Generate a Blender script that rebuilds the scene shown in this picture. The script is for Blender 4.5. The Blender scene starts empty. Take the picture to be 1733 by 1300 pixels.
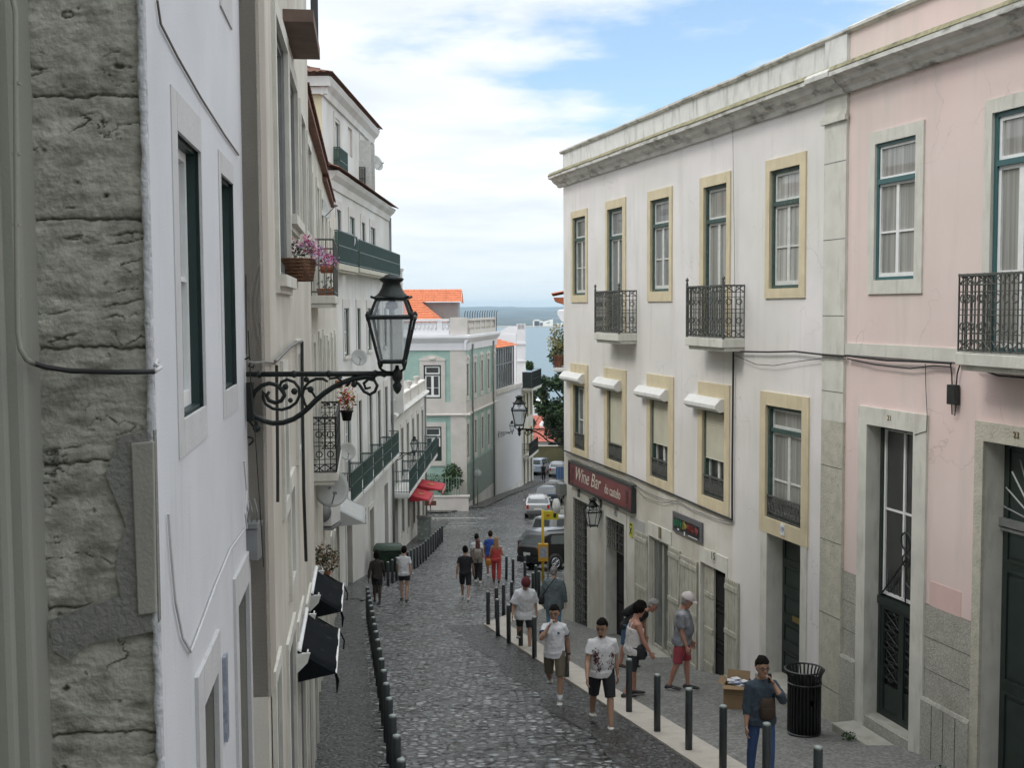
import bpy, bmesh, math, random
from mathutils import Vector, Matrix, Euler, noise as mnoise
R = math.radians
random.seed(7)
HAZE = 8.5e-5
S = bpy.context.scene
COL = S.collection

# ------------------------------------------------------------------ camera, world, sun
CZ = 60.0                     # the viewpoint is 60 m above the river
F = 2000.0                    # focal length in photo pixels (photo 1733 x 1300)
PITCH, ROLL = math.atan(130/2000), 0.0055
_R0, _U0 = Vector((1, 0, 0)), Vector((0, math.sin(PITCH), math.cos(PITCH)))
FW = Vector((0, math.cos(PITCH), -math.sin(PITCH)))
RT = _R0*math.cos(ROLL) - _U0*math.sin(ROLL)
UP = _U0*math.cos(ROLL) + _R0*math.sin(ROLL)
cam = bpy.data.cameras.new('camera'); camo = bpy.data.objects.new('camera', cam); COL.objects.link(camo)
M = Matrix((RT, UP, -FW)).transposed().to_4x4(); M.translation = (0, 0, CZ)
camo.matrix_world = M
cam.sensor_width = 36; cam.lens = 36*F/1733; cam.clip_end = 40000; cam.clip_start = .1
S.camera = camo

SUN_EL, SUN_AZ = R(50), R(245)     # azimuth clockwise from +Y: light comes over the left shoulder
W = bpy.data.worlds.new('World'); S.world = W; W.use_nodes = True
nt = W.node_tree; N = nt.nodes; L = nt.links; N.clear()
def wn(t, **k):
    n = N.new(t)
    for a, b in k.items(): setattr(n, a, b)
    return n
out = wn('ShaderNodeOutputWorld'); bg = wn('ShaderNodeBackground'); bg.inputs[1].default_value = .12
sky = wn('ShaderNodeTexSky', sky_type='NISHITA', sun_disc=False)
sky.sun_elevation = SUN_EL; sky.sun_rotation = SUN_AZ; sky.air_density = 1.1; sky.dust_density = 1.2
tc = wn('ShaderNodeTexCoord'); sep = wn('ShaderNodeSeparateXYZ'); L.new(tc.outputs['Generated'], sep.inputs[0])
def mth(op, a, b=None, c=None, clamp=False):
    n = N.new('ShaderNodeMath'); n.operation = op; n.use_clamp = clamp
    for i, v in enumerate((a, b, c)):
        if v is None: continue
        if isinstance(v, (int, float)): n.inputs[i].default_value = v
        else: L.new(v, n.inputs[i])
    return n.outputs[0]
zz = mth('MAXIMUM', mth('ADD', sep.outputs[2], .10), .03)
cmb = wn('ShaderNodeCombineXYZ')
L.new(mth('DIVIDE', sep.outputs[0], zz), cmb.inputs[0]); L.new(mth('DIVIDE', sep.outputs[1], zz), cmb.inputs[1])
n1 = wn('ShaderNodeTexNoise'); n1.inputs['Scale'].default_value = 1.15; n1.inputs['Detail'].default_value = 9; n1.inputs['Roughness'].default_value = .58
mp = wn('ShaderNodeMapping'); mp.inputs['Location'].default_value = (3.1, 1.7, 0); L.new(cmb.outputs[0], mp.inputs[0]); L.new(mp.outputs[0], n1.inputs[0])
# a thin place in the cloud cover, up to the right over the street
dx = mth('DIVIDE', mth('SUBTRACT', sep.outputs[0], .15), .17); dz = mth('DIVIDE', mth('SUBTRACT', sep.outputs[2], .205), .062)
gap = mth('POWER', 2.718, mth('MULTIPLY', mth('ADD', mth('MULTIPLY', dx, dx), mth('MULTIPLY', dz, dz)), -1))
front = mth('GREATER_THAN', sep.outputs[1], 0)
gap = mth('MULTIPLY', gap, front)
cov = mth('SUBTRACT', mth('ADD', n1.outputs[0], .27), mth('MULTIPLY', gap, .47))
cr = wn('ShaderNodeMapRange'); cr.inputs[1].default_value = .42; cr.inputs[2].default_value = .66; cr.interpolation_type = 'SMOOTHSTEP'; L.new(cov, cr.inputs[0])
mask = mth('MAXIMUM', cr.outputs[0], .06)
n2 = wn('ShaderNodeTexNoise'); n2.inputs['Scale'].default_value = 1.6; n2.inputs['Detail'].default_value = 7
L.new(mp.outputs[0], n2.inputs[0])
ramp = wn('ShaderNodeMapRange'); ramp.inputs[1].default_value = .34; ramp.inputs[2].default_value = .62; L.new(n2.outputs[0], ramp.inputs[0])
cm = wn('ShaderNodeMix', data_type='RGBA'); L.new(ramp.outputs[0], cm.inputs[0])
cm.inputs[6].default_value = (.70, .755, .81, 1); cm.inputs[7].default_value = (.87, .90, .925, 1)
hz = wn('ShaderNodeMapRange'); hz.inputs[1].default_value = .0; hz.inputs[2].default_value = .10; L.new(sep.outputs[2], hz.inputs[0])
cm2 = wn('ShaderNodeMix', data_type='RGBA'); L.new(hz.outputs[0], cm2.inputs[0]); cm2.inputs[6].default_value = (.66, .745, .79, 1); L.new(cm.outputs[2], cm2.inputs[7])
lift = wn('ShaderNodeMapRange'); lift.inputs[1].default_value = .3; lift.inputs[2].default_value = 1; lift.inputs[3].default_value = 1; lift.inputs[4].default_value = 2.1; L.new(sep.outputs[2], lift.inputs[0])
sc = wn('ShaderNodeVectorMath', operation='SCALE'); L.new(cm2.outputs[2], sc.inputs[0]); L.new(mth('MULTIPLY', lift.outputs[0], 9.5), sc.inputs[3])
skm = wn('ShaderNodeVectorMath', operation='MULTIPLY'); L.new(sky.outputs[0], skm.inputs[0]); skm.inputs[1].default_value = (1.30, 1.44, 1.55)
fin = wn('ShaderNodeMix', data_type='RGBA'); L.new(mask, fin.inputs[0]); L.new(skm.outputs[0], fin.inputs[6]); L.new(sc.outputs[0], fin.inputs[7])
L.new(fin.outputs[2], bg.inputs[0]); L.new(bg.outputs[0], out.inputs[0])
W.cycles.sampling_method = 'MANUAL'; W.cycles.sample_map_resolution = 512

sl = bpy.data.lights.new('sun', 'SUN'); sl.energy = 1.1; sl.angle = R(14); sl.color = (1, .95, .88)
so = bpy.data.objects.new('sun', sl); COL.objects.link(so); so.location = (-40, -30, 140)
sd = Vector((math.sin(SUN_AZ)*math.cos(SUN_EL), math.cos(SUN_AZ)*math.cos(SUN_EL), math.sin(SUN_EL)))
so.rotation_euler = (-sd).to_track_quat('-Z', 'Y').to_euler()
S.view_settings.view_transform = 'Standard'; S.view_settings.look = 'None'; S.view_settings.exposure = 0.14; S.view_settings.gamma = 1
S.cycles.max_bounces = 5; S.cycles.diffuse_bounces = 3; S.cycles.glossy_bounces = 3; S.cycles.transparent_max_bounces = 10; S.cycles.volume_bounces = 0
S.cycles.sample_clamp_indirect = 6

# ------------------------------------------------------------------ survey helpers
def ray(px, py):
    return FW + RT*((px-866.5)/F) - UP*((py-650)/F)
def atY(px, py, Y):
    d = ray(px, py); return Vector((d.x/d.y*Y, Y, CZ + d.z/d.y*Y))
PROF = [(-60, -2), (0, 3.96), (53, 11.6), (77, 13.95), (84, 14.4), (95.7, 15.4), (105.6, 16.15), (114, 16.6), (122, 17), (132, 17.6), (180, 25), (300, 45), (450, 62), (700, 64)]
def gz(Y):
    for (a, b), (c, d) in zip(PROF, PROF[1:]):
        if Y <= c: return CZ - (b + (d-b)*(Y-a)/(c-a))
    return CZ - 64
def ghit(px, py):
    d = ray(px, py); Y = 8.0
    while Y < 140:
        if CZ + d.z/d.y*Y < gz(Y): break
        Y += .02
    return Vector((d.x/d.y*Y, Y, gz(Y)))

def link(o, parent=None):
    COL.objects.link(o)
    if parent: o.parent = parent
    return o
def tag(o, label=None, cat=None, group=None, kind=None):
    if label: o['label'] = label
    if cat: o['category'] = cat
    if group: o['group'] = group
    if kind: o['kind'] = kind
    return o
def empty(name, loc, rz=0, label=None, cat=None, group=None):
    o = bpy.data.objects.new(name, None); o.empty_display_size = .3; COL.objects.link(o)
    o.location = loc; o.rotation_euler = (0, 0, rz)
    return tag(o, label, cat, group)
def kids(o): return [c for c in bpy.data.objects if c.parent == o]
def copy_tree(o, parent=None):
    c = o.copy(); COL.objects.link(c)
    if parent: c.parent = parent
    for ch in kids(o):
        copy_tree(ch, c)
    return c

class MB:
    def __init__(s): s.v = []; s.f = []; s.m = []; s.sm = []
    def add(s, vs, fs, mi=0, smooth=False):
        n = len(s.v); s.v += [tuple(v) for v in vs]
        for f in fs: s.f.append([i+n for i in f]); s.m.append(mi); s.sm.append(smooth)
    def box(s, x0, x1, y0, y1, z0, z1, mi=0):
        s.add([(x0,y0,z0),(x1,y0,z0),(x1,y1,z0),(x0,y1,z0),(x0,y0,z1),(x1,y0,z1),(x1,y1,z1),(x0,y1,z1)],
              [(0,3,2,1),(4,5,6,7),(0,1,5,4),(1,2,6,5),(2,3,7,6),(3,0,4,7)], mi)
    def quad(s, a, b, c, d, mi=0): s.add([a, b, c, d], [(0, 1, 2, 3)], mi)
    def tube(s, pts, r, n=6, mi=0, caps=True, closed=False):
        P = [Vector(p) for p in pts]; m = len(P)
        rs = r if isinstance(r, (list, tuple)) else [r]*m
        ref = None; base = len(s.v); vs = []
        for i, p in enumerate(P):
            if closed: t = P[(i+1) % m] - P[i-1]
            else: t = P[min(i+1, m-1)] - P[max(i-1, 0)]
            if t.length < 1e-9: t = Vector((0, 0, 1))
            t.normalize()
            if ref is None: ref = Vector((0, 0, 1)) if abs(t.z) < .9 else Vector((1, 0, 0))
            a = (ref - t*ref.dot(t))
            if a.length < 1e-6: a = t.orthogonal()
            a.normalize(); ref = a; b = t.cross(a)
            for k in range(n):
                th = 2*math.pi*k/n; vs.append(p + a*math.cos(th)*rs[i] + b*math.sin(th)*rs[i])
        fs = []
        for i in range(m if closed else m-1):
            j = (i+1) % m
            for k in range(n): fs.append((i*n+k, i*n+(k+1) % n, j*n+(k+1) % n, j*n+k))
        if caps and not closed: fs.append(tuple(range(n-1, -1, -1))); fs.append(tuple((m-1)*n+k for k in range(n)))
        s.add(vs, fs, mi, n > 5)
    def ring(s, c, rad, r, ax='y', n=14, k=5, mi=0, sx=1, a0=0, a1=360):
        pts = []
        full = abs(a1-a0) >= 360
        for i in range(n if full else n+1):
            th = R(a0 + (a1-a0)*i/n); u, w = math.cos(th)*rad*sx, math.sin(th)*rad
            if ax == 'y': pts.append((c[0]+u, c[1], c[2]+w))
            elif ax == 'x': pts.append((c[0], c[1]+u, c[2]+w))
            else: pts.append((c[0]+u, c[1]+w, c[2]))
        s.tube(pts, r, k, mi, closed=full)
    def lathe(s, prof, n=12, c=(0, 0, 0), mi=0, ax='z', smooth=True):
        vs = []
        for (r, z) in prof:
            for k in range(n):
                th = 2*math.pi*k/n; u, w = r*math.cos(th), r*math.sin(th)
                if ax == 'z': vs.append((c[0]+u, c[1]+w, c[2]+z))
                elif ax == 'x': vs.append((c[0]+z, c[1]+u, c[2]+w))
                else: vs.append((c[0]+u, c[1]-z, c[2]+w))
        m = len(prof); fs = [(i*n+k, i*n+(k+1) % n, (i+1)*n+(k+1) % n, (i+1)*n+k) for i in range(m-1) for k in range(n)]
        fs.append(tuple(range(n-1, -1, -1))); fs.append(tuple((m-1)*n+k for k in range(n)))
        s.add(vs, fs, mi, smooth)
    def loft(s, rings, n=14, mi=0, p=2.0):
        vs = []
        for (c, ax, ay) in rings:
            for k in range(n):
                th = 2*math.pi*k/n; cu, su = math.cos(th), math.sin(th)
                cu = math.copysign(abs(cu)**(2/p), cu); su = math.copysign(abs(su)**(2/p), su)
                vs.append(Vector(c) + Vector(ax)*cu + Vector(ay)*su)
        m = len(rings); fs = [(i*n+k, i*n+(k+1) % n, (i+1)*n+(k+1) % n, (i+1)*n+k) for i in range(m-1) for k in range(n)]
        fs.append(tuple(range(n-1, -1, -1))); fs.append(tuple((m-1)*n+k for k in range(n)))
        s.add(vs, fs, mi, True)
    def ell(s, c, rx, ry, rz, n=10, mi=0, rot=None):
        Rm = rot.to_matrix() if rot else Matrix.Identity(3)
        vs = []; m = max(5, n//2+1)
        for i in range(m):
            ph = -math.pi/2 + math.pi*(i+.0)/(m-1); 
            if i == 0: ph += .15
            if i == m-1: ph -= .15
            for k in range(n):
                th = 2*math.pi*k/n
                vs.append(Vector(c) + Rm @ Vector((rx*math.cos(ph)*math.cos(th), ry*math.cos(ph)*math.sin(th), rz*math.sin(ph))))
        fs = [(i*n+k, i*n+(k+1) % n, (i+1)*n+(k+1) % n, (i+1)*n+k) for i in range(m-1) for k in range(n)]
        fs.append(tuple(range(n-1, -1, -1))); fs.append(tuple((m-1)*n+k for k in range(n)))
        s.add(vs, fs, mi, True)
    def prism(s, poly, y0, y1, mi=0, ax='y'):
        n = len(poly)
        def q(a, b, y): return (a, y, b) if ax == 'y' else ((y, a, b) if ax == 'x' else (a, b, y))
        vs = [q(a, b, y0) for a, b in poly] + [q(a, b, y1) for a, b in poly]
        fs = [tuple(range(n)), tuple(range(2*n-1, n-1, -1))] + [(i, (i+1) % n, n+(i+1) % n, n+i) for i in range(n)]
        s.add(vs, fs, mi)
    def mesh(s, name, mats, fix=True):
        me = bpy.data.meshes.new(name); me.from_pydata(s.v, [], s.f)
        for m in (mats if isinstance(mats, (list, tuple)) else [mats]): me.materials.append(m)
        me.polygons.foreach_set('material_index', s.m); me.polygons.foreach_set('use_smooth', s.sm)
        if fix:
            bm = bmesh.new(); bm.from_mesh(me); bmesh.ops.recalc_face_normals(bm, faces=bm.faces); bm.to_mesh(me); bm.free()
        me.update(); return me
    def build(s, name, mats, parent=None, bevel=0, fix=True, loc=None, rz=0):
        o = bpy.data.objects.new(name, s.mesh(name, mats, fix)); link(o, parent)
        if loc is not None: o.location = loc; o.rotation_euler = (0, 0, rz)
        if bevel:
            b = o.modifiers.new('bevel', 'BEVEL'); b.width = bevel; b.segments = 2; b.limit_method = 'ANGLE'; b.harden_normals = False
        return o

def remesh(mb, vox, smooth_it=2):
    me = mb.mesh('tmp', []); o = bpy.data.objects.new('tmp', me); COL.objects.link(o)
    m = o.modifiers.new('r', 'REMESH'); m.mode = 'VOXEL'; m.voxel_size = vox; m.use_smooth_shade = True
    if smooth_it:
        q = o.modifiers.new('s', 'SMOOTH'); q.iterations = smooth_it; q.factor = .5
    dg = bpy.context.evaluated_depsgraph_get(); dg.update()
    r = bpy.data.meshes.new_from_object(o.evaluated_get(dg))
    bpy.data.objects.remove(o); bpy.data.meshes.remove(me)
    return r
def text_mesh(txt, size, ext=.01, shear=0, align='CENTER', spacing=1.0):
    c = bpy.data.curves.new('t', 'FONT'); c.body = txt; c.size = size; c.extrude = ext; c.shear = shear; c.align_x = align; c.align_y = 'CENTER'; c.resolution_u = 3; c.space_character = spacing
    o = bpy.data.objects.new('t', c); COL.objects.link(o)
    dg = bpy.context.evaluated_depsgraph_get(); dg.update()
    me = bpy.data.meshes.new_from_object(o.evaluated_get(dg)); bpy.data.objects.remove(o); return me
def text(name, txt, size, loc, parent, mat, ext=.008, shear=0, sx=1, rot=0):
    """lettering lying on a facade: reads along local +x, up local +z, faces -y"""
    me = text_mesh(txt, size, ext, shear); me.transform(Matrix.Diagonal((sx, 1, 1, 1))); me.transform(Matrix.Rotation(rot, 4, 'Z')); me.transform(Matrix.Rotation(R(90), 4, 'X'))
    me.materials.clear(); me.materials.append(mat)
    o = bpy.data.objects.new(name, me); link(o, parent); o.location = loc; return o

# ------------------------------------------------------------------ materials
_M = {}
def mat(name, col, rough=.8, var=.12, scale=3.0, bump=.0, bscale=40, metal=0, spec=.5, stain=None, stain_amt=0, stain_scale=(2, 2, .5), stain_lo=.5, coat=0, col2=None, cracks=0):
    if name in _M: return _M[name]
    m = bpy.data.materials.new(name); m.use_nodes = True; t = m.node_tree; n = t.nodes; l = t.links
    b = n['Principled BSDF']; b.inputs['Roughness'].default_value = rough; b.inputs['Metallic'].default_value = metal
    b.inputs['Specular IOR Level'].default_value = spec; b.inputs['Coat Weight'].default_value = coat
    tcn = n.new('ShaderNodeTexCoord'); co = tcn.outputs['Object']
    ns = n.new('ShaderNodeTexNoise'); ns.inputs['Scale'].default_value = scale; ns.inputs['Detail'].default_value = 5; l.new(co, ns.inputs[0])
    mr = n.new('ShaderNodeMapRange'); mr.inputs[1].default_value = .3; mr.inputs[2].default_value = .7; mr.inputs[3].default_value = 1-var; mr.inputs[4].default_value = 1+var*.6; l.new(ns.outputs[0], mr.inputs[0])
    sc_ = n.new('ShaderNodeVectorMath'); sc_.operation = 'SCALE'; l.new(mr.outputs[0], sc_.inputs[3])
    c = tuple(col)
    if col2:
        mx0 = n.new('ShaderNodeMix'); mx0.data_type = 'RGBA'; n3 = n.new('ShaderNodeTexNoise'); n3.inputs['Scale'].default_value = scale*.45; n3.inputs['Detail'].default_value = 3; l.new(co, n3.inputs[0])
        r3 = n.new('ShaderNodeMapRange'); r3.inputs[1].default_value = .42; r3.inputs[2].default_value = .6; l.new(n3.outputs[0], r3.inputs[0]); l.new(r3.outputs[0], mx0.inputs[0])
        mx0.inputs[6].default_value = (*c, 1); mx0.inputs[7].default_value = (*col2, 1); l.new(mx0.outputs[2], sc_.inputs[0])
    else: sc_.inputs[0].default_value = c
    cur = sc_.outputs[0]
    if stain_amt:
        mp_ = n.new('ShaderNodeMapping'); mp_.inputs['Scale'].default_value = stain_scale; l.new(co, mp_.inputs[0])
        s2 = n.new('ShaderNodeTexNoise'); s2.inputs['Scale'].default_value = 1; s2.inputs['Detail'].default_value = 8; s2.inputs['Roughness'].default_value = .65; l.new(mp_.outputs[0], s2.inputs[0])
        r2 = n.new('ShaderNodeMapRange'); r2.inputs[1].default_value = stain_lo; r2.inputs[2].default_value = stain_lo+.2; r2.inputs[4].default_value = stain_amt; l.new(s2.outputs[0], r2.inputs[0])
        mx = n.new('ShaderNodeMix'); mx.data_type = 'RGBA'; l.new(r2.outputs[0], mx.inputs[0]); l.new(cur, mx.inputs[6]); mx.inputs[7].default_value = (*stain, 1); cur = mx.outputs[2]
    if cracks:
        wv = n.new('ShaderNodeTexVoronoi'); wv.feature = 'DISTANCE_TO_EDGE'; wv.inputs['Scale'].default_value = cracks
        wn_ = n.new('ShaderNodeTexNoise'); wn_.inputs['Scale'].default_value = cracks*1.6; wn_.inputs['Detail'].default_value = 4; l.new(co, wn_.inputs[0])
        ad = n.new('ShaderNodeVectorMath'); ad.operation = 'MULTIPLY_ADD'; l.new(wn_.outputs['Color'], ad.inputs[0]); ad.inputs[1].default_value = (.5/cracks*2,)*3; l.new(co, ad.inputs[2]); l.new(ad.outputs[0], wv.inputs['Vector'])
        r4 = n.new('ShaderNodeMapRange'); r4.inputs[1].default_value = 0; r4.inputs[2].default_value = .008; r4.inputs[3].default_value = .27; r4.inputs[4].default_value = 0; l.new(wv.outputs[0], r4.inputs[0])
        gate = n.new('ShaderNodeTexNoise'); gate.inputs['Scale'].default_value = cracks*.9; l.new(co, gate.inputs[0])
        g2 = n.new('ShaderNodeMapRange'); g2.inputs[1].default_value = .5; g2.inputs[2].default_value = .6; l.new(gate.outputs[0], g2.inputs[0])
        mu = n.new('ShaderNodeMath'); mu.operation = 'MULTIPLY'; l.new(r4.outputs[0], mu.inputs[0]); l.new(g2.outputs[0], mu.inputs[1])
        mx2 = n.new('ShaderNodeMix'); mx2.data_type = 'RGBA'; l.new(mu.outputs[0], mx2.inputs[0]); l.new(cur, mx2.inputs[6]); mx2.inputs[7].default_value = (c[0]*.25, c[1]*.25, c[2]*.22, 1); cur = mx2.outputs[2]
    l.new(cur, b.inputs['Base Color'])
    if bump:
        bn = n.new('ShaderNodeTexNoise'); bn.inputs['Scale'].default_value = bscale; bn.inputs['Detail'].default_value = 6; l.new(co, bn.inputs[0])
        bp = n.new('ShaderNodeBump'); bp.inputs['Strength'].default_value = min(1, bump); bp.inputs['Distance'].default_value = .02; l.new(bn.outputs[0], bp.inputs['Height']); l.new(bp.outputs[0], b.inputs['Normal'])
    _M[name] = m; return m

def nd(m): return m.node_tree.nodes, m.node_tree.links
def cobble_mat(name, scale, dark, light, rough=.42):
    m = bpy.data.materials.new(name); m.use_nodes = True; n, l = nd(m); b = n['Principled BSDF']
    tcn = n.new('ShaderNodeTexCoord'); mp_ = n.new('ShaderNodeMapping'); mp_.inputs['Scale'].default_value = (scale*.8, scale, scale); l.new(tcn.outputs['Object'], mp_.inputs[0])
    # rows of setts laid across the street, wandering a little
    w = n.new('ShaderNodeTexNoise'); w.inputs['Scale'].default_value = .9; w.inputs['Detail'].default_value = 2; l.new(tcn.outputs['Object'], w.inputs[0])
    wa = n.new('ShaderNodeVectorMath'); wa.operation = 'MULTIPLY_ADD'; l.new(w.outputs['Color'], wa.inputs[0]); wa.inputs[1].default_value = (1.2, 1.2, 0); l.new(mp_.outputs[0], wa.inputs[2])
    fl = n.new('ShaderNodeVectorMath'); fl.operation = 'MULTIPLY'; l.new(wa.outputs[0], fl.inputs[0]); fl.inputs[1].default_value = (1, 1, 0)
    v = n.new('ShaderNodeTexVoronoi'); v.feature = 'DISTANCE_TO_EDGE'; v.inputs['Scale'].default_value = 1; v.inputs['Randomness'].default_value = .72; l.new(fl.outputs[0], v.inputs['Vector'])
    vc = n.new('ShaderNodeTexVoronoi'); vc.feature = 'F1'; vc.inputs['Scale'].default_value = 1; vc.inputs['Randomness'].default_value = .72; l.new(fl.outputs[0], vc.inputs['Vector'])
    sp = n.new('ShaderNodeSeparateColor'); l.new(vc.outputs['Color'], sp.inputs[0])
    big = n.new('ShaderNodeTexNoise'); big.inputs['Scale'].default_value = .45; big.inputs['Detail'].default_value = 5; l.new(tcn.outputs['Object'], big.inputs[0])
    ad = n.new('ShaderNodeMath'); ad.operation = 'MULTIPLY_ADD'; l.new(sp.outputs[0], ad.inputs[0]); ad.inputs[1].default_value = .7; l.new(big.outputs[0], ad.inputs[2])
    r = n.new('ShaderNodeMapRange'); r.inputs[1].default_value = .58; r.inputs[2].default_value = 1.08; l.new(ad.outputs[0], r.inputs[0])
    cx = n.new('ShaderNodeMix'); cx.data_type = 'RGBA'; l.new(r.outputs[0], cx.inputs[0]); cx.inputs[6].default_value = (*dark, 1); cx.inputs[7].default_value = (*light, 1)
    j = n.new('ShaderNodeMapRange'); j.inputs[1].default_value = .05; j.inputs[2].default_value = .26; l.new(v.outputs[0], j.inputs[0])
    cj = n.new('ShaderNodeMix'); cj.data_type = 'RGBA'; l.new(j.outputs[0], cj.inputs[0]); cj.inputs[6].default_value = (.012, .011, .009, 1); l.new(cx.outputs[2], cj.inputs[7]); l.new(cj.outputs[2], b.inputs['Base Color'])
    # height: domed stones, each with its own tilt
    j2 = n.new('ShaderNodeMapRange'); j2.inputs[1].default_value = 0; j2.inputs[2].default_value = .38; j2.interpolation_type = 'SMOOTHERSTEP'; l.new(v.outputs[0], j2.inputs[0])
    dp = n.new('ShaderNodeVectorMath'); dp.operation = 'SUBTRACT'; l.new(fl.outputs[0], dp.inputs[0]); l.new(vc.outputs['Position'], dp.inputs[1])
    cs = n.new('ShaderNodeVectorMath'); cs.operation = 'SUBTRACT'; l.new(vc.outputs['Color'], cs.inputs[0]); cs.inputs[1].default_value = (.5, .5, .5)
    dt = n.new('ShaderNodeVectorMath'); dt.operation = 'DOT_PRODUCT'; l.new(dp.outputs[0], dt.inputs[0]); l.new(cs.outputs[0], dt.inputs[1])
    h = n.new('ShaderNodeMath'); h.operation = 'MULTIPLY_ADD'; l.new(dt.outputs['Value'], h.inputs[0]); h.inputs[1].default_value = 1.3; l.new(j2.outputs[0], h.inputs[2])
    fn = n.new('ShaderNodeTexNoise'); fn.inputs['Scale'].default_value = scale*3.5; l.new(tcn.outputs['Object'], fn.inputs[0])
    h2 = n.new('ShaderNodeMath'); h2.operation = 'MULTIPLY_ADD'; l.new(fn.outputs[0], h2.inputs[0]); h2.inputs[1].default_value = .45; l.new(h.outputs[0], h2.inputs[2])
    bp = n.new('ShaderNodeBump'); bp.inputs['Strength'].default_value = 1; bp.inputs['Distance'].default_value = .032; l.new(h2.outputs[0], bp.inputs['Height']); l.new(bp.outputs[0], b.inputs['Normal'])
    rr = n.new('ShaderNodeMapRange'); rr.inputs[3].default_value = rough-.1; rr.inputs[4].default_value = rough+.2; l.new(sp.outputs[1], rr.inputs[0]); l.new(rr.outputs[0], b.inputs['Roughness'])
    b.inputs['Specular IOR Level'].default_value = .9
    return m

def glass_pane(name, col, stripes=True):
    """window glass with a curtain right behind it"""
    if name in _M: return _M[name]
    m = bpy.data.materials.new(name); m.use_nodes = True; n, l = nd(m); b = n['Principled BSDF']
    tcn = n.new('ShaderNodeTexCoord'); mp_ = n.new('ShaderNodeMapping'); mp_.inputs['Scale'].default_value = (14, 14, .4) if stripes else (.8, .8, .5); l.new(tcn.outputs['Object'], mp_.inputs[0])
    ns = n.new('ShaderNodeTexNoise'); ns.inputs['Scale'].default_value = 1; ns.inputs['Detail'].default_value = 3; l.new(mp_.outputs[0], ns.inputs[0])
    r = n.new('ShaderNodeMapRange'); r.inputs[1].default_value = .3; r.inputs[2].default_value = .7; r.inputs[3].default_value = .5; r.inputs[4].default_value = 1.25; l.new(ns.outputs[0], r.inputs[0])
    s_ = n.new('ShaderNodeVectorMath'); s_.operation = 'SCALE'; s_.inputs[0].default_value = col; l.new(r.outputs[0], s_.inputs[3]); l.new(s_.outputs[0], b.inputs['Base Color'])
    b.inputs['Roughness'].default_value = .6; b.inputs['Coat Weight'].default_value = 1; b.inputs['Coat Roughness'].default_value = .03; b.inputs['Coat IOR'].default_value = 1.6
    _M[name] = m; return m
def clear_glass(name, tint=(.95, .97, .97), mixf=.74):
    if name in _M: return _M[name]
    m = bpy.data.materials.new(name); m.use_nodes = True; n, l = nd(m); n.remove(n['Principled BSDF']); o = n['Material Output']
    t = n.new('ShaderNodeBsdfTransparent'); t.inputs[0].default_value = (*tint, 1); g = n.new('ShaderNodeBsdfGlossy'); g.inputs['Roughness'].default_value = .05; g.inputs[0].default_value = (.8, .85, .9, 1)
    d = n.new('ShaderNodeBsdfDiffuse'); d.inputs[0].default_value = (.6, .62, .64, 1); m2 = n.new('ShaderNodeMixShader'); m2.inputs[0].default_value = .6; l.new(g.outputs[0], m2.inputs[1]); l.new(d.outputs[0], m2.inputs[2])
    mx = n.new('ShaderNodeMixShader'); mx.inputs[0].default_value = mixf; l.new(m2.outputs[0], mx.inputs[1]); l.new(t.outputs[0], mx.inputs[2]); l.new(mx.outputs[0], o.inputs[0])
    _M[name] = m; return m

PW = mat('white_plaster', (.77, .74, .73), .9, .07, .9, .12, 60, col2=(.71, .69, .65), cracks=.7, stain=(.50, .46, .41), stain_amt=.5, stain_scale=(2.6, 2.6, .28), stain_lo=.53)
PPINK = mat('pink_plaster', (.76, .605, .575), .9, .06, .8, .12, 60, col2=(.72, .61, .57), cracks=.7, stain=(.60, .53, .49), stain_amt=.6, stain_scale=(2.2, 2.2, .3), stain_lo=.5)
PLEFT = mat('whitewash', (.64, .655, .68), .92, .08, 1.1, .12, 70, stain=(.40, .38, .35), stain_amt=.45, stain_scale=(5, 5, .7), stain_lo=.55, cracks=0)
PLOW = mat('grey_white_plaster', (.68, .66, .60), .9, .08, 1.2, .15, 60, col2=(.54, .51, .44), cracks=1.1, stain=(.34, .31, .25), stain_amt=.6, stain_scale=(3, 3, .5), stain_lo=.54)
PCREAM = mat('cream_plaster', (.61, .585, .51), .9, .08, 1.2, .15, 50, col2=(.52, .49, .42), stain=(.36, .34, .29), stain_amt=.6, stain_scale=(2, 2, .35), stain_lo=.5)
PFAR = mat('pale_plaster', (.68, .68, .66), .9, .05, .8, .1, 30, col2=(.58, .57, .53), stain=(.46, .46, .43), stain_amt=.5, stain_scale=(1.2, 1.2, .3), stain_lo=.5)
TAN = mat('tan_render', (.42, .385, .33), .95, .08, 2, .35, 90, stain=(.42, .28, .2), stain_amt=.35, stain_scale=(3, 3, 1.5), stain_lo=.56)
STONE_Y = mat('yellow_limestone', (.64, .555, .38), .85, .1, 3, .15, 50, stain=(.36, .30, .2), stain_amt=.4, stain_scale=(5, 5, 1), stain_lo=.52)
STONE = mat('grey_limestone', (.63, .62, .56), .85, .1, 3, .2, 50, stain=(.30, .29, .24), stain_amt=.5, stain_scale=(5, 5, 1.2), stain_lo=.52)
STONE_P = mat('pitted_limestone', (.50, .48, .40), .9, .15, 6, .6, 35, stain=(.22, .20, .15), stain_amt=.8, stain_scale=(16, 16, 14), stain_lo=.56)
PLINTH = mat('speckled_plinth_stone', (.43, .42, .37), .95, .25, 30, .8, 60, stain=(.25, .24, .2), stain_amt=.5, stain_scale=(1.2, 1.2, 1), stain_lo=.5)
WEATHER = mat('weathered_white_cornice', (.62, .61, .57), .9, .15, 4, .3, 40, stain=(.10, .095, .07), stain_amt=.9, stain_scale=(2.5, 2.5, 7), stain_lo=.5)
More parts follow.
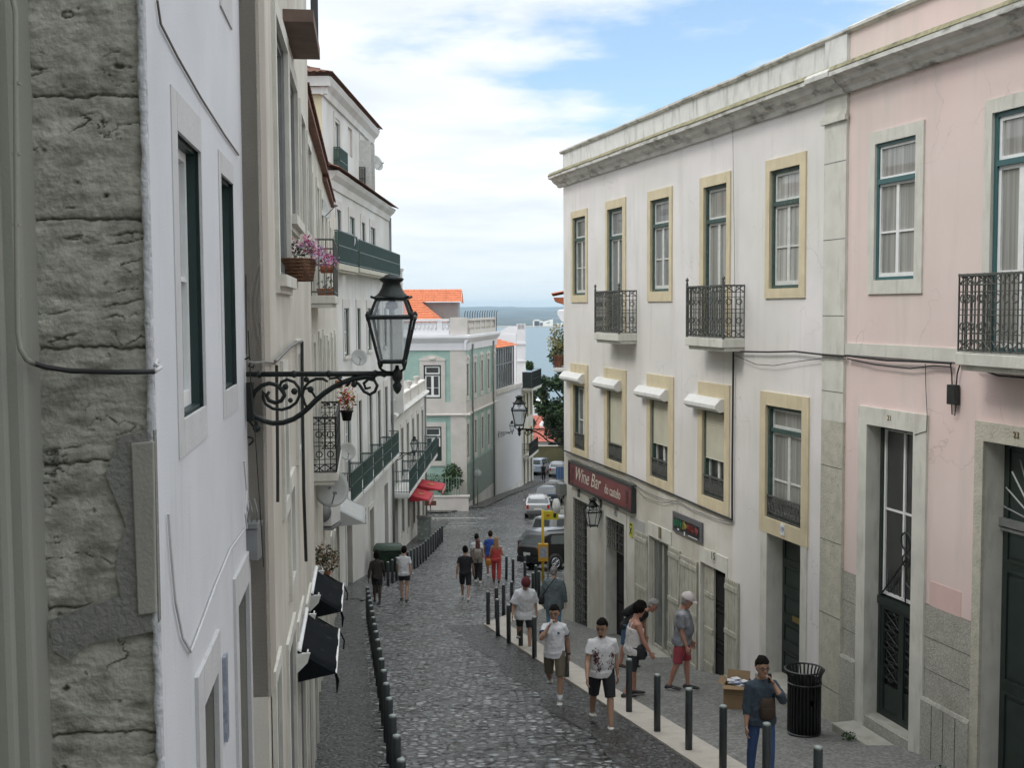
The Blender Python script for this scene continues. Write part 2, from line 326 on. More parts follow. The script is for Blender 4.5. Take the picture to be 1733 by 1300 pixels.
WEATHER_P = mat('weathered_parapet', (.66, .66, .64), .9, .1, 4, .2, 40, stain=(.25, .25, .22), stain_amt=.8, stain_scale=(3.5, 3.5, .9), stain_lo=.52)
MOSS = mat('mossy_coping', (.30, .28, .17), .95, .3, 12, .6, 40, stain=(.08, .075, .05), stain_amt=.8, stain_scale=(5, 5, 5), stain_lo=.5)
GREENP = mat('dark_green_paint', (.035, .075, .068), .45, .2, 8, .1, 60)
GREENC = mat('flaking_green_paint', (.05, .09, .08), .6, .3, 12, .2, 60, stain=(.5, .5, .46), stain_amt=.9, stain_scale=(28, 28, 9), stain_lo=.6)
TEAL = mat('teal_paint', (.045, .125, .13), .4, .08, 8)
WHITEP = mat('white_window_paint', (.80, .81, .80), .45, .06, 8)
WHITEC = mat('chipped_white_paint', (.62, .63, .60), .6, .12, 10, .1, 60, stain=(.12, .15, .13), stain_amt=.8, stain_scale=(22, 22, 10), stain_lo=.6)
IRON = mat('dark_iron', (.03, .035, .033), .5, .3, 20, .1, 80, metal=.3)
IRONW = mat('weathered_iron', (.11, .115, .105), .6, .4, 25, .2, 80, metal=.2, stain=(.2, .2, .17), stain_amt=.6, stain_scale=(20, 20, 12), stain_lo=.55)
LAMPG = mat('lamp_green_black_paint', (.009, .014, .012), .5, .4, 15, .15, 50, metal=.3)
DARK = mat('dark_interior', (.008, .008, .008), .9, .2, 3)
DOORG = mat('black_green_door_paint', (.022, .034, .03), .4, .2, 4)
WOODW = mat('weathered_white_wood', (.46, .45, .38), .85, .15, 6, .3, 30, stain=(.13, .12, .09), stain_amt=.85, stain_scale=(18, 18, 1.6), stain_lo=.53)
CURT = glass_pane('curtained_glass', (.31, .31, .285)); CURT2 = glass_pane('blueish_glass', (.15, .165, .165), False); DKGL = glass_pane('dark_glass', (.03, .034, .034), False)
SKYGL = glass_pane('bright_curtain_glass', (.42, .46, .48))
SHUT = mat('cream_shutter', (.56, .54, .43), .6, .08, 3, stain=(.4, .37, .27), stain_amt=.4, stain_scale=(3, 3, .6), stain_lo=.5)
BOXW = mat('shutter_box_white', (.70, .70, .68), .5, .05, 3, stain=(.42, .40, .36), stain_amt=.4, stain_scale=(6, 6, 2), stain_lo=.52)
CABLE = mat('black_cable', (.02, .02, .02), .6, .2, 10)
CABLEG = mat('grey_cable', (.17, .17, .16), .7, .2, 10)
TILE = mat('orange_roof_tile', (.60, .19, .085), .8, .25, 3, .2, 20, stain=(.36, .14, .08), stain_amt=.4, stain_scale=(1.5, 1.5, 1.5), stain_lo=.5)
TILEB = mat('brown_roof_tile', (.19, .088, .06), .85, .3, 5, .3, 20, stain=(.10, .06, .045), stain_amt=.7, stain_scale=(3, 3, 3), stain_lo=.48)
REDT = mat('old_red_tile', (.42, .13, .09), .85, .25, 3, .2, 20)
AZUL = mat('pale_green_tile', (.35, .50, .44), .55, .10, 2, 0, col2=(.30, .44, .40))
LIOZ = mat('pinkish_limestone', (.60, .56, .53), .8, .08, 1.5, .1, 30, col2=(.56, .54, .49))
WHITES = mat('bright_white_stucco', (.76, .76, .78), .85, .04, 1.5)
METALG = mat('galvanised_grey', (.22, .23, .23), .5, .15, 4, metal=.3)
DISH = mat('satellite_dish_grey', (.40, .41, .39), .55, .1, 4)
BOLL = mat('bollard_grey_paint', (.045, .055, .058), .45, .15, 8, .05, 60)
BOLLT = mat('worn_bollard_cap', (.30, .34, .33), .4, .2, 20)
# ------------------------------------------------------------------ ground, pavements, river, far shore
def RX(Y): return 10 - .27*Y          # plan line of the right-hand facades
def LX(Y): return -.9 - .125*Y        # plan line of the near left-hand facades
def sheet(name, mats, left, right, ys, dz, kerb=0, nx=1, label=None):
    """a strip that follows the street's fall; left/right give x for each y"""
    mb = MB()
    for a, b in zip(ys, ys[1:]):
        for i in range(nx):
            f0, f1 = i/nx, (i+1)/nx
            P = lambda y, f: (left(y)*(1-f)+right(y)*f, y, gz(y)+dz)
            mb.quad(P(a, f0), P(a, f1), P(b, f1), P(b, f0))
        if kerb:
            for fn in (left, right):
                mb.quad((fn(a), a, gz(a)+dz), (fn(b), b, gz(b)+dz), (fn(b), b, gz(b)-.1), (fn(a), a, gz(a)-.1))
    o = mb.build(name, mats, fix=False); 
    return tag(o, kind='structure')
def frange(a, b, st):
    r = []; x = a
    while x < b-1e-6: r.append(x); x += st
    return r + [b]
COB = cobble_mat('wet_granite_setts', 8.6, (.030, .033, .036), (.40, .415, .425), .24)
COB2 = cobble_mat('dark_pavement_setts', 14, (.026, .028, .030), (.15, .155, .16), .34)
COB3 = cobble_mat('pale_pavement_setts', 14, (.20, .20, .18), (.32, .31, .28), .7)
ys = frange(-30, 132, 3) + frange(136, 700, 12)[0:]
sheet('cobbled_street', COB, lambda y: -160, lambda y: 160, ys, 0, nx=40)
sheet('left_pavement', COB2, lambda y: LX(y)-.3, lambda y: .38-.142*y, frange(2, 37.5, 1), .04, 1)
EDGE = [(1.0, 22.3), (17.6, 2.16-.10), (30.8, -.78)]
def redge(y):
    if y <= 30.8: return -.213*(y-17.6)+2.02
    return -.79 + (y-30.8)*.30
ASPH = mat('worn_pavement_asphalt', (.20, .20, .19), .9, .45, 22, .9, 60, col2=(.26, .255, .235), stain=(.10, .098, .09), stain_amt=.6, stain_scale=(1.3, 1.3, 1.3), stain_lo=.50)
KERB = mat('pale_limestone_kerb', (.50, .46, .40), .7, .12, 3, .2, 60, stain=(.26, .23, .2), stain_amt=.5, stain_scale=(5, 5, 5), stain_lo=.52)
ysr = frange(2, 30.8, .8) + [30.8+i*.8 for i in range(1, 17)]
sheet('right_pavement', ASPH, lambda y: redge(y)+.61, lambda y: max(redge(y)+.66, RX(y)+.5) if y < 33 else 9, ysr, .035)
sheet('pavement_kerb', KERB, redge, lambda y: redge(y)+.62, ysr, .040, 1)
sheet('gutter_strip', COB2, lambda y: redge(y)-.95-.10*math.sin(y*1.7), redge, frange(3, 30.8, .6), .006)
ysc = frange(37, 76, 3)
sheet('far_pavement', COB2, lambda y: -6.9+.022*y-.3, lambda y: -4.75+.016*(y-37), ysc, .04, 1)
# pale pavement round the foot of the green house and down the hill
def gpath(y): 
    return -3.3+(y-84)*.15 if y < 95.7 else -1.55+(y-95.7)*.22
sheet('corner_pavement', COB3, lambda y: -14 if y < 84 else gpath(y)-.3, lambda y: -4.4+(y-81)*.42 if y < 84.5 else gpath(y)+1.25, frange(81, 84, 1)+[84.5]+frange(85.5, 110, 2), .08, 1)
sheet('parking_apron', ASPH, lambda y: 2.0+.03*(y-46), lambda y: 9, frange(45, 100, 4), .012)
CR = mat('worn_white_paint', (.30, .30, .28), .8, .3, 12)
for k, (a, b) in enumerate([(70.5, 70.8), (72.2, 72.5), (74, 74.4), (75.8, 76.2), (77.6, 78.1)]):
    mb = MB(); mb.quad((-5.4, a, gz(a)+.006), (-2.6+.2*k, a, gz(a)+.006), (-2.6+.2*k, b, gz(b)+.006), (-5.4, b, gz(b)+.006))
    tag(mb.build('road_marking', CR, fix=False), kind='structure')

WAT = bpy.data.materials.new('river_water'); WAT.use_nodes = True; n_, l_ = nd(WAT); b_ = n_['Principled BSDF']
b_.inputs['Base Color'].default_value = (.10, .165, .20, 1); b_.inputs['Roughness'].default_value = .42
tq = n_.new('ShaderNodeTexCoord'); mq = n_.new('ShaderNodeMapping'); mq.inputs['Scale'].default_value = (.02, .05, .05); l_.new(tq.outputs['Object'], mq.inputs[0])
nq = n_.new('ShaderNodeTexNoise'); nq.inputs['Scale'].default_value = 2; nq.inputs['Detail'].default_value = 8; l_.new(mq.outputs[0], nq.inputs[0]); bq = n_.new('ShaderNodeBump'); bq.inputs['Strength'].default_value = .6; bq.inputs['Distance'].default_value = 1.5; l_.new(nq.outputs[0], bq.inputs['Height']); l_.new(bq.outputs[0], b_.inputs['Normal'])
mb = MB(); mb.quad((-9000, 300, 0), (9000, 300, 0), (9000, 14000, 0), (-9000, 14000, 0)); tag(mb.build('river', WAT, fix=False), kind='structure')
# far shore: a low sandy edge, wooded plain and two ridges
HILL = mat('wooded_far_land', (.03, .055, .06), 1, .5, .004, 0, col2=(.07, .09, .085))
SAND = mat('sand_bar', (.5, .44, .32), 1, .1, .01)
mb = MB(); NX, NY = 90, 26
vs = []; random.seed(3)
for j in range(NY+1):
    t = j/NY; y = 3680 + t*t*8200
    for i in range(NX+1):
        x = -5200 + 10400*i/NX
        h = 2 + 9*min(1, t*6) + 26*mnoise.noise(Vector((x*.0011, y*.0009, 1.3)))*min(1, t*2) + 52*max(0, (t-.5)*2)**1.2 + 10*mnoise.noise(Vector((x*.006, y*.004, 5)))*min(1, t*5)
        if j == 0: h = -1
        vs.append((x, y, h))
mb.add(vs, [(j*(NX+1)+i, j*(NX+1)+i+1, (j+1)*(NX+1)+i+1, (j+1)*(NX+1)+i) for j in range(NY) for i in range(NX)], 0, True)
tag(mb.build('far_hills', HILL, fix=False), kind='structure')
mb = MB(); mb.box(-200, 1500, 3590, 3700, -1, 1.6); mb.box(250, 1100, 3560, 3600, -1, 1.2); tag(mb.build('sand_bar', SAND), kind='structure')
WF = mat('far_white_paint', (.8, .8, .76), .9)
mb = MB()
for a, b, h in ((66, 96, 17), (70, 86, 21), (88, 104, 12), (104, 118, 9), (118, 128, 20)): mb.box(a, b, 3660, 3690, 0, h)
mb.prism([(104, 9), (128, 20), (128, 22), (96, 14)], 3662, 3688)
tag(mb.build('far_grain_silo', WF), 'white industrial building on the far shore of the river', 'building')
mb = MB()
for i in range(6): mb.box(140+i*13, 140+i*13+7, 3670, 3690, 0, 9+2*(i % 3))
tag(mb.build('far_shed', WF), 'row of low white sheds beside the white building on the far shore', 'building')

# ------------------------------------------------------------------ facades
class Fac:
    """a building front between plan points a (left, seen from outside) and b; local x runs along it, -y points to the street"""
    def __init__(s, name, a, b, label, cat='building', group=None, base=None):
        s.a, s.b = Vector((a[0], a[1])), Vector((b[0], b[1])); s.L = (s.b-s.a).length; s.u = (s.b-s.a)/s.L
        s.inw = Vector((-s.u.y, s.u.x)); s.ang = math.atan2(s.u.y, s.u.x)
        s.zb = base if base is not None else gz((a[1]+b[1])/2)
        s.root = empty(name, (a[0], a[1], s.zb), s.ang, label, cat, group) if name else None
        s.holes = []
    def hit(s, px, py, off=0):
        d = ray(px, py); p0 = s.a - s.inw*off
        den = d.x*s.inw.x + d.y*s.inw.y
        t = (p0.x*s.inw.x + p0.y*s.inw.y)/den
        X, Y, Z = d.x*t, d.y*t, CZ + d.z*t
        return (Vector((X, Y))-s.a).dot(s.u), Z - s.zb
    def rect(s, xl, xr, yt, yb, off=0, ref=None):
        """photo pixels of a rectangle lying on this front (y read at x = ref) -> s0, s1, z0, z1"""
        ym = (yt+yb)/2; s0 = s.hit(xl, ym, off)[0]; s1 = s.hit(xr, ym, off)[0]; rf = xl if ref is None else ref
        return s0, s1, s.hit(rf, yb, off)[1], s.hit(rf, yt, off)[1]
    def z(s, w): return w + CZ - s.zb     # height relative to the viewpoint -> local
    def w(s, sx, off, zl):
        p = s.a + s.u*sx - s.inw*off; return Vector((p.x, p.y, s.zb+zl))
    def thing(s, name, sx, off, zl, label, cat, group=None):
        return empty(name, s.w(sx, off, zl), s.ang, label, cat, group)
    def wall(s, name, m, s0, s1, z0, z1, holes=(), depth=.2, reveal=None, back=0, y=0, fl=None, parent=None):
        mb = MB(); H = [h for h in holes if h[0] < s1-1e-4 and h[1] > s0+1e-4 and h[2] < z1 and h[3] > z0]
        xs = sorted({s0, s1, *[v for h in H for v in (max(s0, h[0]), min(s1, h[1]))]}); zs = sorted({z0, z1, *[v for h in H for v in (max(z0, h[2]), min(z1, h[3]))]})
        for i in range(len(xs)-1):
            zrun = None
            for j in range(len(zs)):
                inside = True
                if j < len(zs)-1:
                    cx, cz = (xs[i]+xs[i+1])/2, (zs[j]+zs[j+1])/2
                    inside = any(h[0] < cx < h[1] and h[2] < cz < h[3] for h in H)
                if not inside:
                    if zrun is None: zrun = zs[j]
                elif zrun is not None:
                    mb.quad((xs[i], y, zrun), (xs[i+1], y, zrun), (xs[i+1], y, zs[j]), (xs[i], y, zs[j])); zrun = None
            if zrun is not None and zrun < z1: mb.quad((xs[i], y, zrun), (xs[i+1], y, zrun), (xs[i+1], y, z1), (xs[i], y, z1))
        for h in H:
            d = (h[4] if len(h) > 4 and h[4] else depth); a, b, c, e = max(s0, h[0]), min(s1, h[1]), max(z0, h[2]), min(z1, h[3])
            mb.quad((a, y, c), (a, d, c), (a, d, e), (a, y, e), 1); mb.quad((b, y, c), (b, y, e), (b, d, e), (b, d, c), 1)
            if e < z1: mb.quad((a, y, e), (a, d, e), (b, d, e), (b, y, e), 1)
            if c > z0: mb.quad((a, y, c), (b, y, c), (b, d, c), (a, d, c), 1)
        if back:
            mb.quad((s0, y, z0), (s0, y, z1), (s0, back, z1), (s0, back, z0)); mb.quad((s1, y, z0), (s1, back, z0), (s1, back, z1), (s1, y, z1))
            mb.quad((s0, back, z0), (s0, back, z1), (s1, back, z1), (s1, back, z0))
        return mb.build(name, [m, reveal or m], parent or s.root, fix=False)

def fr(mb, a, b, c, d, w, y0, y1, mi=0, wb=None):
    """picture-frame of four bars round a rectangle (inside it)"""
    wb = wb or w
    mb.box(a, a+w, y0, y1, c, d, mi); mb.box(b-w, b, y0, y1, c, d, mi); mb.box(a+w, b-w, y0, y1, d-w, d, mi); mb.box(a+w, b-w, y0, y1, c, c+wb, mi)

def window(f, r, depth=.2, outer=GREENC, sash=WHITEC, pane=CURT, tr=.27, mid=.48, sur=None, smat=STONE_Y, proud=.03, ow=.06, sw=.045, rail=False, shut=None, leaves=2, label=None, sill=None, seg=False, parent=None, bars=1, name='window'):
    a, b, c, d = r; f.holes.append((a, b, c, d, depth)); y1 = depth; y0 = depth-.09
    mb = MB(); fr(mb, a, b, c, d, ow, min(y0, .03), y1, 0)
    A, B, Cc, D = a+ow, b-ow, c+ow, d-ow
    ys0, ys1 = y0+.025, y1-.012
    zt = D-(D-Cc)*tr if tr else D
    if tr:
        mb.box(A, B, y0-.02, y1, zt-.035, zt+.035, 0); fr(mb, A, B, zt+.035, D, sw, ys0, ys1, 1)
        lo_top = zt-.035
    else: lo_top = D
    wl = (B-A)/leaves
    for i in range(leaves):
        fr(mb, A+i*wl, A+(i+1)*wl, Cc, lo_top, sw, ys0, ys1, 1, sw*1.6)
        for k in range(bars if mid else 0):
            q = Cc+(lo_top-Cc)*(mid if bars == 1 else (k+1)/(bars+1)); mb.box(A+i*wl+sw, A+(i+1)*wl-sw, ys0+.006, ys1, q-.014, q+.014, 1)
    o = mb.build(name, [outer, sash], parent or f.root, fix=False)
    if label: o['label'] = label
    p = MB(); p.box(a+ow, b-ow, y1-.035, y1-.02, c+ow, d-ow); p.build('pane', pane, o, fix=False)
    if sur:
        A, B, Cc, D = sur; q = MB()
        e = .004
        if A < a-.01: q.box(A, a+e, -proud, .01, Cc, D)
        if B > b+.01: q.box(b-e, B, -proud, .01, Cc, D)
        if D > d+.01: q.box(a+e, b-e, -proud-.001, .01, d-e, D-.001)
        if Cc < c-.01: q.box(a+e, b-e, -proud-.001, .01, Cc+.001, c+e)
        q.build('surround', smat, o, fix=False)
    if sill: q = MB(); q.box(a-.12, b+.12, -sill, .02, c-.10, c+.002); q.build('sill', smat, o)
    if rail:
        q = MB(); railing(q, a+.02, b-.02, .02, c+.02, c+rail, max(8, int((b-a)/.055)), True); q.build('railing', IRONW, o, fix=False)
    if shut is not None:
        q = MB(); zs_ = d-(d-c)*shut; n = max(6, int((d-zs_)/.05))
        for k in range(n):
            z0 = zs_+(d-zs_)*k/n; z1 = zs_+(d-zs_)*(k+1)/n
            q.add([(a+.02, .03, z0), (b-.02, .03, z0), (b-.02, .055, z1-.004), (a+.02, .055, z1-.004), (b-.02, .03, z1), (a+.02, .03, z1)], [(0, 1, 2, 3), (3, 2, 4, 5)])
        q.build('roller_shutter', SHUT, o, fix=False)
    return o

def railing(mb, x0, x1, y, z0, z1, n, small=False, side=False, t=.011):
    """cast-iron balcony panel in the x-z plane at y (or the y-z plane at x=y when side)"""
    def bx(a, b, c, d, tt=t):
        if side: mb.box(y-tt, y+tt, a, b, c, d)
        else: mb.box(a, b, y-tt, y+tt, c, d)
    H = z1-z0
    bx(x0, x1, z1-.03, z1, t*1.8); bx(x0, x1, z0, z0+.02, t*1.4)
    levels = (.14, .23, .47, .54, .77, .86) if not small else (.25, .78)
    for q in levels: bx(x0, x1, z0+H*q-.006, z0+H*q+.006)
    for i in range(n+1):
        x = x0+(x1-x0)*i/n; w = .008 if not small else .006
        bx(x-w, x+w, z0, z1, w)
    m = max(1, n//2); rad = min((x1-x0)/m/2*.92, H*.07); ax = 'x' if side else 'y'
    for i in range(m):
        x = x0+(x1-x0)*(i+.5)/m
        for q in ((.07, .93) if not small else (.5,)):
            for sgn in (-1, 1):
                w = (x1-x0)/m/2; h = H*.07 if not small else H*.24
                p0 = (x-w, z0+H*q-h*sgn); p1 = (x+w, z0+H*q+h*sgn)
                if side: mb.tube([(y, p0[0], p0[1]), (y, p1[0], p1[1])], .009, 4)
                else: mb.tube([(p0[0], y, p0[1]), (p1[0], y, p1[1])], .009, 4)
        if not small:
            for q in (.32, .68):
                c = (y, x, z0+H*q) if side else (x, y, z0+H*q)
                mb.ring(c, rad*.8, .010, ax, 8, 4)
        else:
            c = (x, y, z0+H*.5); mb.ring(c, min(w*.7, H*.2), .006, ax, 8, 4)

def balcony(f, s0, s1, zf, h=.95, pr=.45, slab=.14, m=IRONW, sm=STONE, detail=True, knobs=True, slab_in=0, parent=None, label=None, panel=None):
    b = MB(); b.box(s0, s1, -pr, .0, zf-slab, zf); b.box(s0+.03+slab_in, s1-.03-slab_in, -pr+.06, 0, zf-slab-.07, zf-slab)
    o = b.build('balcony', sm, parent or f.root, bevel=.01)
    if label: o['label'] = label
    q = MB(); n = max(6, int((s1-s0)/.078))
    if detail:
        railing(q, s0+.02, s1-.02, -pr+.03, zf+.02, zf+h, n); nn = max(3, int(pr/.085))
        for x in (s0+.02, s1-.02): railing(q, -pr+.03, -.005, x, zf+.02, zf+h, nn, side=True)
        if knobs:
            for x in (s0+.02, s1-.02): q.box(x-.02, x+.02, -pr+.01, -pr+.05, zf, zf+h+.03); q.lathe([(.01, 0), (.03, .03), (.012, .06), (.034, .085), (.03, .11), (.004, .15)], 8, (x, -pr+.03, zf+h+.02))
    else:
        def bars(a, b_, n_, fn):
            for i in range(n_+1): fn(a+(b_-a)*i/n_)
        bars(s0+.02, s1-.02, int((s1-s0)/.08)+1, lambda x: q.box(x-.008, x+.008, -pr+.02, -pr+.036, zf, zf+h))
        for x in (s0+.02, s1-.02):
            bars(-pr+.03, -.02, max(2, int(pr/.12)), lambda y, x=x: q.box(x-.008, x+.008, y-.008, y+.008, zf, zf+h))
            for zz_ in (zf+.06, zf+h*.55, zf+h): q.box(x-.012, x+.012, -pr+.03, -.002, zz_-.015, zz_+.015)
        for zz_ in (zf+.06, zf+h*.55, zf+h): q.box(s0+.02, s1-.02, -pr+.015, -pr+.045, zz_-.015, zz_+.015)
    r = q.build('railing', m, o, fix=False)
    if panel:
        g = MB(); g.box(s0+.03, s1-.03, -pr+.038, -pr+.045, zf+.03, zf+h-.03); g.box(s0+.035, s0+.045, -pr+.05, -.02, zf+.03, zf+h-.03); g.build('panel', panel, o)
    return o

def door(f, r, depth, m, sur=None, smat=STONE, proud=.03, panels=3, name='door', leaves=1, grille=False, step=None, label=None, glassy=0):
    a, b, c, d = r; f.holes.append((a, b, c, d, depth)); mb = MB(); y = depth
    mb.box(a, b, y-.05, y, c, d)
    wl = (b-a)/leaves
    for i in range(leaves):
        x0, x1 = a+i*wl+.05, a+(i+1)*wl-.05
        for k in range(panels):
            z0 = c+.1+(d-c-.1)*k/panels; z1 = c+(d-c)*(k+1)/panels-.06
            fr(mb, x0+.04, x1-.04, z0, z1, .035, y-.075, y-.05); 
            if (z1-z0) > .3: mb.box(x0+.12, x1-.12, y-.068, y-.05, z0+.08, z1-.08)
    o = mb.build(name, m, f.root, fix=False)
    if label: o['label'] = label
    h = MB(); h.tube([(b-.1, y-.12, c+1.05), (b-.1, y-.12, c+1.2)], .012); h.box(b-.11, b-.09, y-.12, y-.05, c+1.06, c+1.09); h.build('handle', METALG, o)
    if sur:
        A, B, Cc, D = sur; q = MB(); e = .004
        if A < a-.01: q.box(A, a+e, -proud, .01, Cc, D)
        if B > b+.01: q.box(b-e, B, -proud, .01, Cc, D)
        q.box(a+e, b-e, -proud-.001, .01, d-e, D-.001); q.build('surround', smat, o, fix=False)
    if grille:
        q = MB()
        gz0, gz1 = grille
        for i in range(9): x = a+.04+(b-a-.08)*i/8; q.tube([(x, .03, gz0), (x, .03, gz1)], .008, 4)
        for k in range(int((gz1-gz0)/.22)+1):
            zc = gz0+.22*k; q.box(a, b, .022, .038, zc-.008, zc+.008)
            for i in range(4): q.ring((a+(b-a)*(i+.5)/4, .03, zc+.11), .07, .007, 'y', 8, 4)
        q.build('grille', IRONW, o, fix=False)
    return o

def cornice(f, name, prof, s0, s1, m, parent=None):
    """prof: list of (outward, z) local points, extruded along the front"""
    mb = MB(); n = len(prof); segs = max(1, int((s1-s0)/1.2)); vs = []
    rnd = random.Random(5)
    for i in range(segs+1):
        x = s0+(s1-s0)*i/segs
        for (o_, z_) in prof: vs.append((x, -o_, z_+(rnd.uniform(-.008, .008) if 0 < i < segs else 0)))
    fs = [(i*n+k, i*n+(k+1) % n, (i+1)*n+(k+1) % n, (i+1)*n+k) for i in range(segs) for k in range(n)]
    fs += [tuple(range(n)), tuple(segs*n+k for k in range(n))]
    mb.add(vs, fs); return mb.build(name, m, parent or f.root)

def tile_eave(f, name, s0, s1, z, over, m, rise=.5, run=1.2, parent=None, soffit=None):
    """clay tile eave: rows of half-round tiles sloping down to the edge"""
    mb = MB(); pitch = .2; n = int((s1-s0)/pitch); k = 5; rows = max(2, int(run/.38)); vs = []; fs = []
    cols = n*k+1
    for j in range(rows*2):
        t = (j//2 + (j % 2))/rows; lift = .0 if j % 2 else .03
        for i in range(cols):
            ph = (i % k)/k; x = s0+(s1-s0)*i/(cols-1)
            vs.append((x, -over+run*t, z+rise*t+.045*abs(math.sin(math.pi*ph*1.0+.3))+(.03 if j % 2 == 0 else 0)))
    fs = [(j*cols+i, j*cols+i+1, (j+1)*cols+i+1, (j+1)*cols+i) for j in range(rows*2-1) for i in range(cols-1)]
    mb.add(vs, fs, 0, False); mb.box(s0, s1, -over+.02, run-over, z-.06, z-.005)
    return mb.build(name, m, parent or f.root, fix=False)

def roofplane(mb, P00, P10, P11, P01, pitch=.22, amp=.05, rows=8):
    """corrugated tile slope between eave P00-P10 and ridge P01-P11"""
    P00, P10, P11, P01 = map(Vector, (P00, P10, P11, P01)); Lg = (P10-P00).length; n = max(2, int(Lg/pitch)); k = 4; cols = n*k+1
    nrm = (P10-P00).cross(P01-P00).normalized()
    if nrm.z < 0: nrm = -nrm
    vs = []
    for j in range(rows*2):
        t = (j//2 + (j % 2))/rows
        for i in range(cols):
            q = i/(cols-1); p = (P00*(1-q)+P10*q)*(1-t)+(P01*(1-q)+P11*q)*t
            vs.append(p + nrm*(amp*abs(math.sin(math.pi*(i % k)/k+.4)) + (.035 if j % 2 == 0 else 0)))
    mb.add(vs, [(j*cols+i, j*cols+i+1, (j+1)*cols+i+1, (j+1)*cols+i) for j in range(rows*2-1) for i in range(cols-1)], 0, False)

# ================================================================== RIGHT: white house with yellow stone window surrounds
YA, YB = 31.85, 18.07
w1 = Fac('white_house', (RX(YA), YA), (RX(YB), YB), 'three-storey white house with yellow stone window surrounds and a wine bar at its far corner')
rr = w1.rect
CURT3 = glass_pane('half_drawn_curtain', (.22, .235, .235)); CURT4 = glass_pane('net_curtain', (.42, .42, .39))
for o_, su, lab in (((970.5, 992, 369.5, 500), (967.5, 995, 359, 512), 0), ((1102, 1134, 339.5, 494), (1097, 1138.5, 325, 510.5), 1), ((1304, 1355, 289.7, 489), (1297, 1365, 272.8, 505), 2)):
    window(w1, rr(*o_), sur=rr(*su), depth=.13, pane=(CURT2, CURT3, CURT4)[lab])
zfl = w1.hit(1005, 563, .5)[1]
for o_, su, bb in (((1029, 1055, 355, 560), (1026, 1060, 341.6, 560), (1005, 1046, 563)), ((1192, 1231, 317.6, 572), (1185.5, 1237, 302, 572), (1159.5, 1222, 570.5))):
    r = list(rr(*o_)); sr = list(rr(*su)); zf = w1.hit(bb[0], bb[2], .45)[1]; r[2] = zf; sr[2] = zf
    window(w1, r, sur=sr, tr=.22, mid=.4, depth=.14, pane=CURT if bb[0] > 1100 else CURT3)
    s0 = w1.hit(bb[0], bb[2], .45)[0]; s1 = w1.hit(bb[1], bb[2], .45)[0]
    balcony(w1, s0, s1, zf, h=.98, pr=.45, slab=.16)
MID = [((971.5, 991, 651, 758), (967, 996, 614, 767), None, (959, 991, 630, 643)),
       ((1029, 1054.6, 655, 777), (1024, 1060.7, 622, 792), .77, (1016, 1053.7, 640, 655)),
       ((1101.6, 1132, 673, 806), (1096, 1141, 632, 820), .57, (1087, 1133, 654, 670)),
       ((1189.7, 1227.6, 691, 838), (1182.5, 1236, 645, 854.7), .56, (1173.6, 1228, 669, 687))]
for o_, su, sh, bx_ in MID:
    r = rr(*o_); o = window(w1, r, sur=rr(*su), rail=.42, shut=sh, tr=0 if sh is None else .0, mid=.45, depth=.17, pane=CURT2 if sh is None else DKGL, label=None if sh is None else None)
    q = rr(*bx_); mb = MB(); h = q[3]-q[2]
    mb.prism([(-.0, q[2]), (-.0, q[3]+.03), (-.10, q[3]+.03), (-.22, q[3]-.09), (-.22, q[2]+.05), (-.12, q[2]-.02)], q[0], q[1], ax='x'); mb.build('shutter_box', BOXW, o, bevel=.008)
o = window(w1, rr(1297, 1358.5, 684.6, 875), sur=rr(1287.7, 1370, 661, 897), rail=.40, depth=.16, tr=.2, mid=.42, outer=GREENC)
# ground floor openings
LOWZ = w1.z(-3.95)
zg = -3.0
def gd(xl, xr, yt, yb): return rr(xl, xr, yt, yb)
rD1 = gd(971, 995, 841, 1056); rD3 = gd(1026, 1057.5, 872.7, 1075); rG = gd(1099, 1135.5, 905.5, 1092); rD16 = gd(1186, 1229, 949.6, 1148); r15 = gd(1298.5, 1356, 900, 1140)
sG = lambda r, a, b, t: (r[0]-a, r[1]+b, r[2]-1.2, r[3]+t)
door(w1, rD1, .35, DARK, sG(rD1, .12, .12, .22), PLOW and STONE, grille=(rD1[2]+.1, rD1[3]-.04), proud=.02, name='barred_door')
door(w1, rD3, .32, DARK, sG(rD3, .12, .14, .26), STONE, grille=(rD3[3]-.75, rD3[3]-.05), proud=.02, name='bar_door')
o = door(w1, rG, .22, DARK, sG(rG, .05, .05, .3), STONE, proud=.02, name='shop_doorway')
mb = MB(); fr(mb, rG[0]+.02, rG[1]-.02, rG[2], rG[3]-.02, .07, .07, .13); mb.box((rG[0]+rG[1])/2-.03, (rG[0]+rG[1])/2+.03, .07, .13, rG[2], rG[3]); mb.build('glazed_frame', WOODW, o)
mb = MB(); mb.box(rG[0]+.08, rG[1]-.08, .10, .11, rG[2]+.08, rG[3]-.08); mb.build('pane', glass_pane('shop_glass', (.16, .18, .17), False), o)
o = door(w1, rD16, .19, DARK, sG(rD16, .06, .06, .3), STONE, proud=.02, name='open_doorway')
def leaf(s0, s1, z0, z1, y0=-.05, y1=-.012, parent=o):
    q = MB(); n = 4
    for k in range(n): a = s0+(s1-s0)*k/n; b = s0+(s1-s0)*(k+1)/n; q.box(a+.006, b-.006, y0+.008, y1, z0, z1)
    for z_ in (z0+.15, (z0+z1)/2, z1-.2): q.box(s0, s1, y0-.012, y0+.008, z_, z_+.09)
    fr(q, s0, s1, z0, z1, .05, y0, y0+.012)
    q.build('shutter_leaf', WOODW, parent)
g = next(c for c in kids(w1.root) if c.name.startswith('shop_doorway'))
for px0, px1, yt, yb in ((1077, 1098, 897, 1088), (1134, 1153, 924, 1104), (1154, 1182, 938, 1128)):
    q = rr(px0, px1, yt, yb); leaf(q[0], q[1], q[2], q[3], parent=g)
q = rr(1230, 1252, 977, 1163); leaf(q[0], q[1], q[2], q[3])
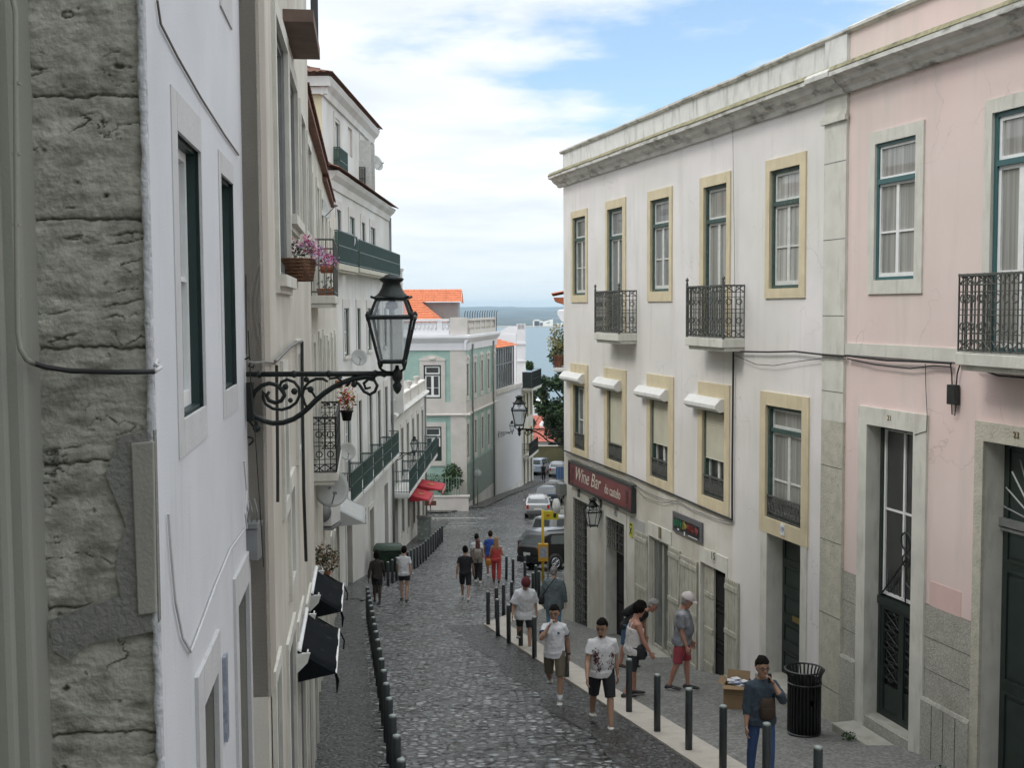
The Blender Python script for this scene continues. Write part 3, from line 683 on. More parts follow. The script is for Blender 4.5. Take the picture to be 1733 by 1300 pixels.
mb = MB(); mb.box(rD16[0]+.02, rD16[0]+.48, .06, .10, rD16[2]+.04, rD16[3]-.05)
for z_ in (.3, 1.0, 1.7): mb.box(rD16[0]+.04, rD16[0]+.46, .04, .06, rD16[2]+z_, rD16[2]+z_+.08)
mb.build('door_leaf', WOODW, o)
dd = door(w1, r15, .34, DOORG, (rr(1287.7, 1370, 897, 1150)[0], rr(1287.7, 1366, 897, 1150)[1], r15[2]-1.2, r15[3]+.05), STONE, panels=5, proud=.025, name='panelled_door')
mb = MB(); mb.box((r15[0]+r15[1])/2-.17, (r15[0]+r15[1])/2+.17, .255, .27, r15[2]+1.02, r15[2]+1.12); mb.build('letter_flap', mat('brass', (.35, .28, .1), .4, .1, 5, metal=.8), dd)
# wall skins
SP = w1.hit(1240, 880)[0]; PT, CT, CB = w1.z(4.09), w1.z(3.56), w1.z(3.2)
SE = w1.L; S0p = w1.hit(1396, 600)[0]
w1.wall('wall', PW, 0, S0p, LOWZ, PT, w1.holes, reveal=STONE_Y, back=0)
w1.wall('ground_floor_wall', PLOW, 0, SP, -3.2, LOWZ, w1.holes, reveal=STONE, y=0)
w1.wall('ground_floor_wall', PW, SP, S0p, -3.2, LOWZ, w1.holes, reveal=STONE)
mb = MB()
mb.quad((0, 0, -3.2), (0, 0, PT), (0, 9, PT), (0, 9, -3.2)); mb.quad((0, 9, -3.2), (0, 9, PT), (SE, 9, PT), (SE, 9, -3.2)); mb.quad((0, .25, PT-.3), (SE, .25, PT-.3), (SE, 9, PT-.3), (0, 9, PT-.3)); mb.quad((0, .25, PT-.3), (SE, .25, PT-.3), (SE, .25, PT), (0, .25, PT)); mb.quad((0, 0, PT), (SE, 0, PT), (SE, .25, PT), (0, .25, PT))
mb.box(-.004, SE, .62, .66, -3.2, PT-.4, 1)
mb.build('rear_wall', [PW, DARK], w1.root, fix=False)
mb = MB(); mb.box(S0p, SE, -.05, .2, w1.z(-1.8), CB, 0); mb.box(S0p, SE, -.05, .2, -3.2, w1.z(-1.8)-.003, 1)
mb.box(S0p-.06, SE+.03, -.10, -.045, w1.hit(1397, 212, .05)[1], w1.hit(1397, 203, .05)[1]); mb.box(S0p-.03, SE+.02, -.075, -.045, w1.hit(1397, 203, .05)[1], w1.hit(1397, 198, .05)[1])
mb.build('pilaster', [STONE, STONE_P], w1.root, fix=False)
mb = MB()
for k in range(8): zj = w1.z(2.2)-k*1.18; mb.box(S0p+.003, SE-.003, -.0525, -.049, zj-.005, zj+.005)
mb.build('pilaster_joints', IRONW, w1.root)
prof = lambda z: [(-.02, z(3.2)), (.06, z(3.2)), (.10, z(3.27)), (.20, z(3.33)), (.24, z(3.40)), (.34, z(3.43)), (.34, z(3.50)), (.28, z(3.56)), (-.02, z(3.575))]
cornice(w1, 'cornice', prof(w1.z), -.30, S0p-.05, WEATHER)
cornice(w1, 'cornice', [(o_+.05, z_) for o_, z_ in prof(w1.z)], S0p-.045, SE+.004, WEATHER)
cornice(w1, 'cornice_coping', [(-.02, w1.z(3.578)), (.27, w1.z(3.562)), (.33, w1.z(3.495)), (.36, w1.z(3.505)), (.31, w1.z(3.58)), (-.02, w1.z(3.62))], -.28, SE, MOSS)
w1.wall('parapet', WEATHER_P, 0, S0p, w1.z(3.6), PT-.004, (), y=-.012)
mb = MB(); mb.box(S0p, SE-.003, -.06, .18, w1.z(3.62), PT+.02); mb.build('parapet_pier', WEATHER_P, w1.root)
cornice(w1, 'parapet_coping', [(-.28, PT), (.05, PT-.02), (.09, PT+.02), (.09, PT+.055), (.0, PT+.09), (-.28, PT+.09)], -.08, SE+.01, WEATHER)
cornice(w1, 'skirting', [(0, -3.2), (.05, -3.2), (.05, -1.35), (0, -1.32)], SE-4.4, rr(1287, 1290, 1000, 1100)[0], STONE_P)
# band of paler stone over the shops
mb = MB(); q = rr(1066, 1092, 873, 900); mb.box(q[0], q[1], -.008, 0, q[2]-.1, q[3]); mb.build('render_patch', mat('grey_render_patch', (.40, .40, .39), .9, .05, 2), w1.root)
def plate(f, px, py, w, h, txt, off=.035, face=None, ink=None, parent=None, size=None):
    s_, z_ = f.hit(px, py, off); q = MB(); q.box(s_-w/2, s_+w/2, -off-.012, -off+.01, z_-h/2, z_+h/2); o = q.build('number_plate', face or WHITEP, parent or f.root)
    if txt: text('numeral', txt, size or h*.8, (s_, -off-.013, z_), o, ink or IRON, ext=.003)
    return o
DKB = mat('dark_number_tile', (.05, .05, .05), .4)
plate(w1, 979.5, 835, .16, .2, None, .024, DKB); plate(w1, 1042, 866, .20, .22, '3', .026, mat('grey_tile', (.3, .3, .3), .5), IRON); plate(w1, 1117, 902, .13, .24, None, .026, mat('ochre_tile', (.2, .17, .1), .5)); plate(w1, 1207.5, 942, .16, .2, '15', .026, STONE, IRON, size=.2); plate(w1, 1324.5, 897, .13, .19, '19', .034, WHITEP, mat('number_blue', (.03, .05, .25), .4), size=.13)
# sloping doorsteps
STEP = mat('doorstep_stone', (.40, .385, .33), .85, .15, 5, .3, 50, stain=(.22, .2, .17), stain_amt=.5, stain_scale=(6, 6, 6), stain_lo=.5)
def step(f, s0, s1, zt, pr=.3, h=1.0, y1=.3, name='doorstep', label=None):
    q = MB(); q.box(s0, s1, -pr, y1, zt-h, zt); o = q.build(name, STEP, f.root, bevel=.015); 
    return o
for r, e in ((rD1, .1), (rD3, .1), (rG, .12), (rD16, .1), (r15, .06)):
    zt = r[2]+.0; step(w1, r[0]-e, r[1]+e, zt+.003, .26 if r is not r15 else .2)

# ================================================================== RIGHT: pink house
YC = 2.5
p1 = Fac('pink_house', (RX(YB), YB), (RX(YC), YC), 'pink stuccoed house with grey limestone door and window surrounds, door numbers 21 and 23', base=gz(14))
rr = p1.rect
window(p1, rr(1482, 1551, 244, 475), sur=rr(1472, 1564, 226.4, 498), smat=STONE, outer=TEAL, sash=WHITEP, tr=.27, mid=.48, depth=.10, ow=.05, sw=.035)
r = list(rr(1678, 1770, 192, 600)); zf = p1.hit(1619.6, 597, .5)[1]; r[2] = zf; q = list(rr(1666, 1784, 172, 600)); q[2] = zf
window(p1, r, sur=q, smat=STONE, outer=TEAL, sash=WHITEP, tr=.2, mid=.42, depth=.11, ow=.06, sw=.05, pane=CURT)
s0 = p1.hit(1618, 500, .5)[0]; balcony(p1, s0, s0+2.6, zf, h=p1.hit(1617, 464, .5)[1]-zf, pr=.5, slab=.15, knobs=False)
r21 = rr(1467, 1546, 717, 1212); q21 = rr(1453, 1568, 685.5, 1212)
o = door(p1, (r21[0], r21[1], r21[2], r21[3]), .33, DARK, (q21[0], q21[1], r21[2]-1.5, q21[3]), STONE, proud=.04, name='green_double_door', panels=1); IRONW_, IRONW = IRONW, IRON
a, b, c, d = r21; lt = c+(d-c)*.40; mb = MB(); fr(mb, a, b, c, d, .07, .30, .36); mb.box(a, b, .28, .36, lt-.06, lt+.06)
fr(mb, a+.07, (a+b)/2, c+.05, lt-.06, .06, .31, .345); fr(mb, (a+b)/2, b-.07, c+.05, lt-.06, .06, .31, .345); mb.box(a+.1, b-.1, .33, .35, c+.05, c+.5)
mb.build('door_leaf', DOORG, o, fix=False)
q = MB()
for i in range(2):
    x0 = a+.13+i*((b-a)/2-.05); x1 = x0+(b-a)/2-.22
    for k in range(4): z0 = c+.6+k*(lt-c-.7)/4; z1 = z0+(lt-c-.7)/4-.06; fr(q, x0, x1, z0, z1, .018, .325, .335); q.ring(((x0+x1)/2, .33, (z0+z1)/2), (x1-x0)*.36, .009, 'y', 10, 4); q.tube([(x0, .33, z0), (x1, .33, z1)], .008, 4); q.tube([(x0, .33, z1), (x1, .33, z0)], .008, 4)
for i in range(1, 7): x = a+.08+(b-a-.16)*i/7; q.tube([(x, .33, lt+.1), (x-.02, .33, lt+.28), (x+.02, .33, lt+.5)], .007, 4)
q.build('door_grille', IRONW, o, fix=False); q = MB()
q = MB(); fr(q, a+.08, b-.08, lt+.1, d-.05, .04, .32, .35); q.box((a+b)/2-.02, (a+b)/2+.02, .32, .35, lt+.1, d-.05); q.box(a+.1, b-.1, .325, .345, (lt+d)/2+.05, (lt+d)/2+.08); q.build('fanlight', WHITEP, o, fix=False); q = MB(); xr = (a+b)/2+.12; q.ring((xr, .29, lt+1.0), .13, .014, 'y', 14, 5); q.ring((xr, .29, lt+.72), .09, .012, 'y', 12, 5); q.tube([(xr, .29, lt+.1), (xr, .29, lt+1.13)], .012, 5); q.tube([(a+.12, .29, lt+.12), (xr-.02, .29, lt+.72)], .014, 5); q.tube([(xr, .29, lt+.4), (b-.1, .29, lt+.2)], .01, 5); q.build('fanlight_grille', IRON, o, fix=False)
q = MB(); q.box(a+.1, b-.1, .355, .365, lt+.1, d-.05); q.build('pane', DKGL, o)
for c in kids(o):
    if not c.name.startswith(('surround', 'handle')): c.location.y -= .10
r23 = rr(1661.5, 1800, 744.6, 1330); q23 = rr(1648, 1815, 710.8, 1330)
IRONW = IRONW_; o = door(p1, (r23[0], r23[0]+1.35, r23[2]-.3, r23[3]), .34, DOORG, (q23[0], r23[0]+1.55, r23[2]-1.5, q23[3]), STONE_P, proud=.035, name='wide_double_door', panels=3, leaves=2)
a, b, d = r23[0], r23[0]+1.35, r23[3]; lt = p1.hit(1700, 872, -.4)[1]; q = MB(); q.box(a, b, .22, .30, lt-.1, lt); q.box(a, b, .24, .30, lt-.16, lt-.12)
for k in range(11): th = R(8+k*16.4); cxx = (a+b)/2; q.tube([(cxx, .27, lt+.02), (cxx+.66*math.cos(th), .27, lt+.02+min(.9, d-lt-.05)*math.sin(th))], .014, 4)
q.build('fanlight_bars', METALG, o, fix=False)
for px, py, t_ in ((1505.5, 708, '21'), (1720, 737, '23')):
    s_, z_ = p1.hit(px, py, .04); text('door_number', t_, .11, (s_, -.042, z_), p1.root, mat('bronze_numeral', (.16, .12, .05), .5), ext=.006)
BZ = p1.z(-4.1); PZ2 = p1.z(-5.4)
p1.wall('wall', PPINK, 0, p1.L, BZ, p1.z(4.09), p1.holes, reveal=STONE)
p1.wall('plinth', PLINTH, 0, p1.L, -4.2, BZ, p1.holes, reveal=STONE, y=-.012)
for a_, b_ in ((0, q21[0]), (q21[1], q23[0])):
    cornice(p1, 'plinth_course', [(0, -4.2), (.06, -4.2), (.06, PZ2-.04), (.04, PZ2), (0, PZ2)], a_, b_, PLINTH)
for k in (1, 2, 3):
    sx = q21[1]+(q23[0]-q21[1])*k/4; mb = MB(); mb.box(sx-.006, sx+.006, -.063, -.05, -4.2, PZ2-.05); mb.build('plinth_joint', IRONW, p1.root)
for zj in (BZ-.45, BZ-.9):
    for a_, b_ in ((0, q21[0]), (q21[1], q23[0])): mb = MB(); mb.box(a_, b_, -.0145, -.012, zj-.004, zj+.004); mb.build('plinth_joint', IRONW, p1.root)
q = rr(1574, 1627, 983, 1030); mb = MB(); mb.box(q[0], q[1], -.006, 0, q[2]-.12, q[3]); mb.build('pink_patch', mat('salmon_patch', (.70, .50, .47), .9, .06, 3), p1.root)
mb = MB(); q0 = p1.z(-.75); q1 = p1.z(-.57); mb.box(0, s0+.02, -.025, 0, q0, q1); mb.build('string_course', STONE, p1.root)
cornice(p1, 'cornice', [(o_+.02, z_) for o_, z_ in prof(p1.z)], .006, p1.L, WEATHER)
cornice(p1, 'cornice_coping', [(-.02, p1.z(3.578)), (.30, p1.z(3.562)), (.35, p1.z(3.50)), (.37, p1.z(3.505)), (.33, p1.z(3.575)), (-.02, p1.z(3.62))], .01, p1.L, MOSS)
cornice(p1, 'parapet_coping', [(-.28, p1.z(4.09)), (.03, p1.z(4.09)), (.08, p1.z(4.12)), (.08, p1.z(4.16)), (.02, p1.z(4.20)), (-.28, p1.z(4.20))], .01, p1.L, WEATHER)
mb = MB(); T = p1.z(4.08)
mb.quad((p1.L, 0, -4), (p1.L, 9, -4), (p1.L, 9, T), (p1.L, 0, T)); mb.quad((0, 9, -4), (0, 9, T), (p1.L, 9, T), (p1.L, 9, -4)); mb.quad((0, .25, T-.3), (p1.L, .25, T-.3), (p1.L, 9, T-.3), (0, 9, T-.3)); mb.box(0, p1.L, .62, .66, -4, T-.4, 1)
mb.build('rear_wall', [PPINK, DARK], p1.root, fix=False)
mb = MB(); mb.box(1.6, 2.4, .8, 1.6, T-.3, T+.45); mb.box(1.5, 2.5, .7, 1.7, T+.45, T+.52); mb.build('chimney', METALG, p1.root)
zt = r21[2]; mb = MB(); mb.box(r21[0]+.002, r21[1]-.002, -.0, .21, zt-1, zt+.02); mb.box(q21[0]-.0, q21[1]-.0, -.42, -.03, zt-1.2, zt-.16); mb.build('doorstep', STEP, p1.root, bevel=.015)

# ================================================================== LEFT: near whitewashed wall with the stone quoin
a1 = Fac('whitewashed_house', (LX(5.0), 5.0), (LX(9.02), 9.02), 'near whitewashed house with rough stone quoin and two deep green windows', base=gz(7))
rr = a1.rect
def leaned(f, TL, BR, BL=None):
    s0 = (f.hit(*TL)[0]+f.hit(*(BL or TL))[0])/2; zt = f.hit(*TL)[1]; zb = f.hit(*(BL or TL))[1]; s1 = f.hit(*BR)[0]
    return s0, s1, zb, zt
rA1 = leaned(a1, (296.5, 216.5), (348, 688), (311.5, 711)); sA1 = leaned(a1, (286.7, 141.7), (350, 736), (303, 778))
rA2 = leaned(a1, (371.5, 290), (401, 644.5), (381.4, 663)); sA2 = leaned(a1, (366, 250), (401.5, 684.5), (380, 708))
LIMEW = mat('whitewashed_stone', (.55, .55, .55), .9, .06, 4, .2, 40, stain=(.40, .36, .32), stain_amt=.5, stain_scale=(6, 6, 6), stain_lo=.56)
for r, s_ in ((rA1, sA1), (rA2, sA2)):
    o = window(a1, r, sur=s_, smat=LIMEW, proud=.006, depth=.14, outer=mat('sea_green_paint', (.016, .038, .035), .45), sash=WHITEP, tr=.0, mid=.5, ow=.02, sw=.05, pane=SKYGL)
q = a1.hit(391, 50); mb = MB(); mb.box(a1.hit(371, 0)[0], q[0], -.012, 0, q[1], q[1]+.5); o = mb.build('upper_surround', LIMEW, a1.root)
rA3 = leaned(a1, (338.7, 1199), (365.5, 1200), (345, 1300)); rA4 = leaned(a1, (398.5, 1027.6), (419.7, 1100), (405, 1300))
door(a1, (rA3[0], rA3[1], -1.2, rA3[3]), .3, METALG, (rA3[0]-.22, rA3[1]+.12, -1.2, rA3[3]+.22), LIMEW, proud=.02, name='grey_shutter_door', panels=1)
door(a1, (rA4[0], min(rA4[1], a1.L-.3), -1.2, rA4[3]), .3, METALG, (rA4[0]-.15, min(rA4[1], a1.L-.3)+.12, -1.2, rA4[3]+.22), LIMEW, proud=.02, name='grey_shutter_door', panels=1)
mb = MB(); q = rr(377, 384, 1110, 1262); mb.box(q[0], q[0]+.1, -.024, 0, q[2], q[3]); mb.build('tile_panel', mat('blue_tile_panel', (.26, .29, .34), .4, .3, 30), a1.root)
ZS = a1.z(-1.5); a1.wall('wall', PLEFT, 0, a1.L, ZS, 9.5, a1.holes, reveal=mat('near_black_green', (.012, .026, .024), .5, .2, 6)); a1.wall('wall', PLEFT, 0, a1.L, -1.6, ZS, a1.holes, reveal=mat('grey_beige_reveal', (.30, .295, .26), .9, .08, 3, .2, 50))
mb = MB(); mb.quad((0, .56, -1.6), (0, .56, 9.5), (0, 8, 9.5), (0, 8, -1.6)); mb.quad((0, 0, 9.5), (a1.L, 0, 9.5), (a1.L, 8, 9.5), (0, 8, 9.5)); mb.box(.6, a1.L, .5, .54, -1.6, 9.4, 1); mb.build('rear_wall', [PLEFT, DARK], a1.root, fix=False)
mb = MB(); mb.tube([(.02, -.02, 9), (.02, -.012, 0)], .02)
# quoin: dressed blocks badly weathered, face looks straight up the street
QST = mat('weathered_quoin_stone', (.46, .455, .395), .97, .35, 7, .45, 38, stain=(.17, .165, .13), stain_amt=.8, stain_scale=(6, 6, 20), stain_lo=.47)
n_, l_ = nd(QST); at_ = n_.new('ShaderNodeVertexColor'); at_.layer_name = 'wear'; bb = n_['Principled BSDF']; src = bb.inputs['Base Color'].links[0].from_socket
mq = n_.new('ShaderNodeMix'); mq.data_type = 'RGBA'; l_.new(at_.outputs[0], mq.inputs[0]); l_.new(src, mq.inputs[6]); mq.inputs[7].default_value = (.035, .032, .022, 1); l_.new(mq.outputs[2], bb.inputs['Base Color'])
QJ = [ -1.7, atY(150, 1245, 5).z-a1.zb, atY(150, 1030, 5).z-a1.zb, atY(150, 785, 5).z-a1.zb, atY(150, 590, 5).z-a1.zb, atY(150, 372, 5).z-a1.zb, atY(150, 165, 5).z-a1.zb, atY(150, -60, 5).z-a1.zb, 6.9, 7.5, 8.1, 8.8, 9.5]
zr_ = [-1.7+i*.05 for i in range(int((2.9+1.7)/.05))]; zr_ = [z for z in zr_ if z < 58.2-a1.zb] ; z0_ = zr_[-1]; zr_ += [z0_+i*.0055 for i in range(1, 640)]; zr_ += [zr_[-1]+i*.08 for i in range(1, 60) if zr_[-1]+i*.08 < 9.5]
mb = MB(); nx = 96; wq = .60; vs = []; wear = []
V3 = Vector
for z_ in zr_:
    for i in range(nx+1):
        x_ = -wq + wq*i/nx
        nv = mnoise.fractal(V3((x_*6, z_*6, 2.2)), .8, 2.1, 5); fine = mnoise.fractal(V3((x_*26, z_*34, 5.2)), .8, 2.1, 3); pit = mnoise.noise(V3((x_*13, z_*19, 9.1)))+.25*fine
        wob = .007*math.sin(x_*7)+.010*nv+.007*fine
        dj = min(abs(z_+wob-q) for q in QJ); jd = max(0, 1-dj/(.007+.009*max(0, nv))); soft = max(0, 1-dj/.05)
        ck = abs(mnoise.noise(V3((x_*3.2+.5*nv, z_*13+.6*nv, 4.4)))); gate = max(0, mnoise.noise(V3((x_*5, z_*5, 7)))+.02)
        crack = max(0, 1-ck/(.028+.04*max(0, fine)))*min(1, gate*5)
        pt = max(0, min(1, (pit-.60)*5))
        mot = max(0, min(.75, (mnoise.fractal(V3((x_*5, z_*8, 21)), .9, 2.2, 5)-.04)*1.3))
        edge = max(0, 1-abs(x_)/.05)*max(0, mnoise.noise(V3((1, z_*7, 3)))+.1)*1.2+max(0, 1-abs(x_+.52)/.05)*.6*max(0, .5+mnoise.noise(V3((4, z_*5, 3))))
        w_ = max(jd*.9, crack*.95, pt*.9, mot*.55, soft*(.25+.5*max(0, fine)), min(.8, edge)); wear.append(min(1, w_))
        dep = .006*nv+.0022*fine - .016*jd - .010*crack - .012*pt - .006*soft
        ex = max(0, 1-abs(x_)/.02); vs.append((LX(5)+x_-ex*.008, 5.0 - dep + ex*.012, z_+a1.zb))
nz = len(zr_)-1
mb.add(vs, [(j*(nx+1)+i, j*(nx+1)+i+1, (j+1)*(nx+1)+i+1, (j+1)*(nx+1)+i) for j in range(nz) for i in range(nx)], 0, True)
qo = mb.build('stone_quoin', QST, None, fix=False); qo.parent = a1.root
ca = qo.data.color_attributes.new('wear', 'FLOAT_COLOR', 'POINT'); ca.data.foreach_set('color', [c for w_ in wear for c in (w_, w_, w_, 1)])
bpy.context.view_layer.update(); qo.matrix_parent_inverse = a1.root.matrix_world.inverted()
mb = MB(); mb.box(-.012, .05, .0, .05, -1.6, 9.5)
vs = []
for i in range(241):
    z_ = -1.6+11.1*i/240; n_1 = mnoise.noise(Vector((3, 7, z_*9)))*.012; n_2 = mnoise.noise(Vector((9, 1, z_*23)))*.007
    vs += [(LX(5)-.022+n_1+n_2, 5.0, z_+a1.zb), (LX(5)-.018+n_1+n_2, 4.978, z_+a1.zb), (LX(5)+.004, 4.975+n_2*.5, z_+a1.zb), (LX(5)+.006-.02*.125, 5.03, z_+a1.zb)]
mb = MB(); mb.add(vs, [(i*4+k, i*4+k+1, i*4+5+k, i*4+4+k) for i in range(240) for k in range(3)], 0, True); cp = mb.build('plaster_edge', mat('rough_lime_edge', (.54, .55, .57), .95, .2, 9, .9, 28, stain=(.22, .21, .19), stain_amt=.8, stain_scale=(40, 40, 12), stain_lo=.55), None, fix=False); cp.parent = a1.root; cp.matrix_parent_inverse = a1.root.matrix_world.inverted()
# cement repair with a flat stone slip, beside the corner
CEM = mat('grey_cement_patch', (.24, .24, .22), .95, .2, 6, .6, 40, stain=(.08, .08, .07), stain_amt=.6, stain_scale=(6, 6, 6), stain_lo=.5)
mb = MB(); P_ = lambda px, py: (atY(px, py, 4.985).x, atY(px, py, 4.985).z)
poly = [P_(*p) for p in ((205, 738), (262, 728), (270, 1050), (262, 1068), (150, 1090), (118, 1118), (90, 1100), (86, 1050), (150, 1025), (205, 1010), (195, 950), (215, 890), (178, 800))]
mb.prism(poly, 4.978, 5.01); cp = mb.build('cement_repair', CEM, None); cp.parent = a1.root; cp.matrix_parent_inverse = a1.root.matrix_world.inverted()
mb = MB(); poly = [P_(*p) for p in ((224, 750), (262, 746), (267, 1036), (236, 1040))]; mb.prism(poly, 4.962, 4.99); cp = mb.build('stone_slip', mat('stone_slip', (.33, .325, .285), .9, .1, 3, .3, 50), None, bevel=.006); cp.parent = a1.root; cp.matrix_parent_inverse = a1.root.matrix_world.inverted()

# plastered house that comes forward on the far left
b1 = Fac('grey_plastered_house', (-2.62, -9), (-2.62, 4.94), 'grey plastered house front at the left edge with a pipe clipped to it', base=gz(0))
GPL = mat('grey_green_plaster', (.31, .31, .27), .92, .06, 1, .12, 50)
b1.wall('wall', GPL, 0, b1.L, -2.5, 12)
mb = MB(); x0, x1 = atY(0, 650, 4.8).x, atY(38, 0, 4.9).x
mb.box(-4.5, -2.0, 4.84, 5.6, -2.5+b1.zb, 12+b1.zb); mb.box(-4.5, -2.07, 4.80, 4.9, -2.5+b1.zb, 12+b1.zb); mb.box(-4.5, -2.14, 4.76, 4.82, -2.5+b1.zb, 12+b1.zb)
pl = mb.build('pilaster', GPL, None, bevel=.05); pl.parent = b1.root; bpy.context.view_layer.update(); pl.matrix_parent_inverse = b1.root.matrix_world.inverted()
mb = MB(); mb.quad((0, 0, 12), (b1.L, 0, 12), (b1.L, 9, 12), (0, 9, 12)); mb.quad((0, 0, -2), (0, 0, 12), (0, 9, 12), (0, 9, -2)); mb.quad((0, 9, -2), (0, 9, 12), (b1.L, 9, 12), (b1.L, 9, -2)); mb.build('rear_wall', GPL, b1.root, fix=False)
# ================================================================== LEFT: cream house with the tan pier (B), then C, D, E
LB = lambda y: -.76 - .125*y
B2 = Fac('cream_house', (LB(9.0), 9.0), (LB(17.2), 17.2), 'tall cream house with a tan rendered pier beside the whitewashed one', base=gz(13))
rr = B2.rect
zbot = atY(440, 1180, 9).z - B2.zb
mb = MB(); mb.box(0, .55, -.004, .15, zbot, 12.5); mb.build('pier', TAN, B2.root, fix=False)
def fixr(xl, xr, yt, yb, f=B2): 
    s0, z1 = f.hit(xl, yt); s1 = f.hit(xr, yt)[0]; z0 = f.hit(xl, yb)[1]
    return s0, s1, z0, z1
GREYR = mat('grey_reveal_stone', (.33, .33, .32), .9, .1, 3, .2, 50)
for (xl, xr, yt, yb, dp) in ((460.5, 480, 21, 462, .16), (484.5, 497.5, 112, 358, .13), (505, 512, 190, 385, .12), (517, 523, 241, 398, .12)):
    r = fixr(xl, xr, yt, yb); window(B2, r, depth=dp, sur=(r[0]-.13, r[1]+.13, r[2]-.16, r[3]+.15), smat=STONE, proud=.035, outer=METALG, sash=WHITEC, tr=0, mid=.5, pane=CURT2, sill=.09)
for (xl, xr, yt, yb, pn) in ((476, 481.5, 640, 860, DKGL), (488, 494.5, 835, 1000, METALG), (500, 505, 600, 770, DKGL)):
    r = fixr(xl, xr, yt, yb); r = (r[0], max(r[1], r[0]+.45), r[2], r[3]); window(B2, r, depth=.2, sur=(r[0]-.14, r[1]+.14, r[2]-.14, r[3]+.16), smat=STONE, proud=.03, outer=METALG, sash=WHITEC, tr=0, mid=.5, pane=pn)
for s_ in (.35, 1.9, 3.6, 5.4, 7.0):
    w_ = .95 if s_ > 1 else .5; zt = (zbot-.3) if s_ < 1 else 2.35-.144*(s_-4)*0
    g0 = gz(9+s_)-B2.zb
    door(B2, (s_, s_+w_, g0-.2, g0+2.3), .25, DOORG if int(s_*3) % 2 else METALG, (s_-.12, s_+w_+.12, g0-.2, g0+2.42), STONE, proud=.025, name='street_door', panels=2)
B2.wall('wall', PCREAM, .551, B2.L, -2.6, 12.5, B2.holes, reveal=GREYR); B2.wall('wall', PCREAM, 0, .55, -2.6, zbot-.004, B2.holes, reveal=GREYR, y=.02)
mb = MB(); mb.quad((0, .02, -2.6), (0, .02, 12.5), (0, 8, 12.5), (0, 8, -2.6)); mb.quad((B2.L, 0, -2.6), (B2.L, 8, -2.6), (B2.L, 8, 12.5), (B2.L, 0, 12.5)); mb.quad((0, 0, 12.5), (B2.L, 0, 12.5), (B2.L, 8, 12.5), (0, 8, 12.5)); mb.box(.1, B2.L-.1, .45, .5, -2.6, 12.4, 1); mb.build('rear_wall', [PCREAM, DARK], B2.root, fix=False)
# overhanging ledge with a planter high up
sL = B2.hit(498, 38)[0]; zL = atY(520, 40, 12).z-B2.zb; mb = MB(); mb.box(2.9, 4.7, -.30, 0, zL, zL+.12); o = mb.build('window_ledge', mat('brown_ledge', (.16, .11, .09), .9, .2, 5), B2.root)
mb = MB(); n_ = 9
for i in range(n_): x = 2.95+1.7*i/(n_-1); mb.tube([(x, -.28, zL+.12), (x, -.28, zL+.75)], .008, 4)
mb.box(2.92, 4.68, -.29, -.27, zL+.72, zL+.75); mb.build('railing', IRON, o, fix=False)
C1 = Fac('old_tiled_house', (LX(17.2), 17.2), (LX(27.2), 27.2), 'old low-eaved cream house with brown clay tiles and iron balconies', base=gz(22))
ze = C1.z(3.16)
wins = []
for s_ in (3.3, 6.2, 8.6):
    for zt, h_ in ((2.4, 2.2), (-.6, 2.2)):
        r = (s_, s_+.85, C1.z(zt-h_), C1.z(zt)); window(C1, r, depth=.2, sur=(r[0]-.15, r[1]+.15, r[2], r[3]+.15), smat=STONE, outer=GREENP, sash=WHITEC, tr=0, mid=.5, pane=CURT2)
for s_ in (1, 4, 7):
    g0 = gz(17.2+s_)-C1.zb; door(C1, (s_, s_+.95, g0-.2, g0+2.3), .25, DOORG, (s_-.14, s_+1.09, g0-.2, g0+2.44), STONE, proud=.03, name='street_door', panels=2)
C1.wall('wall', PCREAM, 0, C1.L, -2.8, ze, C1.holes, reveal=STONE)
mb = MB(); mb.quad((0, 0, -2), (0, 0, ze), (0, 8, ze+2), (0, 8, -2)); mb.quad((C1.L, 0, -2), (C1.L, 8, -2), (C1.L, 8, ze+1), (C1.L, 0, ze)); mb.box(.1, C1.L-.1, .45, .5, -2.6, ze-.1, 1); mb.build('rear_wall', [PCREAM, DARK], C1.root, fix=False)
mb = MB(); roofplane(mb, (-.1, -.15, ze), (C1.L, -.15, ze), (C1.L, 5, ze+1.3), (-.1, 5, ze+1.3), rows=12); mb.box(-.1, C1.L, -.13, .1, ze-.10, ze-.02); mb.build('roof', TILEB, C1.root, fix=False)
balcony(C1, 3.0, 6.2, C1.z(.22), h=.95, pr=.42, detail=False, m=IRONW, slab=.14)
balcony(C1, 3.0, 6.4, C1.z(-2.84), h=.98, pr=.42, detail=True, m=IRON, slab=.14, knobs=False)
C2 = Fac('narrow_tiled_house', (LX(27.2), 27.2), (LX(40.7), 40.7), 'narrow old house with broken brown eaves between two white ones', base=gz(34))
ze = C2.z(3.02)
for s_ in (1.5, 5, 8.5):
    for zt, h_ in ((2.2, 1.9), (-.8, 2.1)):
        r = (s_, s_+.9, C2.z(zt-h_), C2.z(zt)); window(C2, r, depth=.2, sur=(r[0]-.15, r[1]+.15, r[2]-.1, r[3]+.15), smat=STONE, outer=GREENP, sash=WHITEC, tr=0, mid=.5, pane=CURT2)
for s_ in (2, 5.4, 9.2):
    g0 = gz(27.2+s_)-C2.zb; door(C2, (s_, s_+1.0, g0-.2, g0+2.35), .25, DARK, (s_-.14, s_+1.14, g0-.2, g0+2.5), STONE, proud=.03, name='street_door', panels=2)
C2.wall('wall', PCREAM, 0, C2.L, -2.8, ze, C2.holes, reveal=STONE)
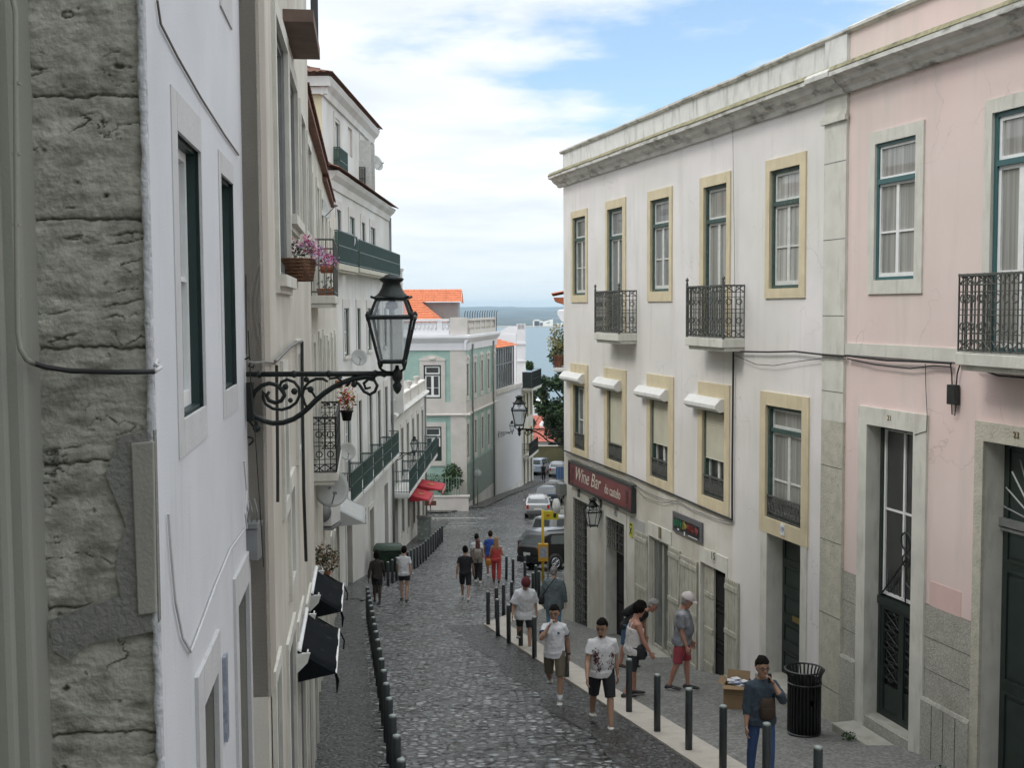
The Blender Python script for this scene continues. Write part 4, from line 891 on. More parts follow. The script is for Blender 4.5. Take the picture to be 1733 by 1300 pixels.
mb = MB(); roofplane(mb, (0, -.12, ze), (7.5, -.12, ze), (7.5, 5, ze+1.2), (0, 5, ze+1.2), rows=12); roofplane(mb, (7.5, .05, ze), (C2.L, .05, ze), (C2.L, 5, ze+1.2), (7.5, 5, ze+1.2), rows=12); mb.box(0, 7.5, -.1, .1, ze-.1, ze-.02); mb.build('roof', TILEB, C2.root, fix=False)
mb = MB(); mb.box(.1, C2.L-.1, .45, .5, -2.6, ze-.1, 1); mb.quad((0, 0, -2), (0, 8, -2), (0, 8, ze+1), (0, 0, ze)); mb.build('rear_wall', [PCREAM, DARK], C2.root, fix=False)

DX = lambda y: -6.88 + .022*y
D = Fac('white_corner_house', (DX(39.2), 39.2), (DX(55.1), 55.1), 'tall white house with two tiled eaves, a cream side wall and green balconies', base=gz(47))
rr = D.rect
zE2, zE1 = D.z(4.55), D.z(7.75)
R1c = [(551, 555.5, 345), (568.6, 576, 353), (590.6, 599, 365), (611, 617, 375), (626, 634, 383)]
for xl, xr, yt in R1c[1:]:
    s0, z1 = D.hit(xl, yt); s1 = max(D.hit(xr, yt)[0], s0+.9); z0 = D.z(1.75)
    window(D, (s0, s1, z0, z1), depth=.14, sur=(s0-.22, s1+.22, z0-.05, z1+.3), smat=LIOZ, proud=.03, outer=GREENP, sash=WHITEP, tr=0, mid=.5, pane=SKYGL)
cols = []
for xl, xr in ((581.5, 590), (603.7, 609), (621, 629.5), (636, 642), (648.5, 654)):
    s0 = D.hit(xl, 550)[0]; s1 = max(s0+.85, min(D.hit(xr, 550)[0], s0+1.1)); cols.append((s0, s1))
    z1 = D.z(0.0); z0 = D.hit(xl, 590)[1] if 0 else D.z(-1.72)
    window(D, (s0, s1, z0, z1), depth=.14, sur=(s0-.2, s1+.2, z0-.1, z1+.32), smat=LIOZ, proud=.03, outer=GREENP, sash=WHITEP, tr=0, mid=.5, pane=CURT2, sill=.08)
    z1 = D.z(-3.55); z0 = D.z(-6.6)
    window(D, (s0, s1, z0, z1), depth=.14, sur=(s0-.2, s1+.2, z0, z1+.3), smat=LIOZ, proud=.03, outer=GREENP, sash=WHITEP, tr=0, mid=.5, pane=CURT2, bars=2)
for k, (s0, s1) in enumerate(cols):
    g0 = gz(39.2+s0)-D.zb
    if k in (0, 2): door(D, (s0-.1, s0+1.1, g0-.2, g0+2.6), .3, DARK if k == 0 else DOORG, (s0-.3, s0+1.3, g0-.2, g0+2.8), STONE, proud=.03, name='street_door', panels=2)
    if k == 4: D.holes.append((s0-.3, s0+1.0, g0-.2, g0+3.6, .6))
D.wall('wall', PFAR, 0, D.L, -3, zE2, D.holes, reveal=LIOZ)
mb = MB(); mb.quad((D.L, 0, -3), (D.L, 9, -3), (D.L, 9, zE2), (D.L, 0, zE2)); mb.quad((0, 0, -3), (0, 0, zE2), (0, 9, zE2), (0, 9, -3)); mb.box(.1, D.L-.1, .62, .66, -3, zE2-.1, 1); mb.build('side_wall', [PFAR, DARK], D.root, fix=False)
mb = MB(); roofplane(mb, (-.3, -.42, zE2), (D.L+.3, -.42, zE2), (D.L+.3, .6, zE2+.42), (-.3, .6, zE2+.42), rows=3); mb.build('lower_eave', TILEB, D.root, fix=False)
cornice(D, 'lower_cornice', [(0, zE2-.55), (.06, zE2-.55), (.10, zE2-.3), (.26, zE2-.16), (.34, zE2-.02), (0, zE2-.02)], 0, D.L+.05, PFAR)
# attic storey, set back a little and shorter
aS1 = D.hit(628, 300, -.35)[0]; AW = []
for xl, xr, yt, yb in ((566, 575.5, 203, 330), (589, 598, 213, 262), (609, 617, 240, 345)):
    s0, z1 = D.hit(xl, yt, -.3); s1 = s0+1.0; z0 = D.z(4.72) if yb > 265 else D.hit(xl, yb, -.3)[1]; AW.append((s0, s1, z0, z1))
A_h = []
sv = D.holes; D.holes = A_h
for k, r in enumerate(AW):
    A_h.append((r[0], r[1], r[2], r[3], .5))
    if k == 1:
        q = MB(); q.box(r[0], r[1], .38, .42, r[2], r[3]); q.build('blind_window', LIOZ, D.root); continue
    q = MB(); fr(q, r[0], r[1], r[2], r[3], .07, .36, .44, 0); fr(q, r[0]+.07, (r[0]+r[1])/2, r[2]+.07, r[3]-.07, .05, .38, .43, 1); fr(q, (r[0]+r[1])/2, r[1]-.07, r[2]+.07, r[3]-.07, .05, .38, .43, 1); o = q.build('window', [GREENP, WHITEP], D.root, fix=False)
    q = MB(); q.box(r[0]+.05, r[1]-.05, .44, .46, r[2]+.05, r[3]-.05); q.build('pane', SKYGL if k == 0 else DKGL, o); q = MB(); fr(q, r[0]-.2, r[1]+.2, r[2]-.1, r[3]+.3, .198, .27, .30); q.build('surround', LIOZ, o)
D.wall('attic_wall', PFAR, .8, aS1, zE2-.1, zE1-.05, A_h, depth=.5, reveal=LIOZ, y=.30); D.holes = sv
mb = MB(); mb.quad((.8, .30, zE2-.1), (.8, .30, zE1), (.8, 8, zE1), (.8, 8, zE2-.1)); mb.build('attic_side_wall', mat('pale_yellow_plaster', (.66, .60, .42), .9, .05, 1), D.root, fix=False)
mb = MB(); mb.quad((aS1, .30, zE2-.1), (aS1, 8, zE2-.1), (aS1, 8, zE1), (aS1, .30, zE1)); mb.build('attic_side_wall', PFAR, D.root, fix=False)
cornice(D, 'cornice', [(-.30, zE1-.65), (-.22, zE1-.65), (-.18, zE1-.42), (-.02, zE1-.25), (.05, zE1-.06), (-.3, zE1-.06)], .6, aS1+.15, PFAR)
mb = MB(); mb.box(.62, .8, .1, 7, zE1-.62, zE1-.4); mb.box(.5, .8, .0, 7, zE1-.38, zE1-.06); mb.build('side_cornice', PFAR, D.root)
mb = MB(); roofplane(mb, (.35, -.12, zE1), (aS1+.45, -.12, zE1), (aS1-1.5, 4.2, zE1+1.5), (3.4, 4.2, zE1+1.5), rows=9); roofplane(mb, (.35, 8.3, zE1), (.35, -.12, zE1), (3.4, 4.2, zE1+1.5), (3.4, 4.3, zE1+1.5), rows=6); roofplane(mb, (aS1+.45, -.12, zE1), (aS1+.45, 8.3, zE1), (aS1-1.5, 4.3, zE1+1.5), (aS1-1.5, 4.2, zE1+1.5), rows=6); mb.build('roof', TILEB, D.root, fix=False)
OLIVE = mat('green_balcony_panel', (.10, .17, .14), .6, .3, 8, stain=(.3, .3, .25), stain_amt=.5, stain_scale=(9, 9, 3), stain_lo=.5)
for k, pn in ((0, OLIVE), (2, mat('rusty_panel', (.27, .25, .22), .8, .3, 6, stain=(.15, .08, .05), stain_amt=.7, stain_scale=(6, 6, 6), stain_lo=.5))):
    r = AW[k]; ob_ = balcony(D, r[0]-.35, r[1]+.45, r[2]-.05, h=1.0, pr=.25, detail=False, m=GREENP, slab=.2, sm=PFAR, panel=OLIVE if k == 0 else pn); ob_.location.y = .30
r = AW[2]
for xs_ in (r[0]-.1, r[1]+.05): mb = MB(); mb.box(xs_, xs_+.05, -.15, .28, r[2]+.1, r[3]+.05); mb.build('open_shutter', WHITEC, D.root)
# upper green balcony, lower row of green balconies
zf = D.z(1.42)
balcony(D, D.hit(572, 470, .5)[0], D.hit(600, 470, .5)[0]+.6, zf+.02, h=1.05, pr=.55, detail=False, m=GREENP, slab=.2, sm=STONE_P, panel=OLIVE)
balcony(D, D.hit(606, 470, .5)[0]+.2, D.L-.15, zf+.02, h=1.0, pr=.55, detail=False, m=GREENP, slab=.16, sm=STONE_P, panel=OLIVE)
zf = D.z(-6.66); s0 = D.hit(575, 830, .5)[0]
GPN = mat('dark_green_mesh_panel', (.028, .05, .045), .6, .3, 20)
for k in range(5):
    a = max(.9, s0)+k*2.85; balcony(D, a, min(a+2.55, D.L-.05), zf, h=1.02, pr=.5, detail=False, m=GREENP, slab=.16, sm=PFAR)
mb = MB(); mb.tube([(D.L-.1, -.08, -2.5), (D.L-.1, -.08, zE2-.4)], .06, 6); mb.build('downpipe', METALG, D.root)
# door hood and lower plinth
cornice(D, 'skirting', [(0, -3), (.05, -3), (.05, -1.2), (0, -1.2)], 2.2, D.L, STONE)

E = Fac('terraced_white_house', (DX(55.1), 55.1), (DX(71.4), 71.4), 'lower white house with a roof terrace and a long green balcony over red awnings', base=gz(63))
rr = E.rect; zp = E.z(-4.42); zc = E.z(-5.35)
sx = [1.2+2.62*k for k in range(6)]
for k, s_ in enumerate(sx):
    z1 = E.z(-6.05); z0 = E.z(-8.55); window(E, (s_, s_+.95, z0, z1), depth=.14, sur=(s_-.18, s_+1.13, z0, z1+.25), smat=LIOZ, proud=.03, outer=GREENP, sash=WHITEP, tr=0, mid=.5, pane=DKGL, bars=2)
    g0 = gz(55.1+s_)-E.zb
    if k in (0, 4): E.holes.append((s_-.2, s_+1.1, g0-.2, g0+3.1, .5))
    else: window(E, (s_, s_+1.0, g0+.75, g0+2.7), depth=.2, sur=(s_-.18, s_+1.18, g0+.6, g0+2.9), smat=LIOZ, proud=.03, outer=GREENP, sash=mat('ochre_frame', (.36, .24, .08), .6), tr=0, mid=.5, pane=DKGL)
E.wall('wall', PFAR, 0, E.L, -3, zc, E.holes, reveal=LIOZ)
cornice(E, 'cornice', [(0, zc), (.06, zc), (.25, zc+.18), (.3, zc+.28), (.22, zc+.36), (.0, zc+.38)], -.02, E.L+.2, PFAR)
E.wall('parapet', LIOZ, 0, E.L, zc+.3, zp, (), y=-.03)
mb = MB(); mb.box(0, E.L+.04, -.08, .22, zp, zp+.09); 
for s_ in (0.3, 4.2, 8.2, 12.2, E.L-.5): mb.box(s_, s_+.45, -.06, .2, zc+.3, zp+.0)
mb.build('parapet_coping', LIOZ, E.root)
mb = MB(); mb.quad((E.L, 0, -3), (E.L, 9, -3), (E.L, 9, zp), (E.L, 0, zp)); mb.quad((0, .2, zc+.3), (E.L, .2, zc+.3), (E.L, 9, zc+.3), (0, 9, zc+.3)); mb.box(.1, E.L-.1, .62, .66, -3, zc-.1, 1); mb.quad((0, 9, -3), (0, 9, zc), (E.L, 9, zc), (E.L, 9, -3)); mb.build('side_wall', [PFAR, DARK], E.root, fix=False)
zf = E.z(-8.78)
for k in range(4):
    a = .4+k*3.95; balcony(E, a, a+3.65, zf, h=1.05, pr=.8, detail=False, m=GREENP, slab=.18, sm=PFAR)
mb = MB(); mb.tube([(E.L-.2, -.08, -2.5), (E.L-.2, -.08, zc)], .06, 6); mb.build('downpipe', METALG, E.root)
cornice(E, 'skirting', [(0, -3), (.05, -3), (.05, -1.0), (0, -1.0)], .2, E.L, STONE)
# house set back on that terrace
E2 = Fac('terrace_flat', (-9.6, 60), (-8.6, 76), 'white upper flat standing back on the roof terrace', base=E.zb+zc+.3)
for s_ in (1.5, 4.5, 7.5, 10.5, 13): window(E2, (s_, s_+1, .3, 2.4), depth=.15, outer=WHITEP, sash=WHITEP, tr=0, pane=CURT2)
E2.wall('wall', PFAR, 0, E2.L, 0, 3.6, E2.holes, back=6)

# ================================================================== the green tiled house on the corner below
HX, HY = -3.32, 84.0
H = Fac('green_tiled_house', (-15.5, 84.0), (HX, HY), 'grand house faced with pale green tiles and stone bands, orange roof and roof balustrade', base=gz(84))
rr = H.rect; z = lambda py: H.z(-(py-520)/2000*84.0)
HS_len = math.hypot(-1.36-HX, 95.7-HY)
def peak(q, a, b, z0, z1, y=-.06): 
    m_ = (a+b)/2; q.prism([(a, z0), (b, z0), (b, z0+(z1-z0)*.35), (m_+(b-m_)*.45, z0+(z1-z0)*.8), (m_, z1), (m_-(b-m_)*.45, z0+(z1-z0)*.8), (a, z0+(z1-z0)*.35)], y, .01)
def hwin(f, s0, s1, z0, z1, sw_, zt, door_=False, pk=True, w3=.9):
    o = window(f, (s0, s1, z0, z1), depth=.12, sur=(s0-sw_, s1+sw_, z0-.35, z1+.3), smat=LIOZ, proud=.06, outer=DOORG, sash=WHITEP, tr=.27, mid=.42 if not door_ else .0, pane=DKGL, ow=.10, sw=.09)
    if pk: q = MB(); peak(q, s0-sw_*1.15, s1+sw_*1.15, z1+.3, zt, -.09); q.ell(((s0+s1)/2, -.10, z1+.45), .28, .06, .14, 10); q.build('pediment', LIOZ, o, fix=False)
    if door_: q = MB(); q.box(s0+.08, s1-.08, .0, .06, z0, z0+(z1-z0)*.42); q.build('lower_shutter', DOORG, o)
    return o
for dxs in (0, -5.2, -8.6):
    s0 = H.hit(717, 640)[0]+dxs; s1 = H.hit(746.5, 640)[0]+dxs
    hwin(H, s0, s1, z(674), z(617), .28, z(600)); hwin(H, s0, s1, z(781), z(722), .3, z(708), True, False)
ztop = z(592); s_c0 = H.hit(762, 640)[0]
H.wall('wall', AZUL, 0, H.L, -2.2, ztop, H.holes, reveal=LIOZ)
mb = MB(); mb.box(s_c0, H.L+.05, -.05, .05, -2.2, ztop); mb.box(H.L-.0, H.L+.05, .05, 1.2, -2.2, ztop); mb.build('corner_pilaster', LIOZ, H.root)
for nm, ya, yb, pr in (('stone_band', 702, 681, .055), ('stone_band', 566, 545, .02)):
    mb = MB(); mb.box(0, s_c0-.003 if pr > .03 else H.L, -pr, .02, z(ya), z(yb)); mb.build(nm, LIOZ if pr > .03 else WHITES, H.root)
def hcorn(f, a, b):
    cornice(f, 'cornice', [(0, z(592)), (.10, z(592)), (.12, z(580)), (.3, z(575)), (.42, z(571)), (.42, z(567)), (0, z(566))], a, b, WHITES)
    cornice(f, 'band_moulding', [(0.05, z(704)), (.15, z(703)), (.15, z(701)), (.05, z(700))], a, b, LIOZ)
hcorn(H, 0, H.L+.35)
G2 = Fac('', (HX, HY), (-1.36, 95.7), '', base=H.zb); G2.root = empty('side_front', (HX, HY, H.zb), G2.ang); 
bpy.context.view_layer.update(); G2.root.parent = H.root; G2.root.matrix_parent_inverse = H.root.matrix_world.inverted()
# (parts of the side front hang from the house itself)
sideroot = G2.root; G2s = G2
for c0, r1, r2 in ((790.3, (615, 670), (719, 777)), (803.2, (611, 665), (711, 767)), (814.9, (607.5, 660), (705, 758)), (825.7, (604, 656), (699, 752)), (835.8, (601, 651), (692, 744))):
    s0 = G2.hit(c0, 640)[0]-.38
    hwin(G2, s0, s0+.8, z(671), z(616), .22, z(600)); hwin(G2, s0, s0+.8, z(777), z(719), .2, z(708), False, False)
AZULG = mat('grey_green_tile', (.27, .33, .30), .6, .12, 2, 0, stain=(.2, .24, .22), stain_amt=.5, stain_scale=(.8, .8, .8), stain_lo=.5)
G2.wall('side_wall', AZUL, 0, G2.L, z(790), ztop, G2.holes, reveal=LIOZ); G2.wall('side_wall', AZULG, 0, G2.L, -.9, z(790)-.002, G2.holes); G2.wall('side_base', PFAR, 0, G2.L, -2.6, .3, (), y=-.03)
mb = MB(); mb.box(.06, G2.L, -.052, .02, z(701), z(681)); mb.build('stone_band', LIOZ, sideroot); mb = MB(); mb.box(G2.L-.5, G2.L+.02, -.06, .02, -2, ztop); mb.build('end_pilaster', LIOZ, sideroot)
hcorn(G2, -.3, G2.L+.3)
for px in (797.5, 833): s_ = G2.hit(px, 700)[0]; mb = MB(); mb.tube([(s_, -.14, -2.3), (s_, -.14, z(700)), (s_-.05, -.14, z(690)), (s_-.05, -.14, z(585))], .07, 6); mb.box(s_-.2, s_+.1, -.22, -.06, z(590), z(583)); mb.build('downpipe', METALG, sideroot)
def balus(f, a, b, ax, parent, side=False):
    q = MB(); q.box(a, b, -.14, .16, z(566)-.0, z(558)); q.box(a, b, -.16, .18, z(543), z(539)); n = int((b-a)/.28)
    for i in range(n):
        x = a+(b-a)*(i+.5)/n
        if int((x-a)/2.1) != int((x+.28-a)/2.1): q.box(x-.16, x+.22, -.12, .14, z(558), z(543)); continue
        q.lathe([(.05, 0), (.10, .15), (.10, .28), (.05, .45), (.07, z(543)-z(558))], 8, (x, 0, z(558)))
    q.build('roof_balustrade', WHITES if not side else LIOZ, parent, fix=False)
mb = MB(); mb.box(H.L-1.05, H.L+.15, -.2, 1.0, z(566), z(537)); mb.build('balustrade_pier', LIOZ, H.root)
balus(H, 0, H.L-1.1, 0, H.root); balus(G2, 1.1, G2.L, 0, sideroot, True)
mb = MB(); zr = z(562); roofplane(mb, (0, .7, zr), (H.L-.9, .7, zr), (H.L-3.9, 4.8, zr+2.45), (0, 4.8, zr+2.45), rows=14, pitch=.26); roofplane(mb, (H.L-.9, .7, zr), (H.L-.9, 10, zr), (H.L-3.9, 10, zr+2.45), (H.L-3.9, 4.8, zr+2.45), rows=12, pitch=.26); mb.build('roof', TILE, H.root, fix=False)
mb = MB(); mb.box(0, H.L-.2, 1.2, 11, -1.5, z(575)); mb.build('rear_wall', PFAR, H.root)
sa, sb = H.hit(703, 520, -6)[0]-2.0, H.hit(775, 520, -6)[0]; zz0, zz1 = z(545)-.6, H.zb and atY(740, 512, 90).z-H.zb
mb = MB(); mb.box(sa, sb, 6, 9.5, z(566), zz1); 
for k in range(7): xk = sb-.4-k*.75; mb.box(xk, xk+.03, 5.96, 6, z(566), zz1)
d_ = mb.build('dormer', mat('zinc_cladding', (.30, .31, .31), .6, .1, 2, metal=.2), H.root)
mb = MB(); roofplane(mb, (sa-.3, 5.6, zz1), (sb+.25, 5.6, zz1), (sb+.25, 7.8, zz1+1.0), (sa-.3, 7.8, zz1+1.0), rows=6); mb.quad((sb+.27, 5.6, zz1-.05), (sb+.27, 9.9, zz1-.05), (sb+.27, 7.8, zz1+.95), (sb+.27, 7.8, zz1+.95)); mb.build('dormer_roof', TILE, d_, fix=False)
mb = MB()
for i in range(14): x = sb+.5+i*.18; mb.tube([(x, 6+.4*i, z(566)), (x+.02, 6+.4*i, z(530)), (x+.1, 5.9+.4*i, z(526))], .025, 4)
mb.build('terrace_railing', IRON, H.root, fix=False)
# garden wall, fence
Wg = Fac('garden_wall', (-11.0, 82.2), (-3.1, 82.2), 'low pale garden wall in front of the green house', 'wall', base=gz(82.2))
Wg.wall('wall_face', LIOZ, 0, Wg.L, -.6, 1.0, back=.3); mb = MB(); mb.box(0, Wg.L+.1, -.05, .35, 1.0, 1.1); mb.build('coping', LIOZ, Wg.root)
fe = empty('garden_fence', (-7.0, 82.35, gz(82.2)+1.1), 0, 'pale green iron fence on the garden wall below the green house', 'fence')
mb = MB(); FG = mat('pale_green_iron', (.25, .36, .29), .6)
for i in range(17): x = .2+i*.19; mb.box(x, x+.04, 0, .04, 0, 1.35+.1*(i % 2))
mb.box(0, 3.4, 0, .03, .15, .2); mb.box(0, 3.4, 0, .03, 1.2, 1.25); mb.build('pickets', FG, fe)

# white wall, glazed veranda, tower block and balconied house further down
Fw = Fac('blank_white_house', (-1.36, 95.75), (.84, 105.6), 'blank white house wall going downhill with a glazed veranda and orange roof', base=gz(100)); zf_ = lambda py, Y: Fw.z(-(py-520)/2000*Y)
zt0 = zf_(668, 95.7); sv0, sv1 = .05, Fw.hit(868, 620, -.3)[0]
Fw.wall('wall', mat('grey_white_render', (.66, .66, .67), .9, .04, .6), 0, Fw.L, -3.5, zt0, back=7); mb = MB(); mb.box(0, Fw.L, -.12, .1, zt0, zt0+.35); mb.build('terrace_edge', LIOZ, Fw.root)
Fw.wall('damp_base', PFAR, 0, Fw.L, -3.5, .3, y=-.02)
vt = zf_(590, 95.7); mb = MB()
n_ = 9
for i in range(n_+1): x = sv0+(sv1-sv0)*i/n_; mb.box(x-.06, x+.06, .2, .3, zt0+.3, vt)
for zq in (zt0+.35, zt0+(vt-zt0)*.62, vt-.06): mb.box(sv0, sv1, .19, .31, zq-.05, zq+.06)
o = mb.build('veranda_frame', METALG, Fw.root, fix=False); mb = MB(); mb.box(sv0, sv1, .34, .36, zt0+.35, vt); mb.build('pane', CURT, o)
mb = MB(); roofplane(mb, (sv0-.1, -.05, vt), (sv1+.9, -.05, vt), (sv1-.9, 3.2, vt+1.0), (sv0-.1, 3.2, vt+1.0), rows=7); roofplane(mb, (sv1+.9, -.05, vt), (sv1+.9, 5, vt), (sv1-.9, 5, vt+1), (sv1-.9, 3.2, vt+1), rows=7); mb.build('roof', TILE, Fw.root, fix=False)
tw = empty('white_tower_house', (0.2, 110, gz(110)), 0, 'bright white house with a stepped roof terrace above the veranda', 'building')
zz = lambda py, Y: -(py-520)/2000*Y+CZ-gz(110)
mb = MB(); x0, x1 = atY(858, 600, 110).x-.2, atY(889.5, 600, 110).x-.2
mb.box(x0+.9, x1, 0, 6, -3, zz(557, 110)); mb.box(x0-1.6, x0+.88, .8, 6, -3, zz(566, 110)); mb.build('wall', WHITES, tw)
mb = MB(); mb.box(x0+.8, x1+.06, -.1, .05, zz(583, 110), zz(580, 110)); mb.box(x0+.8, x1+.06, -.1, .05, zz(612, 110), zz(610.5, 110)); mb.build('string_course', WHITES, tw)
mb = MB()
for i in range(6): x = x0+1.0+i*(x1-x0-1.1)/5; mb.box(x-.09, x+.09, 0, .2, zz(557, 110), zz(549, 110)); mb.box(x-.07, x+.07, 2+i*.3, 2.2+i*.3, zz(557, 110), zz(550, 110))
mb.box(x0+.9, x1, .02, .18, zz(549.5, 110), zz(548, 110)); mb.prism([(x0-1.2, zz(566, 110)), (x0+.9, zz(566, 110)), (x0+.9, zz(552, 110)), (x0+.2, zz(552, 110))], .9, 1.1); mb.build('terrace_parapet', WHITES, tw)
Gh = Fac('balconied_house', (.86, 105.7), (2.0, 112.5), 'narrow cream house with a dark screened balcony at the foot of the hill', base=gz(109)); zt0 = Gh.z(-(655-520)/2000*107)
for s_ in (.8, 2.9, 5.0):
    for zq in (zt0-2.9, zt0-6.2): window(Gh, (s_, s_+.9, zq, zq+2.2), depth=.15, sur=(s_-.15, s_+1.05, zq, zq+2.35), smat=STONE_Y, outer=GREENP, sash=WHITEP, tr=0, pane=DKGL)
    g0 = gz(105.7+s_)-Gh.zb; door(Gh, (s_, s_+.95, g0-.3, g0+2.3), .3, DOORG, (s_-.1, s_+1.05, g0-.3, g0+2.4), STONE, name='street_door', panels=2)
Gh.wall('wall', PCREAM, 0, Gh.L, -3, zt0, Gh.holes, back=6); mb = MB(); mb.quad((0, 0, zt0), (Gh.L, 0, zt0), (Gh.L, 6, zt0), (0, 6, zt0)); mb.build('flat_roof', PCREAM, Gh.root, fix=False)
balcony(Gh, .3, 6.4, zt0-.1, h=1.5, pr=.9, detail=False, m=IRON, slab=.2, sm=PCREAM, panel=mat('dark_screen', (.03, .04, .04), .7)); balcony(Gh, .4, 6.2, Gh.z(-(775-520)/2000*106), h=1.2, pr=.6, detail=False, m=IRON, slab=.2, sm=PCREAM)

# bottom of the hill: olive wall, low red-roofed houses
ow_ = empty('olive_wall', (4, 122, gz(122)), 0, 'olive painted yard wall behind the parked cars at the foot of the hill', 'wall'); mb = MB(); mb.box(-3.5, 8, 0, .3, -1, 2.55); mb.build('wall_face', mat('olive_paint', (.17, .15, .075), .9, .3, 1.2, col2=(.12, .12, .06)), ow_); mb = MB(); mb.box(-3.5, 8.03, -.06, .36, 2.55, 2.62); mb.build('coping', STONE_P, ow_)
rh = empty('red_roofed_house', (4, 134, gz(134)), 0, 'low white house with a long faded red tiled roof beyond the olive wall', 'building')
zq = lambda py, Y, b=134: CZ-(py-520)/2000*Y-gz(b)
mb = MB(); mb.box(-5, 8, .3, 9, -1.5, zq(748, 134)); mb.build('wall', PFAR, rh); mb = MB(); roofplane(mb, (-5.2, -.2, zq(749, 134)), (8.2, -.2, zq(749, 134)), (8.2, 8, zq(704, 142)), (-5.2, 8, zq(704, 142)), rows=20, pitch=.3); mb.build('roof', REDT, rh, fix=False)
mb = MB()
for s_ in (-2.8, .1, 1.6): mb.box(s_, s_+.9, .2, .3, zq(758, 134), zq(752, 134))
mb.build('window', DARK, rh)
mb = MB(); xk = atY(913, 700, 139).x-4; mb.box(xk, xk+2.4, 4.2, 6.5, zq(728, 139), zq(719, 139)); mb.prism([(xk, zq(719, 139)), (xk+2.4, zq(719, 139)), (xk+2.4, zq(704, 139)), (xk+1.0, zq(706, 139))], 4.3, 6.5); sk = mb.build('roof_dormer', WHITES, rh); mb = MB(); mb.prism([(xk+.5, zq(716, 139)), (xk+2.2, zq(716, 139)), (xk+2.2, zq(707, 139)), (xk+1.15, zq(708, 139))], 4.25, 4.3); mb.build('pane', CURT2, sk)
yh = empty('yellow_chimney_house', (5, 150, gz(150)), 0, 'pale yellow house top with a flat slate cap peeping over the red roof', 'building'); mb = MB(); xk = atY(912, 700, 150).x-5; zb_ = lambda py: CZ-(py-520)/2000*150-gz(150)
mb.box(xk, xk+3.6, 0, 3, -1, zb_(696)); mb.box(xk+.4, xk+1.0, 1, 2, zb_(692), zb_(670)); mb.build('wall', mat('pale_yellow_wall', (.66, .60, .38), .9, .05, 1), yh); mb = MB(); mb.box(xk-.5, xk+4, -.5, 3.5, zb_(696), zb_(692)); mb.build('roof', METALG, yh)
wh = empty('white_riverside_house', (2, 190, gz(190)), 0, 'flat white building by the river seen through the gap beside the trees', 'building'); mb = MB(); zb_ = lambda py: CZ-(py-520)/2000*190-gz(190)
mb.box(-1.0, 4.0, 0, 6, -3, zb_(688)); mb.box(1.0, 3.4, 1, 6, zb_(688), zb_(680)); mb.build('wall', WHITES, wh); mb = MB(); [mb.box(-.6+i*1.1, 0+i*1.1, -.04, 0, zb_(700), zb_(693)) for i in range(4)]; mb.build('window', DKGL, wh)

# right-hand neighbours beyond the white house (seen edge-on past its corner)
Rn = Fac('tiled_corner_house', (1.92, 39.5), (1.62, 32.3), 'house next to the wine bar corner whose tile eave sticks out past the white wall', base=gz(50)); ze = Rn.z(.42)
Rn.wall('wall', PCREAM, 0, Rn.L, -4.5, ze, back=8)
mb = MB(); L_ = Rn.L; roofplane(mb, (L_-7, -.52, ze-.12), (L_-.05, -.52, ze-.12), (L_-.05, 3.5, ze+1.0), (L_-7, 3.5, ze+1.0), rows=9); mb.prism([(0.0, ze-.55), (.0, ze-.16), (-.48, ze-.16), (-.44, ze-.26), (-.2, ze-.34), (-.12, ze-.52)], L_-7, L_-.1, ax='x'); mb.build('roof', TILE, Rn.root, fix=False)
Ry = Fac('yard_side_house', (4.55, 76), (6.6, 40), 'cream house set back behind the parked cars on the right', base=gz(56)); Ry.wall('wall', PCREAM, 0, Ry.L, -3.5, Ry.z(-1.0), back=6)
Rm = Fac('balcony_house_behind', (4.55, 101), (3.4, 76.2), 'cream house far down on the right with a plant-filled balcony', base=gz(88)); Rm.wall('wall', PCREAM, 0, Rm.L, -3.5, Rm.z(-.3), back=8)
zf = Rm.z(-3.95); balcony(Rm, Rm.L-3.2, Rm.L-.2, zf, h=1.0, pr=.75, detail=False, m=IRON, slab=.18, sm=PFAR)
cornice(Rm, 'cornice', [(0, Rm.z(-1)), (.2, Rm.z(-.9)), (.45, Rm.z(-.5)), (.45, Rm.z(-.25)), (0, Rm.z(-.2))], 0, Rm.L, WHITES)

# buildings behind the viewpoint close the street
bk = empty('house_behind', (0, -9, gz(-9)), 0, 'tall plastered house closing the street behind the viewpoint', 'building'); mb = MB(); mb.box(-9, 9, -8, 0, -3, 16); mb.build('wall', GPL, bk)
bpy.context.view_layer.update()
for c in kids(sideroot):
    mw = c.matrix_world.copy(); c.parent = H.root; c.matrix_parent_inverse = H.root.matrix_world.inverted(); c.matrix_basis = mw
bpy.data.objects.remove(sideroot)
